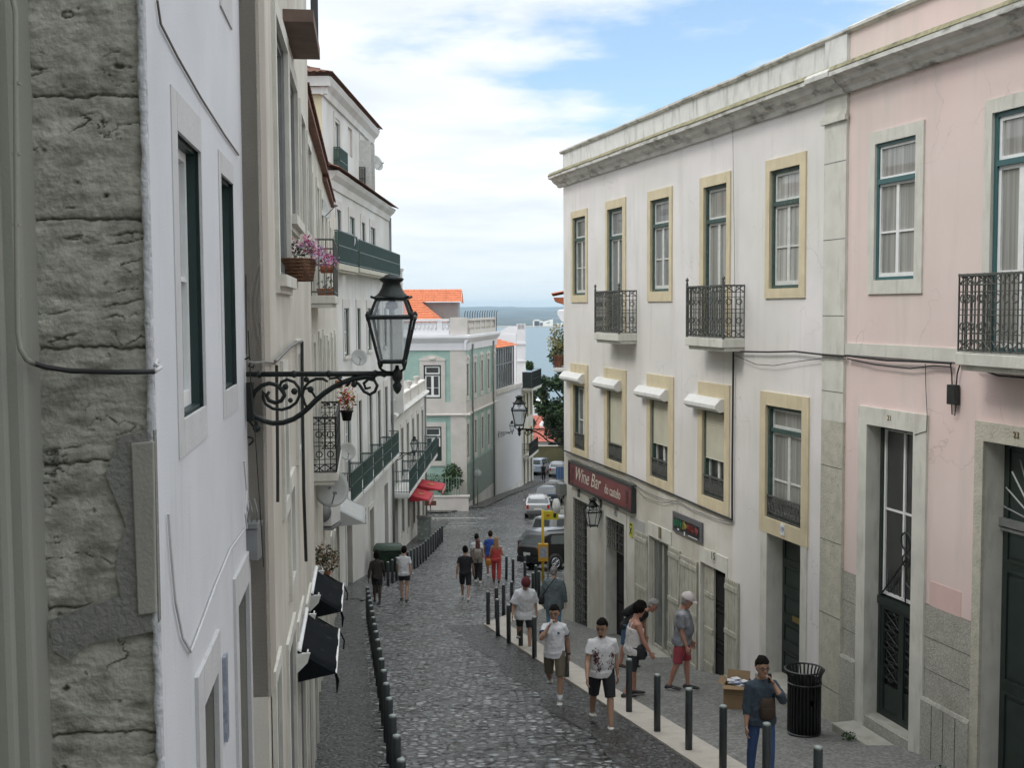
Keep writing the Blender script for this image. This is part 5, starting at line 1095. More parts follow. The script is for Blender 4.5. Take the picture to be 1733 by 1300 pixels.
# ================================================================== street lamps
GLASS = clear_glass('lamp_glass')
def lantern_parts(root, x, z, k=1.0, hang=False):
    """four-sided street lantern, its foot at local (x, 0, z)"""
    def fru(q, w0, z0, w1, z1, r): 
        for a, b in ((-1, -1), (1, -1), (1, 1), (-1, 1)): q.tube([(x+a*w0, b*w0, z0), (x+a*w1, b*w1, z1)], r, 5)
    def sq(q, w, zc, r):
        c = [(x-w, -w, zc), (x+w, -w, zc), (x+w, w, zc), (x-w, w, zc)]
        for i in range(4): q.tube([c[i], c[(i+1) % 4]], r, 5)
    q = MB(); w0, w1, w2 = .10*k, .18*k, .115*k; z0, z1, z2 = z+.05*k, z+.42*k, z+.575*k; r = .013*k
    fru(q, w0, z0, w1, z1, r); fru(q, w1*.95, z1, w2, z2, r); sq(q, w0, z0, r*1.2); sq(q, w1, z1, r*1.5); sq(q, w2, z2, r*1.6)
    q.box(x-w0, x+w0, -w0, w0, z0-.01*k, z0+.004*k)
    for a, b in ((-1, -1), (1, -1), (1, 1), (-1, 1)):
        q.lathe([(.004, -.03*k), (.014*k, -.02*k), (.014*k, .0), (.022*k, .02*k), (.006, .05*k)], 6, (x+a*w1, b*w1, z1)); q.lathe([(.004, -.05*k), (.012*k, -.02*k), (.016*k, .0), (.006, .02*k)], 6, (x+a*w0, b*w0, z0)); q.tube([(x+a*w2, b*w2, z2), (x+a*(w2+.04*k), b*(w2+.04*k), z2+.015*k)], r*.8, 4)
    fm = q.build('lantern_frame', LAMPG, root, fix=False)
    q = MB(); q.lathe([(w2*1.25, z2), (w2*1.2, z2+.02*k), (w2*.95, z2+.045*k), (w2*.72, z2+.09*k), (w2*.62, z2+.13*k), (w2*.85, z2+.15*k), (w2*.9, z2+.165*k), (w2*.55, z2+.18*k), (w2*.45, z2+.195*k), (.01, z2+.205*k)], 14, (x, 0, 0)); q.build('lantern_cap', LAMPG, root)
    q = MB(); e = .006
    def panes(wa, za, wb, zb):
        c0 = [(-wa, -wa), (wa, -wa), (wa, wa), (-wa, wa)]; c1 = [(-wb, -wb), (wb, -wb), (wb, wb), (-wb, wb)]
        for i in range(4):
            j = (i+1) % 4; q.quad((x+c0[i][0], c0[i][1], za), (x+c0[j][0], c0[j][1], za), (x+c1[j][0], c1[j][1], zb), (x+c1[i][0], c1[i][1], zb))
    panes(w0-e, z0, w1-e, z1); panes(w1*.95-e, z1, w2-e, z2); q.build('lantern_glass', GLASS, root, fix=False)
    q = MB(); q.lathe([(.015*k, z2-.01), (.05*k, z2-.04*k), (.055*k, z2-.075*k), (.03*k, z2-.09*k)], 10, (x, 0, 0)); q.tube([(x, 0, z2-.08*k), (x, 0, z2-.16*k)], .022*k, 8); q.build('bulb_holder', METALG, root)
    return fm
def bracket(root, Lr, k=1.0, s=1):
    """wrought-iron scroll bracket from the wall at x=0 out to x=Lr, arm at z=0"""
    q = MB(); u = Lr/1.12; X = lambda px, py: (s*(px-418)/227*u/1.0*.98, 0, (634-py)/227*u)
    q.tube([(0, 0, .01), (s*Lr*.98, 0, .01)], .020*k, 8)
    for px in (440, 500, 560, 640, 655): a = X(px, 633); q.lathe([(.02*k, -.02), (.03*k, 0), (.02*k, .02)], 8, (a[0], 0, .01), ax='x')
    q.box(-.0 if s > 0 else -.05*k, .05*k if s > 0 else 0, -.025, .025, -.34*u, -.05*u)
    T = lambda pts, r: q.tube([X(*p) for p in pts], [r*k*f for f in ([.8]+[1]*(len(pts)-2)+[.7])], 6)
    T([(424, 690), (430, 702), (446, 711), (462, 715), (480, 714), (498, 708), (512, 699), (525, 688), (537, 676), (552, 664), (566, 655), (582, 647), (600, 641), (622, 637), (640, 638)], .020)
    T([(428, 704), (424, 690), (426, 675), (432, 661), (443, 651), (457, 647), (470, 650), (480, 658), (483, 668), (477, 677), (466, 680), (456, 676), (452, 668), (457, 661)], .016)
    T([(452, 668), (446, 660), (446, 672), (450, 682), (462, 690), (478, 692), (492, 688), (503, 680), (509, 668), (508, 655), (500, 645), (488, 641), (478, 645), (474, 655), (480, 664)], .012)
    T([(523, 692), (517, 680), (514, 668), (517, 655), (526, 645), (538, 640), (550, 640), (558, 645)], .011)
    T([(537, 672), (530, 662), (524, 655), (517, 658)], .010)
    T([(560, 640), (575, 638), (583, 645), (578, 653)], .010)
    T([(600, 641), (594, 648), (590, 653)], .012)
    T([(606, 645), (612, 650), (620, 662), (630, 667), (639, 662), (643, 652), (638, 643), (628, 641), (620, 648), (623, 657), (632, 655)], .012)
    T([(428, 706), (433, 714), (437, 722)], .014); 
    for p, r in (((434, 723), .032), ((485, 653), .024), ((500, 661), .026), ((521, 641), .022), ((528, 658), .026), ((603, 650), .024), ((493, 676), .02), ((558, 682), .016)): q.ell(X(*p), r*k, .02*k, r*k, 8)
    T([(418, 705), (422, 712), (428, 720)], .010); T([(418, 738), (427, 740), (427, 746), (420, 752)], .010); T([(416, 606), (424, 603), (426, 611), (422, 618), (430, 620), (432, 615)], .009)
    q.build('scroll_bracket', LAMPG, root, fix=False)
def street_lamp(P, ang, Lr, s, label, k=1.0, lab_group='wall lamps on scroll brackets', xl=None):
    t = empty('street_lamp', P, ang, label, 'street lamp', lab_group); bracket(t, Lr, 1.0, s); xe = s*Lr
    q = MB(); q.lathe([(.006, -.16*k), (.03*k, -.13*k), (.04*k, -.09*k), (.025*k, -.06*k), (.045*k, -.03*k), (.045*k, .02*k), (.02*k, .05*k), (.012, .08*k)], 8, (xe, 0, 0))
    x2 = xe if xl is None else xl
    for sg in (-1, 1): q.tube([(xe, 0, .0), (x2+sg*.05*k, 0, .015*k), (x2+sg*.10*k, 0, .05*k), (x2+sg*.11*k, 0, .115*k)], .012*k, 5)
    q.build('finial', LAMPG, t, fix=False)
    lantern_parts(t, x2, .06*k, k); return t
YL = 8.85
P = atY(417, 636, YL); Pe = atY(672, 628, YL)
street_lamp(P, 0, (Pe-P).x, 1, 'large dark green street lamp on a scroll bracket from the near white wall', .90, xl=(atY(664, 600, YL)-P).x)
P = atY(954, 727, 31.9); street_lamp(P, 0, (P-atY(879, 727, 31.9)).x, -1, 'old glass street lamp on a bracket from the white wine bar corner, above the road', 1.12)
P = atY(664, 767, 55.8); street_lamp(P, 0, 1.05, 1, 'small street lamp on a bracket from the left house between its green balconies', .95)
P = atY(843, 732, 96.4); street_lamp(P, 0, 1.15, 1, 'tiny far street lamp on the blank white wall below the green house', 1.15)
# wall lantern by the wine bar
s_, z_ = w1.hit(1007, 893, .16); t = w1.thing('wall_lantern', s_, 0, z_, 'black wall lantern beneath the wine bar sign', 'lantern'); lantern_parts(t, 0, .0, .95)
for c in kids(t): c.location = (0, -.22, 0)
q = MB(); q.tube([(0, 0, .62), (0, -.1, .75), (0, -.22, .74)], .014, 6); q.box(-.05, .05, -.02, 0, .5, .7); q.build('wall_arm', LAMPG, t)

# ================================================================== signs
SGR = mat('dark_red_sign', (.17, .018, .024), .35, .15, 2, coat=.3); SGF = mat('sign_frame', (.05, .055, .055), .4, metal=.4); SGT = mat('cream_lettering', (.62, .58, .50), .6)
q_ = w1.rect(962, 1068, 781, 818, .1, ref=962); s0, s1, z0, z1 = q_
z0 = w1.hit(962, 818, .12)[1]; z1 = w1.hit(962, 781, .12)[1]; s0 = w1.hit(962, 800, .12)[0]; s1 = w1.hit(1068, 840, .12)[0]
t = w1.thing('wine_bar_sign', (s0+s1)/2, 0, (z0+z1)/2, 'dark red wine bar sign board with cream lettering above the barred doors', 'sign'); w_, h_ = (s1-s0)/2, (z1-z0)/2
mb = MB(); mb.box(-w_, w_, -.10, -.01, -h_, h_); mb.build('board', SGR, t); mb = MB(); fr(mb, -w_-.03, w_+.03, -h_-.03, h_+.03, .05, -.125, -.0); mb.build('frame', SGF, t, fix=False)
text('lettering', 'Wine Bar', .50, (-.55*w_/1.0+.18*w_, -.102, .03), t, SGT, .004, .35, sx=(w_*.86)/1.95); text('lettering', 'do castelo', .34, (w_*.44, -.102, -.03), t, SGT, .004, 0, sx=(w_*.52)/1.55)
for x in (-w_*.88, w_*.86):
    mb = MB(); mb.box(x-.09, x+.09, -.104, -.10, -h_*.55, h_*.55); o = mb.build('emblem', mat('brownish_emblem', (.10, .025, .025), .5), t); mb = MB(); [mb.box(x-.07, x+.07, -.107, -.104, zz_-.03, zz_+.02) for zz_ in (-.22, -.05, .14)]; mb.build('emblem_lines', SGF, o)
s0, s1 = w1.hit(1138, 890, .05)[0], w1.hit(1187, 890, .05)[0]; z1 = w1.hit(1138, 865, .05)[1]; z0 = w1.hit(1138, 898, .05)[1]
t = w1.thing('shop_sign', (s0+s1)/2, 0, (z0+z1)/2, 'small black sign board with green, yellow and red chalky letters over the open doorway', 'sign'); w_, h_ = (s1-s0)/2, (z1-z0)/2
mb = MB(); mb.box(-w_, w_, -.05, -.01, -h_, h_); mb.build('frame', mat('grey_board_frame', (.12, .12, .13), .5), t); mb = MB(); mb.box(-w_+.09, w_-.09, -.056, -.05, -h_+.06, h_-.1); mb.build('board', mat('black_board', (.02, .02, .022), .6), t)
rnd = random.Random(4)
for nm, col, xa, xb in (('green_lettering', (.03, .17, .08), -.82, -.28), ('yellow_emblem', (.35, .30, .06), -.22, .02), ('red_lettering', (.22, .04, .035), .06, .84)):
    mb = MB(); x = xa*w_
    while x < xb*w_-.03:
        h = .10+rnd.random()*.09; zc = .0+rnd.uniform(-.015, .02)
        mb.tube([(x, -.06, zc-h*.5), (x+.012, -.06, zc+h*.5)], .010, 4); 
        if rnd.random() < .7: mb.tube([(x, -.06, zc+rnd.uniform(-.5, .5)*h), (x+.055, -.06, zc+rnd.uniform(-.5, .5)*h)], .009, 4)
        if rnd.random() < .5: mb.ring((x+.03, -.06, zc), .03, .008, 'y', 8, 4)
        x += .06
    mb.build(nm, mat(nm+'_paint', col, .6), t, fix=False)
mb = MB(); mb.box(.15*w_, .75*w_, -.061, -.056, -.17, -.155); mb.box(-.62*w_, -.5*w_, -.061, -.056, -.14, -.11); mb.box(-.15*w_, -.08*w_, -.061, -.056, -.20, -.12); mb.build('white_lines', WHITEP, t)
s_, z_ = w1.hit(1067.5, 897, .02); t = w1.thing('yellow_notice', s_, 0, z_, 'small yellow and black notice on the wall right of door 3', 'notice'); mb = MB(); mb.box(-.10, .10, -.02, -.004, -.17, .17); mb.build('card', mat('notice_yellow', (.55, .55, .06), .5), t); mb = MB(); mb.box(-.07, .07, -.023, -.02, .1, .14); mb.tube([(-.06, -.022, -.1), (.06, -.022, .06)], .012, 4); mb.tube([(-.06, -.022, .06), (.06, -.022, -.1)], .012, 4); mb.box(-.05, .05, -.023, -.02, -.01, .02); mb.build('symbol', IRON, t)
P = w1.w(.05, .18, w1.hit(957, 860, .1)[1]); t = empty('extractor_vent', P, w1.ang, 'round white vent sticking out of the corner below the wine bar sign', 'vent'); mb = MB(); mb.lathe([(.20, 0), (.20, .10), (.12, .14), (.0, .14)], 14, (0, 0, 0), ax='y'); mb.build('cowl', BOXW, t); mb = MB(); mb.box(-.18, .18, -.02, .16, .3, .62); mb.build('housing', METALG, t)

# bus stop
P = ghit(919, 991); t = empty('bus_stop_post', (P.x, P.y, gz(P.y)+.036), 0, 'yellow bus stop post with a timetable panel and a top plate', 'bus stop'); YEL = mat('bus_stop_yellow', (.62, .42, .02), .45, .1, 5); k = P.y/2000; zz = lambda py: (991-py)*k
mb = MB(); mb.tube([(0, 0, 0), (0, 0, zz(862))], .05, 8); mb.build('post', YEL, t); mb = MB(); mb.box(.02, (946-919)*k, -.03, .03, zz(879), zz(864)); o = mb.build('top_plate', mat('plate_yellow', (.60, .52, .03), .5), t, bevel=.01)
mb = MB(); mb.box(6*k, 12*k, -.035, -.03, zz(873), zz(870)); mb.build('red_marks', mat('red_marks', (.6, .08, .02), .5), o); mb = MB(); mb.box(18*k, 23*k, -.035, -.03, zz(875), zz(868)); mb.build('dark_marks', IRON, o)
mb = MB(); mb.box(-8*k, 9*k, -.09, .03, zz(951), zz(920)); o = mb.build('timetable_case', mat('case_orange', (.62, .33, .03), .45), t, bevel=.02); mb = MB(); mb.box(-5*k, 7*k, -.097, -.09, zz(944), zz(926)); mb.build('timetable', mat('poster_lilac', (.36, .40, .48), .3, .4, 9), o)
mb = MB(); mb.box(5*k+.05, 5*k+.1, .05, .1, 0, zz(951)); mb.build('second_post', METALG, t)

# road sign seen from behind, on the pavement by the green house
P = ghit(808.5, 857); t = empty('road_sign', P, 0, 'round road sign seen from behind on a thin grey pole against the green house', 'road sign'); k = P.y/2000; mb = MB(); mb.tube([(0, 0, 0), (0, 0, 66*k)], .035, 6); mb.build('pole', METALG, t); mb = MB(); mb.lathe([(.31, 0), (.31, .02), (.0, .02)], 20, (0, 0, 56*k), ax='y'); mb.build('disc', mat('sign_back_grey', (.36, .38, .38), .5), t)
P = ghit(729, 905); t = empty('sign_pole', P, 0, 'thin grey pole behind the bollards under the red awnings', 'pole'); k = P.y/2000; mb = MB(); mb.tube([(0, 0, 0), (0, 0, 52*k)], .03, 6); mb.build('pole', METALG, t); mb = MB(); mb.box(-10*k, 10*k, -.02, .02, 50*k, 58*k); mb.build('plate', mat('reddish_plate', (.42, .20, .16), .6), t)
P = ghit(718, 915); t = empty('utility_cabinet', P, .1, 'grey-green utility cabinet with faded graffiti at the end of the left pavement', 'cabinet'); mb = MB(); mb.box(-.36, .36, -.2, .2, 0, 1.25); mb.build('body', mat('cabinet_green', (.17, .20, .18), .7, .1, 4, stain=(.5, .52, .5), stain_amt=.7, stain_scale=(5, 5, 5), stain_lo=.5), t, bevel=.02); mb = MB(); mb.box(-.4, .4, -.24, .24, 1.25, 1.33); mb.build('lid', METALG, t)

# ================================================================== awnings
def awning(name, f, s0, s1, zt, drop, pr, m, label, val=.0, bar=WHITEP, group=None, side=True):
    t = f.thing(name, s0, 0, zt, label, 'awning', group); L_ = s1-s0; mb = MB(); n = 6; vs = []
    rows = 5
    for i in range(rows+1):
        q = i/rows; sag = -.03*math.sin(math.pi*q)
        for j in range(n+1): vs.append((L_*j/n, -pr*q-.02, -drop*q+sag+.008*math.sin(j*2.1)))
    mb.add(vs, [(i*(n+1)+j, i*(n+1)+j+1, (i+1)*(n+1)+j+1, (i+1)*(n+1)+j) for i in range(rows) for j in range(n)], 0, True)
    if val: 
        for j in range(n*2): a = L_*j/(n*2); b = L_*(j+1)/(n*2); mb.quad((a, -pr-.022, -drop), (b, -pr-.022, -drop), (b-.01, -pr-.03, -drop-val), (a+.01, -pr-.03, -drop-val))
    if side: mb.add([(0, -.02, 0), (0, -pr-.02, -drop), (0, -.02, -drop*.9-.1)], [(0, 1, 2)]); mb.add([(L_, -.02, 0), (L_, -pr-.02, -drop), (L_, -.02, -drop*.9-.1)], [(0, 1, 2)])
    o = mb.build('canopy', m, t, fix=False); sd_ = o.modifiers.new('thick', 'SOLIDIFY'); sd_.thickness = .012
    mb = MB(); mb.tube([(0, -pr-.02, -drop), (L_, -pr-.02, -drop)], .016, 6); mb.tube([(0, -.03, .01), (L_, -.03, .01)], .03, 6)
    for x in (.03, L_-.03): mb.tube([(x, -.02, -.1), (x, -pr*.5, -drop*.75-.05), (x, -pr, -drop-.01)], .012, 5)
    mb.build('frame', bar, t); return t
BLKA = mat('black_awning_canvas', (.007, .009, .011), .95, .3, 6, spec=.1, stain=(.35, .35, .35), stain_amt=.5, stain_scale=(4, 4, 4), stain_lo=.66)
for (pa, pb, lab) in (((492, 1060), (500, 1042), 'nearest black canvas awning with a white bar, low over the left pavement'), ((509, 990), (514, 962), 'second black canvas awning with a white bar, beyond the nearest one')):
    Y0, Y1 = (12.2, 13.9) if pa[0] == 492 else (15.2, 16.75); sA = (Y0-9)*math.hypot(1, .125); sB = (Y1-9)*math.hypot(1, .125)
    zt = (CZ-3.60 if pa[0] == 492 else CZ-3.72)-B2.zb
    t = awning('canvas_awning', B2, sA, sB, zt, .25, .39, BLKA, lab, group='black awnings over the left pavement')
    for x in (0, sB-sA-.1):
        mb = MB(); mb.prism([(-.0, -.02), (-.15, -.02), (-.12, -.12), (-.04, -.2), (0, -.24)], x-.02, x+.02, ax='x'); mb.tube([(x, -.12, -.02), (x+.12, -.12, -.02)], .01); mb.build('wall_bracket', WHITEC, t)
    mb = MB(); mb.tube([(0, -.41, -.25), (.02, -.43, -.34), (-.01, -.42, -.46)], [.015, .02, .006], 5); mb.build('loose_strap', BLKA, t); mb = MB(); mb.tube([(sB-sA, -.41, -.25), (sB-sA+.05, -.47, -.4), (sB-sA+.02, -.46, -.5)], .01, 5); mb.build('loose_strap', BLKA, t)
GRYA = mat('pale_grey_awning', (.40, .41, .40), .8, .08, 3)
sA = (34.7-27.2)*1.0078; t = awning('grey_awning', C2, sA, sA+2.9, CZ-5.95-C2.zb, .46, .85, GRYA, 'plain pale grey sloping awning over a doorway on the left', bar=IRON)
REDA = mat('red_awning_canvas', (.50, .03, .045), .7, .1, 3); 
for ya, yb, pr, lab in ((62.3, 65.0, 1.05, 'red awning with a pale fan emblem, the nearer of two under the long balcony'), (65.8, 68.3, 1.45, 'red awning with a pale fan emblem, the farther of two under the long balcony')):
    t = awning('red_awning', E, ya-55.1, yb-55.1, CZ-9.95-E.zb, .28, pr, REDA, lab, val=.28, bar=IRON, group='red awnings below the terrace house'); mb = MB()
    for k in range(5): th = R(40+k*25); mb.tube([((yb-ya)/2, -pr*.65, -.17), ((yb-ya)/2+.5*math.cos(th), -pr*.65+.35*math.sin(th), -.17+.10*math.sin(th))], .02, 4)
    mb.build('fan_emblem', mat('faded_gold', (.55, .25, .12), .7), t)
    mb = MB(); [mb.box((yb-ya)*k/11+.05, (yb-ya)*k/11+.14, -pr-.042, -pr-.036, -.5, -.32) for k in range(11)]; mb.build('valance_lettering', WHITEP, t)

# ================================================================== dishes, air conditioning, boxes
def dish(P, face, r, label, arm=(0, .3, -.1)):
    """satellite dish at P facing plan direction `face` (deg from +x)"""
    t = empty('satellite_dish', P, R(face), label, 'satellite dish', 'satellite dishes on the left-hand houses'); mb = MB(); n = 18; vs = []; fs = []
    for i in range(6):
        q = i/5
        for k in range(n): th = 2*math.pi*k/n; vs.append((-.12*r*(1-q*q)*2, r*q*math.cos(th)*.92, r*q*math.sin(th)))
    fs = [(i*n+k, i*n+(k+1) % n, (i+1)*n+(k+1) % n, (i+1)*n+k) for i in range(5) for k in range(n)]
    mb.add(vs, fs, 0, True); o = mb.build('reflector', DISH, t, fix=False); o.rotation_euler = (0, R(-22), 0); s_ = o.modifiers.new('t', 'SOLIDIFY'); s_.thickness = .012; s_.offset = 0
    mb = MB(); mb.tube([(-.05, 0, -r*.8), (.25*r, 0, -r*.75), (r*.95, 0, -.15*r)], .012, 5); mb.box(r*.9, r*1.12, -.03, .03, -.18*r, -.02); mb.build('feed_arm', METALG, t)
    mb = MB(); mb.tube([(-.06, 0, 0), (-.22, 0, -.02), (-.25, arm[1], arm[2])], .018, 6); mb.box(-.26, -.2, -.05, .05, -.07, .07); mb.build('mount', METALG, t)
dish(atY(560, 826, 21.5), -70, .36, 'large grey satellite dish low on the left beside the pale awning')
dish(atY(588, 764, 40.9), -75, .32, 'satellite dish among the lower green balconies on the left')
dish(atY(608, 605, 43.5), -75, .32, 'satellite dish at mid height between the white house windows')
dish(atY(589, 406, 41.2), -70, .30, 'satellite dish above the upper green balcony')
dish(atY(638, 275, 50.3), -40, .35, 'satellite dish seen against the sky by the attic balcony')
dish(atY(545, 346, 26.5), -20, .34, 'dark satellite dish tucked under the brown eaves')
P = atY(556, 866, 24.6); t = empty('air_conditioner', P, -R(7), 'cream air conditioning box on the wall under the large dish', 'air conditioner'); mb = MB(); mb.box(-.30, .12, -.2, .5, -.28, .3); mb.build('casing', BOXW, t, bevel=.02); mb = MB(); mb.lathe([(.22, 0), (.22, .03), (.0, .03)], 16, (-.1, -.2, .02), ax='y'); mb.build('fan_grille', METALG, t); mb = MB(); mb.box(-.34, .14, -.22, .5, -.36, -.3); mb.box(-.42, -.32, -.1, .1, -.3, .3); mb.build('shelf', METALG, t)
s_ = a1.L-.12; P = atY(429, 920, 8.8); t = empty('junction_box', (P.x, 8.8, P.z), 0, 'grey metal junction box at the end of the near white wall', 'junction box'); mb = MB(); mb.box(-.055, .045, -.07, .09, -.12, .12); mb.build('casing', METALG, t, bevel=.006); mb = MB(); mb.box(-.07, .05, -.08, .1, .125, .16); [mb.tube([(x, 0, .16), (x+.01, -.02, .24), (x-.02, .01, .34)], .006, 5) for x in (-.04, -.01, .03)]; mb.build('terminals', METALG, t)
s_, z_ = p1.hit(1613, 668, .06); t = p1.thing('junction_box', s_, 0, z_, 'small black junction box hanging from cables on the pink house', 'junction box'); mb = MB(); mb.box(-.085, .085, -.1, -.02, -.13, .13); mb.build('casing', IRON, t, bevel=.006)
mb = MB(); [mb.tube([(x, -.05, .13), (x*1.3, -.05, .28), (x*2.4, -.045, .42)], .01, 5) for x in (-.04, .05)]; mb.tube([(-.04, -.05, -.13), (-.03, -.05, -.26), (.03, -.05, -.27), (.05, -.05, -.13)], .008, 5); mb.build('leads', CABLE, t)
# pipe and cable over the quoin
Pq = lambda px, py, Y=4.70: tuple(atY(px, py, Y)); t = empty('conduit_pipe', (-2.1, 4.7, gz(4.7)), 0, 'painted conduit pipe coming down the grey pilaster and turning across the stone quoin', 'pipe')
def wtube(name, pts, r, m, root, n=8):
    q = MB(); o0 = root.location; q.tube([tuple(Vector(p)-o0) for p in pts], r, n); o = q.build(name, m, root); o.rotation_euler = (0, 0, 0)
    if root.rotation_euler.z: o.rotation_euler.z = -root.rotation_euler.z; o.location = (0, 0, 0)
    return o
wtube('pipe', [Pq(18, -60), Pq(22, 0), Pq(26, 20), Pq(27, 200), Pq(28, 400), Pq(30, 560), Pq(34, 590), Pq(44, 608), Pq(56, 615, 4.85)], .011, GPL, t)
wtube('dark_cable', [Pq(56, 615, 4.86), Pq(80, 622, 4.93), Pq(120, 628, 4.93), Pq(200, 630, 4.93), Pq(262, 629, 4.94)], .011, CABLE, t)
wtube('painted_cable', [Pq(262, 629, 4.94), Pq(272, 622, 5.0), tuple(a1.w(.02, .01, a1.hit(278, 612)[1])), tuple(a1.w(.06, .012, a1.hit(285, 604)[1])), tuple(a1.w(.07, .01, a1.hit(289, 606)[1]))], .009, LIMEW, t)
for py in (140, 260, 380, 500): v = atY(27, py, 4.7)-t.location; mb = MB(); mb.box(v.x-.014, v.x+.014, -.008, .02, v.z-.005, v.z+.005); mb.build('pipe_clip', GPL, t)
def fcable(name, f, pts, r, m, label, off=.03, seg=4, group=None, sag=0):
    """cable fixed to a front, given by the photo pixels it passes through"""
    W_ = []
    for (x, y) in pts: s_, z_ = f.hit(x, y, off); W_.append(Vector((s_, -off, z_)))
    t = f.thing(name, W_[0].x, 0, W_[0].z, label, 'cable', group); P_ = []
    for a, b in zip(W_, W_[1:]):
        for i in range(seg): q = i/seg; P_.append(a.lerp(b, q)-W_[0] + Vector((0, -W_[0].y*-0 , -sag*math.sin(math.pi*q))))
    P_.append(W_[-1]-W_[0]); P_ = [Vector((p.x, p.y-off, p.z)) for p in P_]
    mb = MB(); mb.tube(P_, r, 5); mb.build('wire', m, t); return t
fcable('sagging_cable', a1, [(285, 870), (289, 930), (297, 1020), (309, 1080), (323, 1104), (345, 1045), (365, 990), (390, 930), (416, 893)], .007, LIMEW, 'painted cable sagging across the lower part of the near white wall', .012)
fcable('diagonal_cable', a1, [(266, 0), (272, 40), (300, 95), (340, 165), (380, 228), (404, 262)], .006, mat('brown_cable', (.14, .12, .10), .8), 'thin brown cable running diagonally across the upper white wall', .010)
fcable('hanging_wire', a1, [(414, 130), (417, 300), (416, 450), (417, 600)], .004, CABLE, 'thin wire beside the tan pier above the big lamp', .012)
fcable('looped_wire', B2, [(420, 560), (424, 640), (432, 740), (440, 860), (446, 960)], .004, CABLE, 'thin wires looping down the tan pier below the big lamp', .02)
fcable('pier_cable', B2, [(419, 612), (430, 614), (450, 613), (466, 616)], .008, CABLEG, 'short grey cable crossing the tan pier above the big lamp', .02)
fcable('cable_bundle', B2, [(466, 612), (478, 600), (490, 588), (503, 580), (511, 578)], .016, CABLEG, 'tangled cable bundle above the left doors', .05)
fcable('cable_bundle', B2, [(468, 618), (469, 700), (470, 800), (470, 850)], .014, CABLE, 'vertical bundle of dark cables on the left cream wall', .04)
fcable('down_pipe', B2, [(511, 578), (512, 700), (514, 830), (518, 950)], .02, IRON, 'black downpipe ending in a hook above the black awnings', .06)
fcable('box_cables', a1, [(413, 780), (417, 830), (415, 870), (418, 895)], .007, LIMEW, 'loose pale cables above the grey junction box', .03)
CG = 'cables along the right-hand houses'
fcable('facade_cable', w1, [(955, 763), (1060, 803), (1150, 842), (1238, 880)], .020, CABLE, 'dark cable stapled above the wine bar sign and shop fronts', .05, group=CG)
fcable('facade_cable', w1, [(958, 770), (1010, 790), (1066, 812), (1100, 836), (1150, 850), (1190, 870), (1238, 884)], .009, CABLEG, 'thin grey cable wandering under the dark one over the shops', .05, group=CG, sag=.03)
fcable('facade_cable', w1, [(1066, 815), (1090, 842), (1120, 852), (1150, 847)], .007, CABLEG, 'loose grey loop of cable right of the wine bar sign', .05, group=CG)
fcable('facade_cable', w1, [(1241, 595), (1240, 700), (1239, 800), (1239, 882)], .020, CABLE, 'vertical black cable between the shuttered windows and the next bay', .05, group=CG)
fcable('facade_cable', w1, [(1240, 200), (1241, 300), (1243, 420), (1244, 560), (1243, 594)], .005, CABLEG, 'hair-thin wire hanging from the white cornice', .08, group=CG)
fcable('facade_cable', w1, [(1241, 595), (1300, 596), (1345, 595), (1390, 600), (1431, 603)], .016, CABLE, 'black cable across the last bay of the white house', .07, group=CG)
fcable('facade_cable', w1, [(1243, 601), (1280, 617), (1310, 619), (1350, 612), (1395, 606), (1431, 608)], .006, CABLE, 'thin drooping wire below the black cable on the white house', .07, group=CG)
fcable('facade_cable', p1, [(1434, 602), (1500, 610), (1560, 612), (1610, 615)], .018, CABLE, 'upper black cable across the pink house', .07, group=CG)
fcable('facade_cable', p1, [(1434, 607), (1480, 617), (1540, 624), (1580, 619), (1610, 621)], .010, CABLE, 'drooping second cable across the pink house', .07, group=CG)
fcable('facade_cable', p1, [(1650, 622), (1690, 636), (1740, 640)], .012, CABLE, 'cable running under the pink house balcony', .07, group=CG)
fcable('facade_cable', p1, [(1566, 616), (1567, 660), (1569, 700), (1568, 730), (1548, 736)], .005, CABLE, 'thin wire down to the doorway numbered 21', .045, group=CG)

# ================================================================== bollards
proto = empty('bollard', (0, 0, 0), 0); mb = MB(); mb.lathe([(.052, -.1), (.052, .86), (.047, .88)], 12); b_o = mb.build('post', BOLL, proto); mb = MB(); mb.lathe([(.050, .872), (.046, .895), (.03, .903), (.0, .904)], 12); mb.build('cap', BOLLT, proto)
first = [True]
def bollard(x, y, label, group, dz=.04, tilt=(0, 0)):
    o = proto if first[0] else copy_tree(proto); first[0] = False
    o.location = (x, y, gz(y)+dz); o.rotation_euler = (tilt[0], tilt[1], random.random()*6); tag(o, label, 'bollard', group)
ORD = ['first', 'second', 'third', 'fourth', 'fifth', 'sixth', 'seventh', 'eighth', 'ninth', 'tenth', 'eleventh', 'twelfth', 'thirteenth', 'fourteenth', 'fifteenth', 'sixteenth', 'seventeenth', 'eighteenth', 'nineteenth', 'twentieth']
y = 12.45; i = 0
while y < 33: bollard(.55-.142*y, y, ORD[i]+' bollard, counted from the viewer, of the long row beside the left pavement', 'bollards edging the left pavement', .0); y += 1.17; i += 1
y = 39.5
bollard(-4.62, 39.5, 'slim grey bollard alone behind the woman in brown', 'bollards edging the left pavement', .03)
y = 42; i = 0
while y < 62.9: bollard(-4.5+.035*(y-42), y, ORD[i]+' bollard, counted from the two walkers, of the row past the green bin', 'bollards past the green bin', .0); y += 1.14; i += 1
BR = 'bollards edging the right pavement'
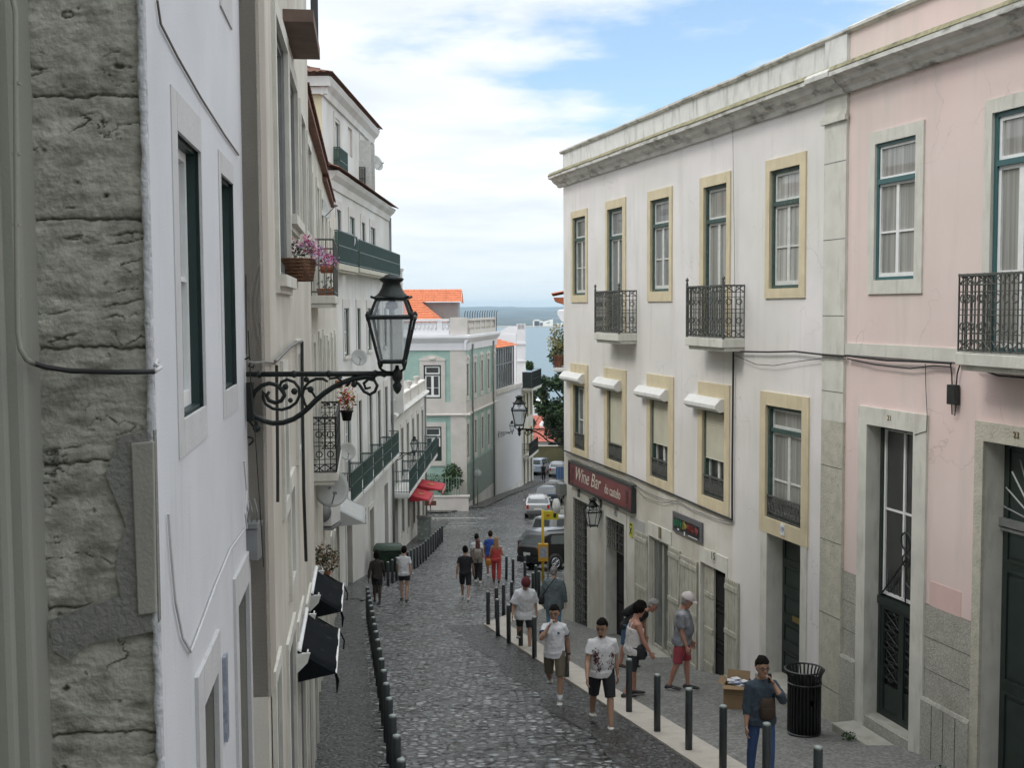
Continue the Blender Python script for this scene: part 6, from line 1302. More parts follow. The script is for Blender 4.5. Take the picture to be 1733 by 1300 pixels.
for x, y, lab, tl in ((3.37, 12.8, 'right pavement bollard cut off by the bottom edge of the picture', 0), (3.07, 14.05, 'bollard standing in front of the woman on the phone', 0), (2.74, 15.15, 'bollard left of the woman on the phone', 0), (2.48, 16.4, 'bollard in front of the cardboard box', 0), (2.18, 17.6, 'bollard just right of the woman in the vest top', 0), (1.90, 19.1, 'bollard in front of the woman in the vest top', 0), (1.45, 21.1, 'bollard half hidden behind the front man in white', 0), (1.03, 22.5, 'bollard behind the man on the phone', 0), (.45, 25.0, 'bollard just left of the man on the phone', 0), (.17, 26.7, 'bollard overlapping the legs of the man in the red cap', 0), (-.11, 27.4, 'bollard under the hand of the man in the red cap', 0), (-.38, 28.6, 'bollard leaning at the tip of the pale kerb', -.03), (-.66, 30.6, 'leftmost bollard at the tip of the right pavement', .0)):
    bollard(x, y, lab, BR, .03, (0, tl))
for i, (x, y, tl) in enumerate(((-.46, 32, 0), (-.27, 32.9, 0), (-.04, 33.8, 0), (.46, 36, 0), (.63, 36.9, 0), (.83, 37.5, 0), (.78, 40, 0), (.46, 45, 0), (.42, 41.6, 0), (0, 43.1, 0), (-.26, 44.4, .06))):
    bollard(x, y, ORD[i]+' bollard of the cluster between the red beanie man and the black car', 'bollards at the parking corner', .0, (0, tl))

# ================================================================== litter bin, cardboard box, green container
P = ghit(1369, 1248); P = Vector((4.35, 17.35, gz(17.35)+.036)); t = empty('litter_bin', P, 0, 'black slatted metal litter bin on the right pavement by door 19', 'litter bin')
BINM = mat('black_bin_paint', (.012, .013, .014), .3, .2, 10); mb = MB()
for k in range(28): th = 2*math.pi*k/28; c_, s_ = math.cos(th), math.sin(th); mb.tube([(c_*.235, s_*.235, .04), (c_*.235, s_*.235, .86), (c_*.25, s_*.25, .93), (c_*.285, s_*.285, 1.0)], .013, 4)
mb.build('slats', BINM, t); mb = MB()
for z_, r_ in ((.05, .24), (.80, .245), (1.0, .288)): mb = MB(); mb.ring((0, 0, z_), r_, .014, 'z', 28, 5); mb.build('hoop', BINM, t); mb = MB(); mb.lathe([(.05, .03), (.215, .04), (.215, .85), (.2, .85), (.2, .08), (.0, .08)], 20); mb.build('liner', DARK, t); mb = MB(); mb.box(.03, .075, -.262, -.25, .52, .60); mb.build('sticker', WHITEP, t)
P = Vector((3.74, 19.45, gz(19.45)+.036)); t = empty('cardboard_box', P, -.35, 'open brown cardboard box full of papers by the open doorway', 'box'); CARD = mat('brown_cardboard', (.27, .18, .10), .9, .1, 4)
mb = MB(); e = .008; w_ = .19
mb.box(-w_, w_, -w_, -w_+e, 0, .42); mb.box(-w_, w_, w_-e, w_, 0, .42); mb.box(-w_, -w_+e, -w_+e, w_-e, 0, .42); mb.box(w_-e, w_, -w_+e, w_-e, 0, .42); mb.box(-w_+e, w_-e, -w_+e, w_-e, 0, .01)
mb.add([(-w_, w_, .42), (w_, w_, .42), (w_+.0, w_+.06, .56), (-w_, w_+.06, .56)], [(0, 1, 2, 3)]); mb.add([(-w_, -w_, .42), (-w_, w_, .42), (-w_-.1, w_, .47), (-w_-.1, -w_, .46)], [(0, 1, 2, 3)]); mb.add([(-w_, -w_, .42), (w_, -w_, .42), (w_, -w_-.1, .40), (-w_, -w_-.1, .38)], [(0, 1, 2, 3)])
mb.build('carton', CARD, t, fix=False); mb = MB(); mb.box(-w_+.001, w_-.001, -w_-.002, -w_, .26, .275); mb.build('tape', mat('tape', (.2, .13, .07), .4), t); rnd = random.Random(2)
for k in range(9):
    mb = MB(); a = rnd.uniform(-.1, .1); b = rnd.uniform(-.1, .1); h = .37+.012*k; r_ = rnd.random()*3; c_, s_ = math.cos(r_)*.09, math.sin(r_)*.09
    mb.prism([(a+c_, b+s_), (a-s_, b+c_), (a-c_, b-s_), (a+s_, b-c_)], h, h+.006, ax='z'); mb.build('paper', mat('white_paper' if k % 3 else 'bluish_paper', (.72, .73, .76) if k % 3 else (.45, .5, .65), .6), t)
P = Vector((-5.0, 46.8, gz(46.8)+.04)); t = empty('waste_container', P, R(4), 'big dark green wheeled waste container by the left wall', 'waste bin'); GRB = mat('container_green', (.015, .038, .022), .6, .3, 3, stain=(.07, .09, .045), stain_amt=.7, stain_scale=(3, 3, 3), stain_lo=.52)
mb = MB(); mb.loft([((0, 0, .15), (.42, 0, 0), (0, .34, 0)), ((0, 0, .9), (.54, 0, 0), (0, .42, 0)), ((0, 0, 1.0), (.56, 0, 0), (0, .44, 0))], 24, p=8); mb.build('body', GRB, t); mb = MB(); mb.loft([((0, 0, 1.0), (.60, 0, 0), (0, .48, 0)), ((0, 0, 1.06), (.60, 0, 0), (0, .48, 0)), ((0, 0, 1.2), (.50, 0, 0), (0, .36, 0))], 24, p=7); mb.build('lid', GRB, t)
for a in (-1, 1):
    mb = MB(); mb.lathe([(.1, -.03), (.1, .03)], 12, (a*.36, -.3, .1), ax='x'); mb.build('wheel', DARK, t)

# ================================================================== plants
def leaf_clump(mb, c, r, n, ls, rnd, mi=0, nm=1, squash=1):
    for _ in range(n):
        v = Vector((rnd.gauss(0, 1), rnd.gauss(0, 1), rnd.gauss(0, 1))); v.normalize(); v *= r*rnd.random()**.45; v.z *= squash
        p = Vector(c)+v; a = Vector((rnd.gauss(0, 1), rnd.gauss(0, 1), rnd.gauss(0, .7))).normalized()*ls*rnd.uniform(.6, 1.3); b = a.cross(Vector((rnd.gauss(0, 1), rnd.gauss(0, 1), rnd.gauss(0, 1)))).normalized()*a.length*.5
        mb.add([p-a*.5, p+b*.5, p+a*.6, p-b*.5], [(0, 1, 2, 3)], mi+(rnd.randrange(nm)))
LEAFS = [mat('leaf_dark', (.015, .038, .012), .7, .3, 2), mat('leaf_mid', (.032, .07, .022), .7, .3, 2), mat('leaf_light', (.065, .12, .035), .7, .3, 2)]
BARK = mat('bark', (.09, .07, .05), .9, .3, 8, .4)
def tree(P, h, cr, n, label, rnd, blobs, group=None, ls=.42):
    t = empty('street_tree', P, 0, label, 'tree', group); mb = MB(); mb.tube([(0, 0, -1), (.1, 0, h*.25), (.0, .1, h*.5), (.2, 0, h*.8)], [.28, .22, .16, .06], 8)
    for k in range(7): th = k*2.4; mb.tube([(0, 0, h*(.3+.06*k)), (cr*.4*math.cos(th), cr*.4*math.sin(th), h*(.42+.06*k)), (cr*.75*math.cos(th), cr*.75*math.sin(th), h*(.5+.06*k))], [.1, .06, .02], 6)
    mb.build('trunk', BARK, t); mb = MB()
    for (x, y, z_, r_) in blobs: leaf_clump(mb, (x, y, z_), r_, int(n*3.2*max(.5, r_*r_)), ls, rnd, 0, 3)
    mb.build('crown', LEAFS, t, fix=False); return t
rnd = random.Random(11)
def blobs(cr, z0, z1, n, sp=.34):
    r = []
    for _ in range(n):
        th = rnd.random()*6.283; q = rnd.random()**.6; z_ = rnd.uniform(z0, z1); w_ = math.sin(math.pi*min(1, max(.08, (z_-z0)/(z1-z0)*.85+.12)))
        r.append((cr*q*math.cos(th)*w_, cr*q*math.sin(th)*w_, z_, cr*sp*rnd.uniform(.6, 1.1)))
    return r
Pt = Vector((5.25, 118, gz(118))); zt_ = CZ-(575-520)/2000*118-Pt.z; tree(Pt, zt_, 3.4, 95, 'tall dark evergreen tree behind the parked cars, right of the water gap', rnd, blobs(2.6, 3.5, zt_-.4, 60))
Pt = Vector((5.6, 101, gz(101))); zt_ = CZ-(640-520)/2000*101-Pt.z; tree(Pt, zt_, 1.9, 120, 'shorter bushy tree in front of the tall evergreen', rnd, blobs(1.7, 2.6, zt_, 22))
Pt = Vector((1.9, 128, gz(128))); zt_ = CZ-(612-520)/2000*128-Pt.z; tree(Pt, zt_, 1.6, 100, 'small dark tree poking out behind the balconied cream house', rnd, blobs(1.1, 4, zt_-.3, 20))
Pt = Vector((-9.5, 112, gz(112))); zt_ = CZ-(486-520)/2000*112-Pt.z; tree(Pt, zt_, 1.8, 60, 'treetop showing just above the orange roofs', rnd, blobs(1.3, zt_-4, zt_-.6, 14))
def shrub(P, r, n, label, mats=None, ls=.1, sq=1, name='garden_shrub', cat='plant', pot=None, flowers=None, fn=0, fls=.05, group=None):
    t = empty(name, P, 0, label, cat, group); mb = MB(); base = .1 if not pot else pot[1]; leaf_clump(mb, (0, 0, base+r*sq*.8), r, n, ls, rnd, 0, 3, sq); mb.build('foliage', mats or LEAFS, t, fix=False)
    if flowers: mb = MB(); leaf_clump(mb, (0, 0, base+r*sq*1.0), r*1.05, fn, fls, rnd, 0, len(flowers), sq); mb.build('flowers', flowers, t, fix=False)
    if pot: mb = MB(); mb.lathe([(pot[0]*.7, 0), (pot[0], pot[1]), (pot[0]*1.1, pot[1]), (pot[0]*1.1, pot[1]-.03)], 12); mb.build('pot', pot[2], t)
    return t
TERRA = mat('terracotta', (.36, .13, .07), .8, .2, 6)
Pg = atY(766, 828, 83); shrub(Pg, .75, 700, 'climbing shrub at the corner end of the garden fence', ls=.26, sq=1.3); Pg = atY(752, 836, 82.6); shrub((Pg.x, 82.7, Pg.z-.1), .55, 500, 'low dark hedge plant on top of the garden wall', ls=.14, sq=.6)
Pg = atY(733, 806, 83.2); shrub((Pg.x, 83.1, Pg.z-.9), .8, 420, 'pale shrub showing over the green garden fence', ls=.13, sq=.7)
FL = [mat('petal_magenta', (.55, .05, .22), .6), mat('petal_lilac', (.48, .32, .55), .6), mat('petal_pink', (.65, .35, .45), .6)]
# basket of flowers outside the first-floor window
s_ = B2.hit(478, 430)[0]; P = Vector((atY(476, 460, 12.2).x, 12.2, atY(506, 430, 12.2).z-.16)); t = empty('flower_basket', P, -R(7), 'brown wicker basket of pink and lilac flowers hung outside a window', 'flower basket'); WICK = mat('wicker', (.15, .075, .04), .85, .4, 30, .6, 60); mb = MB()
mb.loft([((.19, 0, -.12), (.13, 0, 0), (0, .16, 0)), ((.18, 0, 0), (.155, 0, 0), (0, .2, 0)), ((.17, 0, .11), (.175, 0, 0), (0, .24, 0))], 24, p=3); 
for k in range(7): zc = -.1+.034*k; w_ = .132+.006*k+.006; mb.tube([(.185+w_*math.cos(2*math.pi*i/20)*1.02, (w_+.03+.005*k)*math.sin(2*math.pi*i/20)*1.12, zc) for i in range(20)], .008, 4, closed=True)
mb.build('basket', WICK, t, fix=False); mb = MB(); mb.tube([(0, -.05, .05), (.0, 0, .45), (0, .05, .05)], .006, 4); mb.build('hanger', WHITEP, t)
mb = MB(); leaf_clump(mb, (.22, -.02, .18), .16, 90, .05, rnd, 0, 3, .7); mb.build('foliage', [mat('grey_leaf', (.2, .22, .2), .7), LEAFS[1], LEAFS[0]], t, fix=False)
mb = MB()
for c, r_, n in (((.30, -.05, .26), .11, 120), ((.12, -.05, .24), .09, 40), ((.42, .02, .14), .12, 130), ((.50, .1, .10), .09, 60), ((.36, 0, .20), .10, 80)): leaf_clump(mb, c, r_, n, .035, rnd, 0, 3)
mb.build('flowers', FL, t, fix=False)
P = atY(587, 712, 23.2); shrub(P, .20, 160, 'pot of red and yellow flowers hanging from the lower iron balcony', ls=.06, pot=(.12, .2, DARK), flowers=[mat('petal_red', (.60, .03, .02), .6), mat('petal_yellow', (.65, .5, .05), .6), mat('petal_red', (.6, .03, .02))], fn=320, fls=.05, sq=1.3, name='potted_flowers')
for i, (px, py, Y, lab) in enumerate(((552, 495, 21.5, 'terracotta trough on the floor of the upper iron balcony'), (556, 455, 22.6, 'terracotta trough hooked on the rail of the upper iron balcony'), (574, 650, 23, 'small terracotta pot on the lower iron balcony rail'))):
    P = atY(px, py, Y); t = empty('plant_trough', P, -R(7), lab, 'plant pot'); mb = MB(); w_ = .16 if i < 2 else .06
    mb.loft([((0, 0, -.08), (w_*.85, 0, 0), (0, .10, 0)), ((0, 0, .07), (w_, 0, 0), (0, .13, 0))], 16, p=5); mb.build('trough', TERRA, t); mb = MB(); leaf_clump(mb, (0, 0, .14), w_, 50, .06, rnd, 0, 3); mb.build('foliage', LEAFS, t, fix=False)
P = atY(547, 965, 19.5); shrub((P.x, P.y, P.z-.25), .27, 420, 'clump of dry brownish plants behind the second black awning', mats=[mat('dry_leaf', (.14, .09, .05), .8), LEAFS[0], mat('dry_leaf2', (.2, .13, .07), .8)], ls=.07, pot=(.12, .22, TERRA), name='potted_plant')
Pb = Rm.w(Rm.L-1.6, .42, zf if False else Rm.z(-3.95)); shrub(Pb, .75, 420, 'yellowish plant in a terracotta pot on the far right balcony', mats=[mat('straw_leaf', (.35, .28, .12), .8), LEAFS[2], mat('straw_leaf2', (.28, .24, .10), .8)], ls=.2, pot=(.34, .75, TERRA), name='potted_plant', sq=1.6)
P = w_p = p1.w(.9, .35, gz(17.1)+.1-p1.zb); 
for x, y, lab in ((4.98, 16.95, 'tuft of weeds beside the step of door 21'), (5.55, 14.9, 'tuft of weeds at the near end of the step of door 21')):
    t = empty('weeds', (x-.05, y, gz(y)+.036), 0, lab, 'weeds'); mb = MB(); leaf_clump(mb, (0, 0, .05), .13, 70, .05, rnd, 0, 3, .5); mb.build('leaves', LEAFS, t, fix=False)
# small urns on the terrace parapet
for k, s_ in enumerate((4.4, 8.4, 12.4)):
    t = E.thing('terrace_urn', s_, -.07, zp+.09, ('nearest', 'middle', 'farthest')[k]+' stone urn on the roof terrace parapet of the lower white house', 'urn', 'urns on the terrace parapet'); mb = MB(); mb.lathe([(.12, 0), (.06, .06), (.14, .2), (.18, .36), (.20, .40), (.10, .42), (.0, .42)], 12); mb.build('urn', LIOZ, t)
t = empty('chimney', (E.w(-.5, -2, 0).x+.2, 56, E.zb+E.z(-2)), 0, 'pale chimney with a yellow cap behind the big lamp top', 'chimney'); mb = MB(); zc_ = atY(669, 458, 56).z-t.location.z; mb.box(-.4, .3, 0, .5, -3, zc_); mb.box(-.46, .36, -.06, .56, zc_, zc_+.1); mb.build('stack', PFAR, t); t.location.x = atY(669, 458, 56).x
# ================================================================== cars
TYRE = mat('tyre_rubber', (.012, .012, .012), .85, .2, 10); RIM = mat('alloy_rim', (.4, .41, .42), .35, .1, 8, metal=.7)
CGL = glass_pane('car_glass', (.05, .065, .07), False); TAIL = mat('tail_lamp_red', (.35, .015, .01), .2, .1, 5, coat=.6); PLATE = mat('number_plate_white', (.65, .65, .62), .4); BLKP = mat('black_plastic', (.02, .02, .02), .6, .1, 8)
def paint(name, c): return mat(name, c, .28, .03, 1, coat=1.0, metal=.15)
def car(P, head, L_, W_, H_, st, m, label, front=False, tilt=None, bump=None):
    t = empty('parked_car', P, head, label, 'car', 'cars parked down the hill')
    y0, y1 = P[1]-1.3, P[1]+1.3; t.rotation_euler = Euler((0, 0, head)); 
    sl = (gz(P[1]+1.2)-gz(P[1]-1.2))/2.4; fwd = Vector((-math.sin(head), math.cos(head))); t.rotation_euler = (Matrix.Rotation(math.atan(sl), 4, 'X') @ Matrix.Rotation(head, 4, 'Z')).to_euler()
    if st == 'hatch': S_ = [(-.5, .86, .34, .60, .60, .0), (-.488, .95, .20, .63, .64, 0), (-.47, .97, .17, .66, .67, .02), (-.40, 1, .17, .66, .93, .6), (-.33, 1, .17, .66, .99, 1), (.0, 1, .17, .64, 1.0, 1), (.13, 1, .17, .63, .955, 1), (.285, 1, .17, .62, .64, .4), (.42, .96, .17, .55, .56, 0), (.485, .88, .2, .46, .47, 0), (.5, .74, .26, .4, .41, 0)]
    elif st == 'suv': S_ = [(-.5, .88, .32, .58, .58, .0), (-.49, .96, .22, .62, .63, 0), (-.475, .98, .2, .64, .66, .02), (-.41, 1, .2, .64, .94, .7), (-.36, 1, .2, .64, .99, 1), (.0, 1, .2, .62, 1.0, 1), (.12, 1, .2, .61, .96, 1), (.26, 1, .2, .60, .62, .4), (.42, .97, .2, .55, .56, 0), (.485, .9, .22, .46, .47, 0), (.5, .78, .28, .4, .41, 0)]
    else: S_ = [(-.5, .9, .28, .56, .56, .0), (-.49, .97, .18, .58, .60, 0), (-.475, .98, .16, .58, .62, .05), (-.44, 1, .16, .58, .95, .8), (-.38, 1, .16, .58, 1.0, 1), (.05, 1, .16, .57, 1.0, 1), (.2, 1, .16, .56, .93, 1), (.33, 1, .16, .55, .58, .4), (.43, .96, .16, .5, .51, 0), (.485, .88, .2, .42, .43, 0), (.5, .76, .26, .38, .39, 0)]
    w = W_/2; rings = []; tum = .74
    for (fy, fw, zb_, zbelt, zr, g) in S_:
        wr = w*fw*(1-(1-tum)*g) if g else w*fw*.86
        rings.append([(-w*fw*.86, fy*L_, zb_*H_), (-w*fw, fy*L_, zb_*H_+.12), (-w*fw*1.0, fy*L_, (zb_+zbelt)/2*H_+.05), (-w*fw*.955, fy*L_, zbelt*H_), (-wr, fy*L_, zr*H_-.03*g), (-wr*.6, fy*L_, zr*H_+.015*max(g, .3)), (wr*.6, fy*L_, zr*H_+.015*max(g, .3)), (wr, fy*L_, zr*H_-.03*g), (w*fw*.955, fy*L_, zbelt*H_), (w*fw, fy*L_, (zb_+zbelt)/2*H_+.05), (w*fw, fy*L_, zb_*H_+.12), (w*fw*.86, fy*L_, zb_*H_)])
    mb = MB(); n = 12; vs = [p for r in rings for p in r]
    fs = [(i*n+k, i*n+(k+1) % n, (i+1)*n+(k+1) % n, (i+1)*n+k) for i in range(len(rings)-1) for k in range(n)] + [tuple(range(n)), tuple((len(rings)-1)*n+k for k in range(n))]
    mb.add(vs, fs, 0, True); body = mb.build('body', m, t); b = body.modifiers.new('b', 'BEVEL'); b.width = .03; b.segments = 2; b.angle_limit = R(25)
    mb = MB(); V = lambda i, k: Vector(rings[i][k])
    def patch(a, b_, c, d, mu=.06, mv=.1):
        a, b_, c, d = map(Vector, (a, b_, c, d)); nrm = (b_-a).cross(d-a).normalized(); cen = (a+b_+c+d)/4
        if nrm.dot(cen-Vector((0, 0, H_*.6))) < 0: nrm = -nrm
        bl = lambda u, v: a*(1-u)*(1-v)+b_*u*(1-v)+c*u*v+d*(1-u)*v + nrm*.012
        mb.quad(bl(mu, mv), bl(1-mu, mv), bl(1-mu, 1-mv), bl(mu, 1-mv))
    patch(V(2, 4), V(2, 7), V(3, 7), V(3, 4), .07, .06) if st != 'van' else patch(V(2, 4), V(2, 7), V(3, 7), V(3, 4), .1, .1)
    patch(V(7, 4), V(7, 7), V(6, 7), V(6, 4), .05, .06)
    for k1, k2 in ((3, 4), (8, 7)):
        patch(V(3, k1), V(5, k1), V(5, k2), V(4, k2), .06, .14); patch(V(5, k1), V(6, k1)+(V(7, k1)-V(6, k1))*.6, V(6, k2), V(5, k2), .05, .14)
    mb.build('window', CGL, t, fix=False)
    wy = (-.31, .32); wr_ = .315 if st != 'suv' else .36
    for sx_ in (-1, 1):
        for fy in wy:
            mb = MB(); mb.lathe([(wr_*.6, -.11), (wr_*.96, -.11), (wr_, -.07), (wr_, .07), (wr_*.96, .11), (wr_*.6, .11)], 22, (sx_*(w-.10), fy*L_, wr_-.0), ax='x'); o = mb.build('wheel', TYRE, t)
            mb = MB(); cx_ = sx_*(w+.012); mb.lathe([(wr_*.62, -.01), (wr_*.62, .005), (.0, .005)], 20, (cx_, fy*L_, wr_), ax='x')
            mb.build('rim', BLKP, o); mb = MB()
            for k in range(9): th = k*.698; mb.tube([(cx_+sx_*.012, fy*L_, wr_), (cx_+sx_*.012, fy*L_+wr_*.6*math.cos(th), wr_+wr_*.6*math.sin(th))], .02, 4)
            mb.ring((cx_+sx_*.01, fy*L_, wr_), wr_*.61, .018, 'x', 20, 4); mb.build('rim_spokes', RIM, o)
            mb = MB(); mb.lathe([(wr_*1.18, -.02), (wr_*1.18, .004), (.0, .004)], 22, (sx_*(w*1.0), fy*L_, wr_+.02), ax='x'); mb.build('wheel_arch', BLKP, t)
    zb = S_[1][3]*H_; e = -L_*.497
    for sx_ in (-1, 1):
        mb = MB(); mb.box(sx_*w*.80-.09, sx_*w*.80+.09, e-.012, e+.10, zb-.30, zb-.02+(.22 if st != 'van' else .1)*0); mb.build('tail_lamp', TAIL, t, bevel=.015)
        mb = MB(); mb.box(sx_*(w*.78)-.14, sx_*(w*.78)+.14, L_*.47, L_*.495, .42*H_-.02, .42*H_+.10); mb.build('headlight', RIM, t, bevel=.02)
        mb = MB(); mb.ell((sx_*(w+.08), L_*.17, .64*H_), .10, .06, .075, 8); mb.tube([(sx_*(w-.05), L_*.17, .62*H_), (sx_*(w+.05), L_*.17, .63*H_)], .02, 4); mb.build('wing_mirror', m, t)
    mb = MB(); mb.box(-w*.9, w*.9, e-.05, e+.12, .20*H_, .36*H_); mb.build('bumper', bump or m, t, bevel=.03)
    mb = MB(); mb.box(-.26, .26, e-.062, e-.05, .40*H_ if st != 'suv' else .42*H_, .40*H_+.11); mb.build('number_plate', PLATE, t)
    return t
def carat(px, py, dx=0, dy=0): p = ghit(px, py); return Vector((p.x+dx, p.y+dy, gz(p.y+dy)))
BLK = mat('black_car_paint', (.004, .0045, .006), .4, .03, 1, spec=.3, coat=.2); SIL = paint('silver_car_paint', (.36, .37, .38)); NAV = paint('dark_blue_car_paint', (.02, .035, .055)); GRY = paint('grey_car_paint', (.33, .34, .345)); LSI = paint('pale_blue_silver_paint', (.33, .39, .46)); DGR = paint('charcoal_car_paint', (.07, .075, .08))
h53 = -R(52)
car(Vector((2.42, 50.2, gz(50.2))), -R(58), 4.25, 1.80, 1.55, 'hatch', BLK, 'black hatchback with a silver wheel, nearest of the parked cars')
car(Vector((2.50, 54.9, gz(54.9))), -R(58), 4.4, 1.78, 1.47, 'hatch', NAV, 'dark blue car right behind the black one, its blue glass showing above')
car(Vector((3.15, 59.2, gz(59.2))), -R(56), 4.5, 1.85, 1.72, 'van', GRY, 'grey van parked nose-in behind the dark blue car')
car(Vector((1.70, 79.2, gz(79.2))), -R(1), 3.85, 1.70, 1.50, 'hatch', SIL, 'silver hatchback with red tail lamps and a grey bumper, alone mid-slope', bump=mat('grey_bumper', (.10, .10, .105), .6))
car(Vector((2.75, 87.6, gz(87.6))), -R(6), 4.3, 1.75, 1.48, 'hatch', NAV, 'dark blue car in front of the silver hatchback')
car(Vector((3.55, 94.8, gz(94.8))), -R(6), 4.2, 1.72, 1.45, 'hatch', DGR, 'charcoal car farthest down the right-hand line')
car(Vector((2.75, 119.2, gz(119.2))), -R(18), 4.2, 1.8, 1.62, 'van', LSI, 'pale blue-silver people carrier against the olive wall')
car(Vector((4.55, 116.6, gz(116.6))), -R(5), 3.9, 1.7, 1.46, 'hatch', SIL, 'light grey hatchback to the right of the people carrier')
car(Vector((1.35, 119.6, gz(119.6))), -R(10), 4.2, 1.72, 1.45, 'hatch', BLK, 'dark car half hidden by the cream house at the foot of the hill')
P = atY(946, 815, 97); t = empty('striped_banner', (P.x, 97, gz(97)), 0, 'blue and white striped cloth hanging beside the farthest right-hand wall', 'banner'); mb = MB()
for k in range(5): mb.box(-.25+k*.13, -.14+k*.13, -.02-.01*k, .0, .7, 2.3); 
mb.build('cloth', mat('blue_stripe', (.12, .25, .55), .7), t); mb = MB(); [mb.box(-.14+k*.13, -.12+k*.13, -.02, 0, .7, 2.3) for k in range(5)]; mb.box(-.3, .45, -.03, .01, 2.3, 2.36); mb.tube([(.42, 0, 0), (.42, 0, 2.4)], .03); mb.build('white_stripes', WHITEP, t)

# ================================================================== people
SKIN = {'light': mat('skin_light', (.50, .32, .24), .6, .08, 9), 'tan': mat('skin_tan', (.38, .225, .155), .6, .08, 9), 'sun': mat('skin_sunburnt', (.42, .215, .155), .6, .08, 9), 'dark': mat('skin_dark', (.07, .04, .028), .55, .1, 9)}
HAIR = {'black': mat('hair_black', (.009, .007, .006), .85, .3, 60, .8, 90, spec=.15), 'brown': mat('hair_brown', (.035, .02, .012), .85, .3, 60, .8, 90, spec=.15), 'grey': mat('hair_grey', (.24, .23, .22), .7, .2, 60, .4, 120), 'blond': mat('hair_blond', (.30, .17, .08), .6, .3, 60, .4, 120), 'redbrown': mat('hair_redbrown', (.10, .035, .025), .6, .3, 60, .4, 120)}
def cloth(name, c, **k): return mat('cloth_'+name, c, .85, .10, 7, .35, 35, **k)
WHT = cloth('white', (.66, .67, .70)); BLC = cloth('black', (.016, .017, .02)); KHK = cloth('khaki', (.14, .12, .085)); DEN = cloth('denim', (.10, .135, .15)); JEAN = cloth('jeans_blue', (.035, .075, .19)); RED = cloth('red', (.48, .055, .05))
EYE = mat('eye_dark', (.02, .015, .012), .3); LIP = mat('lips', (.28, .10, .09), .5); SHW = mat('white_trainers', (.60, .60, .58), .6, .1, 12); SHB = mat('black_trainers', (.02, .02, .022), .6, .1, 12)
def person(x, y, face, H_, label, skin='light', hair='black', pose=None, top=WHT, bottom=BLC, sleeve=.5, legs='shorts', shoes=SHW, hairst='short', width=1.0, belly=0, dz=0.0, tope='tee', loose=0., detail=True, gender='m', hem=-.10, group='people walking in the street', feetshift=0):
    """pose: lean, la/ra (upper-arm pitch, abduct, elbow, inward), ll/rl (hip pitch, knee), head (yaw, nod). All degrees; the figure faces local -y."""
    q = dict(lean=3, la=(12, 8, 18, 0), ra=(-12, 8, 18, 0), ll=(20, 8), rl=(-16, 12), head=(0, 5), twist=0); q.update(pose or {})
    k = H_/1.75; t = empty('person', (x, y, gz(y)+dz), R(face), label, 'person', group); sk = SKIN[skin]
    hw = .092*width
    def legj(side, hip, knee):
        h = Vector((side*hw, 0, 0)); a = R(hip); kn = h+Vector((side*.012, -math.sin(a)*.43, -math.cos(a)*.43)); b = R(hip-knee); an = kn+Vector((-side*.01, -math.sin(b)*.42, -math.cos(b)*.42))
        return h, kn, an, b
    LL = legj(1, *q['ll']); RL = legj(-1, *q['rl'])
    low = min(LL[2].z, RL[2].z); pz = .075-low
    off = Vector((0, 0, pz)); ctr = Vector((0, -(LL[2].y+RL[2].y)/2, 0))
    off = off+ctr
    ln = R(q['lean']); RM = Matrix.Rotation(ln, 3, 'X')    # leaning forward tips towards -y
    tw = Matrix.Rotation(R(q['twist']), 3, 'Z')
    T = lambda v: RM @ tw @ Vector(v)
    body = MB()
    X, Y = Vector((1, 0, 0)), Vector((0, 1, 0)); TX, TY = T((1, 0, 0)), T((0, 1, 0)); w = width; g = gender == 'f'
    tors = [(-.12, .105, .085, 0), (-.05, .165+(.008 if g else 0), .115, .01), (.02, .160, .11, .005), (.12, .140-(.015 if g else 0), .098+belly*.7, -belly*.5), (.24, .150-(.008 if g else 0), .105+belly*.6, -belly*.4), (.34, .165-(.01 if g else 0), .112, -.005), (.42, .165, .100, .0), (.475, .125, .075, .01), (.505, .07, .06, .012), (.56, .054, .056, .005), (.60, .052, .055, -.005)]
    rings = []
    for (z_, a, b, yo) in tors:
        if z_ < 0: rings.append((off+Vector((0, yo, z_)), X*a*w, Y*b*w))
        else: rings.append((off+T((0, yo, z_)), TX*a*(w if z_ < .5 else 1), TY*b*(w if z_ < .45 else 1)))
    body.loft(rings, 16)
    def limb(mb, pts, rad, n=10, p=2.0): mb.tube(pts, rad, n)
    for (h, kn, an, b) in (LL, RL):
        h2, k2, a2 = h+off, kn+off, an+off
        mid = h2.lerp(k2, .5); cal = k2.lerp(a2, .3)+Vector((0, .012, 0))
        limb(body, [h2+Vector((0, 0, .02)), h2.lerp(k2, .2), mid, h2.lerp(k2, .85), k2, cal, k2.lerp(a2, .7), a2, a2+Vector((0, -.0, -.04))], [.088*w, .086*w, .074*w, .057, .053, .056*w**.5, .042, .036, .03])
    SH = .163*w; arms = []
    for side, key in ((1, 'la'), (-1, 'ra')):
        pt, ab, el, inw = q[key]; s0 = off+T((side*SH, .005, .430)); a, bb = R(pt), R(ab)
        d = T((side*math.sin(bb), -math.sin(a)*math.cos(bb), -math.cos(a)*math.cos(bb))); e_ = s0+d*.29
        a2 = R(pt+el); d2 = T((side*math.sin(bb)*.5-side*math.sin(R(inw)), -math.sin(a2)*math.cos(R(inw)), -math.cos(a2)*math.cos(R(inw)))).normalized(); wr_ = e_+d2*.245
        limb(body, [off+T((side*.09*w, .005, .448)), s0, s0.lerp(e_, .35), e_, e_.lerp(wr_, .3), e_.lerp(wr_, .8), wr_, wr_+d2*.02], [.050, .055*w, .047*w, .041, .043, .030, .026, .024])
        arms.append((side, s0, e_, wr_, d2))
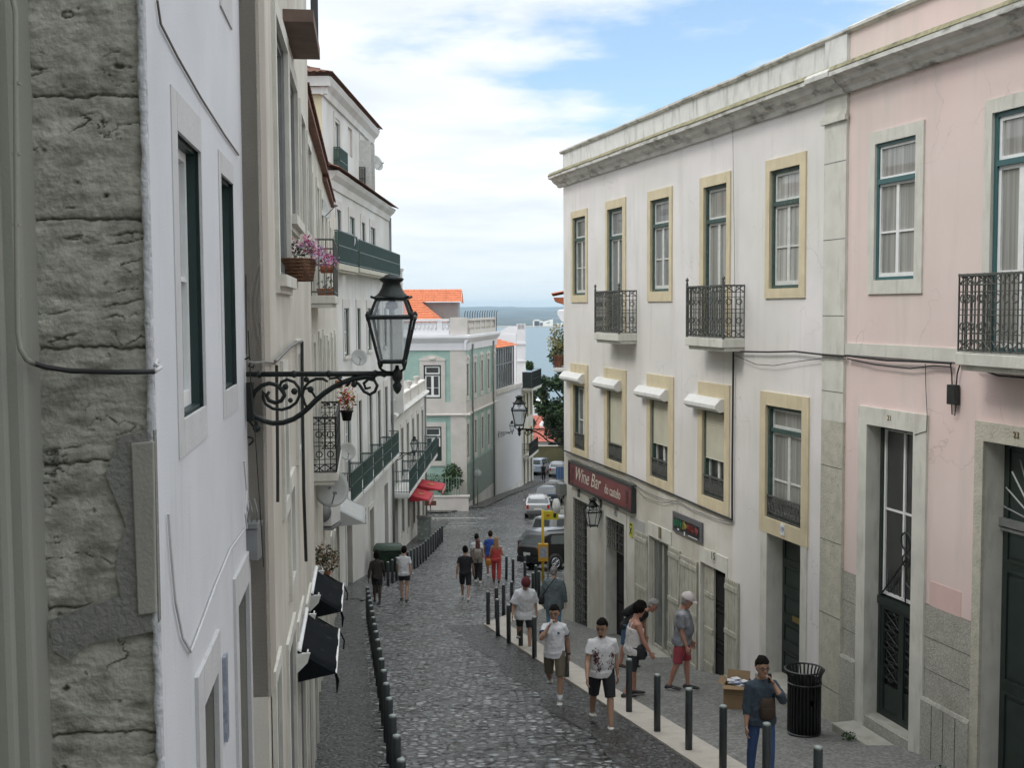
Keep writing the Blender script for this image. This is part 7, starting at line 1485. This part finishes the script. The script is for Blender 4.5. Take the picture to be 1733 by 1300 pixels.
    # head with brow, nose, chin and ears
    yw, nod = q['head']; HM = RM @ Matrix.Rotation(R(yw), 3, 'Z') @ Matrix.Rotation(R(nod), 3, 'X'); neck = off+T((0, -.008, .583)); Hc = neck+HM @ Vector((0, -.014, .100)); HK = 1.10
    hp = lambda v: Hc+HM @ (Vector(v)*HK)
    hx, hy = (HM @ X)*HK, (HM @ Y)*HK
    prof_ = [(-.120, .026, .026, -.046), (-.10, .044, .046, -.034), (-.07, .058, .063, -.020), (-.03, .068, .080, -.008), (.0, .073, .089, .0), (.04, .075, .095, .006), (.075, .064, .086, .01), (.10, .046, .064, .012), (.117, .016, .022, .012)]
    body.loft([(hp((0, yo, z_)), hx*a, hy*b) for z_, a, b, yo in prof_], 16)
    body.loft([(hp((0, -.088, .012)), hx*.008, HM @ Vector((0, 0, .008))), (hp((0, -.098, -.012)), hx*.010, HM @ Vector((0, .006, .008))), (hp((0, -.104, -.026)), hx*.014, HM @ Vector((0, .010, .006))), (hp((0, -.085, -.034)), hx*.012, HM @ Vector((0, .01, .005)))], 8)
    for sd_ in (-1, 1): body.ell(hp((sd_*.078, .008, -.008)), .010, .018, .030, 8)
    me = remesh(body, .011 if detail else .016); me.transform(Matrix.Scale(k, 4)) ; me.materials.clear(); me.materials.append(sk)
    bo = bpy.data.objects.new('body', me)
    # hands: palm and five fingers
    hb = MB()
    for (side, s0, e_, wr_, d2) in arms:
        up_ = HM @ Vector((0, 0, 0)) if False else Vector((0, 1, 0)); ax_ = d2.cross(Vector((side, 0, 0))); ax_ = ax_.normalized() if ax_.length > .1 else Vector((0, -1, 0))
        nrm = ax_.cross(d2).normalized()*-side*side; inward = Vector((-side, 0, 0)); inward = (inward-d2*inward.dot(d2)).normalized()
        A = d2.cross(inward).normalized()     # across the palm
        if A.y > 0: A = -A                   # thumb side forwards
        hb.loft([(wr_, A*.026, inward*.018), (wr_+d2*.035, A*.036, inward*.015), (wr_+d2*.085, A*.040, inward*.013), (wr_+d2*.095, A*.036, inward*.010)], 10, p=2.6)
        for i, (o_, ln_) in enumerate(((.028, .070), (.009, .078), (-.010, .073), (-.028, .058))):
            p0 = wr_+d2*.085+A*o_; p1_ = p0+d2*ln_*.45+inward*.006; p2_ = p1_+d2*ln_*.33+inward*.018; p3 = p2_+d2*ln_*.15+inward*.018; hb.tube([p0, p1_, p2_, p3], [.0092, .0088, .0082, .006], 6)
        p0 = wr_+d2*.03+A*.028; hb.tube([p0, p0+A*.022+d2*.025+inward*.006, p0+A*.030+d2*.055+inward*.014], [.012, .010, .007], 6)
    hb.v = [tuple(Vector(v)*k) for v in hb.v]
    n0 = len(me.vertices); bm = bmesh.new(); bm.from_mesh(me); hm = hb.mesh('h', [sk]); bm.from_mesh(hm)
    for f_ in bm.faces: f_.smooth = True
    bm.to_mesh(me); bm.free(); bpy.data.meshes.remove(hm); link(bo, t)
    def put(mb, name, m, vox=None, sm=1, mod=None):
        if vox:
            me_ = remesh(mb, vox, sm); me_.transform(Matrix.Scale(k, 4)); me_.materials.clear(); me_.materials.append(m); o = bpy.data.objects.new(name, me_); return link(o, t)
        mb.v = [tuple(Vector(v)*k) for v in mb.v]; return mb.build(name, m, t, fix=True)
    # face
    mb = MB()
    for sd_ in (-1, 1): mb.ell(hp((sd_*.029, -.083, .006)), .011, .006, .006, 8); mb.tube([hp((sd_*.016, -.088, .024)), hp((sd_*.032, -.087, .028)), hp((sd_*.046, -.076, .022))], .004, 4)
    put(mb, 'eyes', EYE); mb = MB(); mb.ell(hp((0, -.084, -.058)), .020, .006, .005, 8); put(mb, 'mouth', LIP)
    # hair
    hm_ = HAIR[hair]; mb = MB()
    if hairst == 'capped': mb.loft([(hp((0, .034, -.085)), hx*.050, hy*.040), (hp((0, .030, -.04)), hx*.084, hy*.066), (hp((0, .022, .0)), hx*.088, hy*.074), (hp((0, .020, .03)), hx*.084, hy*.074)], 16); put(mb, 'hair', hm_, .010, 1)
    elif hairst != 'bald':
        G = {'short': 1.12, 'curly': 1.30, 'bob': 1.22, 'long': 1.12, 'cap': 1.08, 'beanie': 1.1, 'bun': 1.1}[hairst]
        mb.loft([(hp((0, .030, -.075)), hx*.040, hy*.045), (hp((0, .026, -.045)), hx*.060*G**.7, hy*.070*G**.5), (hp((0, .022, -.01)), hx*.070*G, hy*.074*G), (hp((0, .026, .03)), hx*.073*G, hy*.078*G), (hp((0, .020, .055)), hx*.071*G, hy*.084*G), (hp((0, .004, .068)), hx*.069*G, hy*.090*G), (hp((0, .004, .095)), hx*.058*G, hy*.076*G), (hp((0, .008, .108*G)), hx*.042*G, hy*.058*G), (hp((0, .012, .124*G)), hx*.014, hy*.02)], 16)
        if hairst == 'long': mb.loft([(hp((0, .03, .06)), hx*.07, hy*.06), (hp((0, .055, -.04)), hx*.085, hy*.055), (hp((0, .075, -.14)), hx*.09, hy*.04), (hp((0, .085, -.26)), hx*.07, hy*.03), (hp((0, .085, -.34)), hx*.03, hy*.015)], 14)
        if hairst == 'bob': mb.loft([(hp((0, .02, .03)), hx*.098, hy*.085), (hp((0, .03, -.05)), hx*.10, hy*.075), (hp((0, .04, -.105)), hx*.09, hy*.055), (hp((0, .04, -.12)), hx*.06, hy*.03)], 14)
        if hairst == 'bun': mb.ell(hp((0, .10, .03)), .045, .04, .045, 10)
        o = put(mb, 'hair', hm_, .010, 1)
        d_ = o.modifiers.new('c', 'DISPLACE'); tx = bpy.data.textures.get('curl') or bpy.data.textures.new('curl', 'CLOUDS'); tx.noise_scale = .028; d_.texture = tx; d_.strength = .035 if hairst == 'curly' else .022
    # clothing
    lo = loose
    if tope:
        mb = MB(); e = .014+lo; seg = []
        for (z_, a, b, yo) in tors:
            if z_ < -.06 or z_ > .5: continue
            if z_ < 0: seg.append((z_, off+Vector((0, yo, z_)), X*(a*w+e), Y*(b*w+e)))
            else: aa = max(a, (.156 if g else .166)-.02*max(0, z_-.3)*5) if z_ < .36 else a; b2_ = max(b, .118) if z_ < .3 else b; seg.append((z_, off+T((0, yo, z_)), TX*(aa*w+e*(1 if z_ < .4 else .7)), TY*(b2_*w+e*(1 if z_ < .4 else .8))))
        top_z = .495 if tope != 'vest' else .385
        r_ = [(off+Vector((0, .010, hem)), X*(.176*w+e*1.0), Y*(.128*w+e*1.0)), (off+Vector((0, .010, min(-.03, hem+.05))), X*(.178*w+e*1.1), Y*(.130*w+e*1.1)), (off+Vector((0, .008, min(.0, hem+.10))), X*(.176*w+e*1.1), Y*(.130*w+e*1.1))]+[(c, a, b) for (z_, c, a, b) in seg if z_ > max(hem, .01) and z_ < top_z]
        if tope != 'vest': r_.append((off+T((0, .012, .505)), TX*.088, TY*.078)); r_.append((off+T((0, .012, .518)), TX*.070, TY*.068))
        mb.loft(r_, 18)
        for (side, s0, e_, wr_, d2) in arms:
            if tope == 'vest': mb.tube([off+T((side*.075, -.10, .36)), off+T((side*.08, -.07, .45)), off+T((side*.08, .0, .487)), off+T((side*.075, .09, .44)), off+T((side*.07, .115, .36))], .016, 6); continue
            full = sleeve > 1; end = s0.lerp(e_, min(1, sleeve)) if not full else e_
            pts = [off+T((side*.08*w, .005, .440)), s0+Vector((0, 0, -.002)), s0.lerp(end, .5), end]; rad = [.066, .066*w+lo*.4, .060*w+lo*.6, .062*w+lo*.8]
            if full: f_ = sleeve-1; pts += [e_.lerp(wr_, f_*.5), e_.lerp(wr_, f_)]; rad[-1] = .054+lo*.5; rad += [.050+lo*.4, .042+lo*.4]
            mb.tube(pts, rad, 12)
        o = put(mb, 'shirt', top, .012, 1)
        d_ = o.modifiers.new('folds', 'DISPLACE'); tx = bpy.data.textures.get('folds') or bpy.data.textures.new('folds', 'CLOUDS'); tx.noise_scale = .085; d_.texture = tx; d_.strength = .028; d_.mid_level = .5
    if legs:
        mb = MB(); e = .016+lo*.3; mb.loft([(off+Vector((0, .0, -.13)), X*(.11*w), Y*.09), (off+Vector((0, .01, -.08)), X*(.160*w+e), Y*(.110*w+e)), (off+Vector((0, .01, -.02)), X*(.165*w+e), Y*(.114*w+e)), (off+Vector((0, .005, .03)), X*(.146*w+e*.4), Y*(.100*w+e*.4+belly*.3))], 16)
        fr_ = {'shorts': .98, 'short_shorts': .6, 'knee': 1.0, 'trousers': 2, 'leggings': 2, 'skirt': .75}[legs]
        for (h, kn, an, b) in (LL, RL):
            h2, k2, a2 = h+off, kn+off, an+off; th_ = .098*w+(e-.016 if legs != 'leggings' else -.010)
            if fr_ <= 1: en = h2.lerp(k2, fr_); flare = (.084 if legs != 'short_shorts' else .094)*w; mb.tube([h2+Vector((0, 0, .02)), h2.lerp(en, .5), en.lerp(h2, .15), en], [th_, th_*.96, flare, flare*.98], 12)
            else: s_ = .010 if legs == 'leggings' else .026; mb.tube([h2+Vector((0, 0, .02)), h2.lerp(k2, .5), k2, k2.lerp(a2, .3)+Vector((0, .01, 0)), k2.lerp(a2, .9)], [th_, .080*w+s_*.4, .056+s_, .056+s_*.9, .042+s_], 12)
        put(mb, {'shorts': 'shorts', 'short_shorts': 'shorts', 'knee': 'shorts', 'trousers': 'trousers', 'leggings': 'jeans', 'skirt': 'skirt'}[legs], bottom, .012, 1)
    for (h, kn, an, b) in (LL, RL):
        a2 = an+off; pitch = max(-.9, min(.35, -(b)*.9)) if a2.z > .13 or abs(b) > .35 else 0
        FM = Matrix.Rotation(-pitch, 3, 'X'); fp_ = lambda v: a2+FM @ Vector((v[0]*1.2, v[1]*1.16, v[2]))
        mb = MB(); fx, fz = Vector((1.22, 0, 0)), FM @ Vector((0, 0, 1))
        mb.loft([(fp_((0, .072, -.045)), fx*.022, fz*.022), (fp_((0, .055, -.040)), fx*.036, fz*.036), (fp_((0, .02, -.03)), fx*.040, fz*.045), (fp_((0, -.04, -.042)), fx*.042, fz*.034), (fp_((0, -.10, -.050)), fx*.046, fz*.026), (fp_((0, -.15, -.054)), fx*.040, fz*.020), (fp_((0, -.178, -.057)), fx*.020, fz*.012)], 12)
        o = put(mb, 'shoe', shoes); mb = MB(); mb.loft([(fp_((0, .07, -.070)), fx*.026, fz*.008), (fp_((0, 0, -.070)), fx*.040, fz*.009), (fp_((0, -.10, -.072)), fx*.048, fz*.008), (fp_((0, -.178, -.068)), fx*.022, fz*.008)], 10); mb.v = [tuple(Vector(v)*k) for v in mb.v]; mb.build('sole', SHW if shoes is not SHW else mat('grey_sole', (.35, .35, .35), .8), o)
    t['_k'] = k
    return dict(t=t, k=k, hp=hp, off=off, T=T, arms=arms, put=put, HM=HM, hx=hx, hy=hy, LL=LL, RL=RL)
def glasses(p):
    mb = MB(); hp = p['hp']
    for s_ in (-1, 1): 
        c = [hp((s_*.031+.021*math.cos(a*.628), -.097, .004+.015*math.sin(a*.628))) for a in range(10)]; mb.tube(c, .0035, 4, closed=True); mb.tube([hp((s_*.05, -.095, .008)), hp((s_*.072, 0, .004))], .003, 4)
    mb.tube([hp((-.010, -.099, .008)), hp((.010, -.099, .008))], .003, 4); p['put'](mb, 'glasses', BLC)
def bag(p, label, pos, size, m, rot=0, nm='bag', cat='bag', strap=None):
    """a carried bag is a thing of its own; given in the wearer's local frame"""
    t0 = p['t']; k = p['k']; a = t0.rotation_euler.z; v = Vector(pos)*k; w_ = Matrix.Rotation(a, 3, 'Z') @ v + Vector(t0.location); t = empty(nm, w_, a, label, cat)
    mb = MB(); sx_, sy_, sz_ = [q*k/2 for q in size]; mb.loft([((0, 0, -sz_), (sx_*.8, 0, 0), (0, sy_*.8, 0)), ((0, 0, -sz_*.7), (sx_, 0, 0), (0, sy_, 0)), ((0, 0, sz_*.5), (sx_*.95, 0, 0), (0, sy_*.9, 0)), ((0, 0, sz_), (sx_*.6, 0, 0), (0, sy_*.5, 0))], 14, p=3); o = mb.build('pouch', m, t); o.rotation_euler = (rot, 0, 0)
    mb = MB(); mb.box(-sx_*.7, sx_*.7, -sy_*1.12, -sy_*.7, -sz_*.6, sz_*.1); mb.build('pocket', m, t, bevel=.01)
    if strap: mb = MB(); mb.tube([Vector(q_)*k-v for q_ in strap], .012*k, 5); mb.build('strap', m, t)
    return t
Gd = 0.0; GP = .04
# walking down the street
p = person(-4.25, 36.4, 180, 1.66, 'woman in a dark brown long-sleeved top and black skirt walking away on the left', 'dark', 'black', dict(la=(-14, 14, 8, 0), ra=(12, 10, 10, 0), ll=(9, 6), rl=(-8, 6), lean=1), top=cloth('dark_brown', (.035, .028, .026)), bottom=BLC, sleeve=1.95, legs='skirt', shoes=SHB, hairst='bob', gender='f', detail=False)
p = person(-3.45, 36.9, 178, 1.76, 'man in a white T-shirt and short black shorts walking away beside the woman in brown', 'light', 'black', dict(la=(14, 9, 22, 0), ra=(-10, 10, 16, 0), ll=(10, 5), rl=(-9, 8)), sleeve=.55, legs='short_shorts', shoes=SHB, detail=False)
p = person(-1.52, 37.1, 180, 1.76, 'man all in black walking away down the middle of the street', 'tan', 'black', dict(la=(-8, 14, 14, 0), ra=(10, 14, 14, 0), ll=(18, 6), rl=(-16, 22)), top=BLC, bottom=BLC, sleeve=.55, legs='shorts', shoes=SHW, detail=False, width=1.05)
p = person(-1.38, 44.4, 180, 1.78, 'dark-haired man in a white T-shirt walking behind the woman with the patterned rucksack', 'tan', 'black', dict(ll=(12, 6), rl=(-10, 8)), legs='trousers', bottom=BLC, detail=False)
PAT = cloth('patterned', (.30, .27, .24), stain=(.03, .03, .03), stain_amt=1, stain_scale=(26, 26, 20), stain_lo=.48)
p = person(-1.30, 43.2, 180, 1.64, 'brown-haired woman in a patterned top and black trousers walking away', 'light', 'redbrown', dict(ll=(12, 6), rl=(-10, 10), ra=(6, 12, 70, 0)), top=PAT, legs='trousers', bottom=BLC, shoes=SHW, hairst='long', gender='f', detail=False)
bag(p, 'patterned rucksack on the back of the brown-haired woman', (0, .19, 1.18), (.30, .16, .40), PAT, nm='rucksack', cat='rucksack')
p = person(-.88, 45.6, 180, 1.82, 'man in a bright blue T-shirt and red shorts walking away', 'tan', 'brown', dict(ll=(8, 6), rl=(-10, 14)), top=cloth('bright_blue', (.02, .07, .32)), bottom=cloth('coral', (.52, .10, .12)), shoes=SHW, detail=False, width=1.06)
p = person(-.62, 43.3, 180, 1.70, 'woman with long fair hair in a red jumpsuit walking away', 'sun', 'blond', dict(ll=(8, 5), rl=(-9, 10), la=(4, 12, 30, 0), ra=(4, 14, 75, 0)), top=cloth('coral_red', (.46, .055, .05), stain=(.35, .08, .08), stain_amt=.5, stain_scale=(20, 20, 20), stain_lo=.5), bottom=cloth('coral_red', (.46, .055, .05)), tope='vest', legs='trousers', shoes=SHB, hairst='long', gender='f', detail=False, loose=.008)
bag(p, 'orange shoulder bag on the left hip of the woman in red', (.30, .06, .80), (.22, .12, .26), cloth('orange_bag', (.42, .17, .03)), nm='shoulder_bag', strap=[(.26, .06, .9), (.22, .05, 1.2), (.14, .0, 1.46)])
p = person(2.95, 111, 0, 1.72, 'tiny dark-clothed person standing by the far parked cars', 'tan', 'black', dict(ll=(4, 2), rl=(-4, 4)), top=BLC, bottom=BLC, legs='trousers', shoes=SHB, detail=False)
# coming up the pavement
RBN = cloth('dark_red_beanie', (.10, .010, .014))
p = person(.24, 26.6, 8, 1.73, 'man in a dark red beanie and an oversized white T-shirt walking up the pavement', 'tan', 'brown', dict(lean=14, la=(-4, 16, 22, 0), ra=(8, 20, 30, 0), ll=(14, 8), rl=(-14, 30), head=(0, 22)), legs='shorts', bottom=BLC, shoes=SHW, hairst='capped', loose=.05, hem=-.22, sleeve=.95, dz=GP, width=1.0)
mb = MB(); hp, hx, hy = p['hp'], p['hx'], p['hy']; mb.loft([(hp((0, .004, .020)), hx*.100, hy*.118), (hp((0, .006, .055)), hx*.100, hy*.118), (hp((0, .012, .10)), hx*.084, hy*.10), (hp((0, .022, .145)), hx*.035, hy*.045)], 16); p['put'](mb, 'beanie', RBN)
DJ = cloth('washed_denim', (.115, .145, .155), stain=(.05, .07, .08), stain_amt=.6, stain_scale=(5, 5, 5), stain_lo=.5)
p = person(.98, 28.4, 172, 1.70, 'grey-haired person in a loose washed denim jacket walking away on the right pavement', 'light', 'grey', dict(lean=4, la=(6, 16, 12, 0), ra=(-4, 16, 12, 0), ll=(8, 6), rl=(-8, 8)), top=DJ, bottom=cloth('pale_jeans', (.10, .20, .30)), legs='trousers', sleeve=1.9, loose=.045, hem=-.24, dz=GP, width=1.12, shoes=SHB)
bag(p, 'black bag hanging at the side of the person in denim', (.30, .05, .92), (.14, .2, .22), BLC, nm='shoulder_bag', strap=[(.28, .04, 1.0), (.10, .19, 1.3), (-.06, .10, 1.5)])
p = person(.72, 20.25, -4, 1.75, 'man in glasses, holding a white phone to his mouth, in khaki shorts', 'tan', 'black', dict(lean=0, ra=(58, 10, 126, 34), la=(-20, 12, 14, 0), ll=(12, 4), rl=(-16, 40), head=(-6, 2)), bottom=KHK, sleeve=.5, legs='shorts', shoes=SHW, dz=.02, hairst='short'); glasses(p)
k = p['k']; sd_ = p['arms'][1]; mb = MB(); c = sd_[3]+sd_[4]*.10; mb.box(c.x-.018, c.x+.018, c.y-.05, c.y-.035, c.z-.04, c.z+.05); mb.v = [tuple(Vector(v)*k) for v in mb.v]; ph = mb.build('phone', WHITEP, p['t'])
mb = MB(); o_, T_ = p['off'], p['T']; mb.ell(o_+T_((.075, -.142, .36)), .022, .008, .020, 8); p['put'](mb, 'shirt_emblem', JEAN)
for sd_ in p['arms']: mb = MB(); e = sd_[1].lerp(sd_[2], .5); d = (sd_[2]-sd_[1]).normalized(); mb.tube([e-d*.008, e+d*.008], .068, 12); p['put'](mb, 'sleeve_band', JEAN)
e = p['arms'][0]; d = e[4]; mb = MB(); mb.tube([e[3]-d*.02, e[3]+d*.005], .032, 10); p['put'](mb, 'wristwatch', BLC)
for lg in (p['LL'], p['RL']): mb = MB(); a_ = lg[2]+p['off']; kk = lg[1]+p['off']; mb.tube([a_.lerp(kk, .28), a_.lerp(kk, .12), a_], [.046, .042, .042], 10); p['put'](mb, 'sock', WHT)
STN = cloth('white_printed', (.62, .62, .63))
p = person(1.38, 18.25, 6, 1.78, 'bearded man in sunglasses, dark floral print on his white T-shirt, front-most walker', 'tan', 'black', dict(lean=3, ra=(18, 14, 22, 0), la=(-10, 12, 16, 0), ll=(20, 6), rl=(-14, 16), head=(-26, 4)), bottom=BLC, top=STN, sleeve=.62, legs='shorts', shoes=SHW, width=1.04, loose=.012); glasses(p)
PRN = cloth('maroon_print', (.10, .03, .035)); mb = MB(); o_, T_ = p['off'], p['T']; rnd = random.Random(9)
for (cx_, cz_, n_, sp) in ((-.12, .27, 60, .042), (-.10, .18, 40, .045), (.14, .26, 18, .035), (.13, .12, 18, .05), (-.07, .06, 14, .03)):
    for _ in range(n_):
        xx = cx_+rnd.gauss(0, sp*.6); zz_ = cz_+rnd.gauss(0, sp); r_ = math.sqrt(max(.02, 1-(xx/.205)**2)); yy = -.152*r_; th = rnd.random()*6.28; a = Vector((math.cos(th)*.018, 0, math.sin(th)*.03)); mb.tube([o_+T_((xx, yy, zz_)), o_+T_((xx+a.x, yy-.002, zz_+a.z))], .0055, 4)
p['put'](mb, 'shirt_print', PRN)
mb = MB(); hp, hx, hy = p['hp'], p['hx'], p['hy']; mb.loft([(hp((0, -.046, -.118)), hx*.024, hy*.026), (hp((0, -.034, -.10)), hx*.042, hy*.046), (hp((0, -.018, -.068)), hx*.056, hy*.064), (hp((0, -.0, -.045)), hx*.063, hy*.070)], 14); p['put'](mb, 'beard', HAIR['black'])
# the group by the doorway
p = person(2.28, 23.6, 66, 1.72, 'man with cropped grey hair bending forward towards the doors, black top and a rucksack', 'sun', 'grey', dict(lean=52, la=(40, 6, 20, 0), ra=(30, 6, 30, 0), ll=(4, 4), rl=(-6, 6), head=(0, -20)), top=BLC, bottom=cloth('blue_shorts', (.05, .10, .18)), sleeve=.5, legs='shorts', shoes=mat('brown_sandals', (.06, .035, .025), .7), dz=GP)
T_ = p['T']; c = p['off']+T_((0, .20, .28)); bag(p, 'black rucksack with a pale stripe on the back of the bending man', tuple(c), (.30, .17, .42), BLC, rot=R(52), nm='rucksack', cat='rucksack')
VST = cloth('white_lace_vest', (.58, .56, .55), stain=(.36, .30, .30), stain_amt=.5, stain_scale=(22, 22, 22), stain_lo=.5)
p = person(2.05, 20.45, 100, 1.70, 'woman with short black curls in a white vest top and black shorts, side on', 'sun', 'black', dict(lean=6, la=(26, 10, 12, 0), ra=(22, 8, 14, 0), ll=(6, 6), rl=(-9, 6), head=(6, 14)), top=VST, tope='vest', bottom=BLC, legs='shorts', shoes=mat('black_sandals', (.02, .018, .018), .7), hairst='curly', gender='f', width=1.12, hem=-.12, loose=.01, dz=GP)
bag(p, 'black handbag on a cross-body strap of the woman in the vest top', (-.17, -.15, .86), (.16, .20, .26), BLC, nm='handbag', strap=[(-.17, -.13, .95), (-.16, -.06, 1.15), (-.02, -.135, 1.3), (.10, -.02, 1.45)])
GTS = cloth('mottled_grey', (.17, .18, .20), stain=(.42, .42, .43), stain_amt=.8, stain_scale=(5, 5, 4), stain_lo=.5)
p = person(3.0, 21.1, 72, 1.82, 'older man in a white cap, mottled grey shirt and faded red shorts', 'sun', 'grey', dict(lean=3, la=(8, 6, 14, 0), ra=(6, 6, 16, 0), ll=(9, 7), rl=(-9, 10), head=(-8, 18)), top=GTS, bottom=cloth('faded_red', (.33, .055, .075)), legs='shorts', sleeve=.72, shoes=SHB, belly=.05, loose=.02, dz=GP, width=1.05, hairst='capped')
mb = MB(); hp, hx, hy = p['hp'], p['hx'], p['hy']; mb.loft([(hp((0, .006, .030)), hx*.096, hy*.115), (hp((0, .006, .065)), hx*.094, hy*.112), (hp((0, .008, .105)), hx*.072, hy*.09), (hp((0, .010, .142)), hx*.03, hy*.035)], 16); mb.loft([(hp((0, -.07, .040)), hx*.07, HM_ if False else p['HM'] @ Vector((0, 0, .006))), (hp((0, -.13, .034)), hx*.065, p['HM'] @ Vector((0, 0, .005))), (hp((0, -.165, .028)), hx*.035, p['HM'] @ Vector((0, 0, .004)))], 10); p['put'](mb, 'cap', cloth('pinkish_cap', (.56, .50, .50)))
for lg in (p['LL'], p['RL']):
    a_ = lg[2]+p['off']
    for sx_ in (-1, 1): mb = MB(); mb.tube([a_+Vector((sx_*.046, .03, -.045)), a_+Vector((sx_*.048, -.02, -.056)), a_+Vector((sx_*.046, -.09, -.030))], [.003, .008, .003], 5); p['put'](mb, 'shoe_swoosh', SHW)
DSH = cloth('dark_denim_shirt', (.035, .055, .075), stain=(.02, .03, .045), stain_amt=.5, stain_scale=(8, 8, 8), stain_lo=.5)
p = person(3.10, 14.55, 4, 1.66, 'dark-haired woman in denim shirt and blue jeans talking on a phone by the bin', 'tan', 'black', dict(lean=0, la=(60, 12, 126, 34), ra=(2, 8, 12, 0), ll=(10, 6), rl=(-8, 8), head=(6, 4)), top=DSH, bottom=JEAN, sleeve=1.45, legs='leggings', shoes=SHB, hairst='short', gender='f', width=.98, loose=.012, hem=-.10, dz=GP); glasses(p)
k = p['k']; e = p['arms'][0]; mb = MB(); c = e[3]+e[4]*.09; mb.box(c.x-.03, c.x+.012, c.y-.01, c.y+.03, c.z-.06, c.z+.06); mb.v = [tuple(Vector(v)*k) for v in mb.v]; mb.build('phone', BLC, p['t'])
bag(p, 'brown leather bag worn across the chest of the woman on the phone', (.04, -.185, 1.08), (.22, .10, .28), cloth('brown_leather', (.045, .028, .018)), nm='chest_bag', strap=[(-.02, -.16, 1.15), (-.12, -.12, 1.33), (-.15, 0, 1.42)])
for o in bpy.data.objects:
    if '_k' in o: del o['_k']

# ================================================================== the river air
hz_m = bpy.data.materials.new('river_haze'); hz_m.use_nodes = True; n_, l_ = nd(hz_m); n_.remove(n_['Principled BSDF']); pv = n_.new('ShaderNodeVolumePrincipled'); pv.inputs['Color'].default_value = (.64, .84, 1, 1); pv.inputs['Density'].default_value = HAZE; pv.inputs['Anisotropy'].default_value = .0; l_.new(pv.outputs[0], n_['Material Output'].inputs['Volume'])
mb = MB(); mb.box(-9500, 9500, -400, 14500, -8, 120); tag(mb.build('haze', hz_m), kind='stuff')
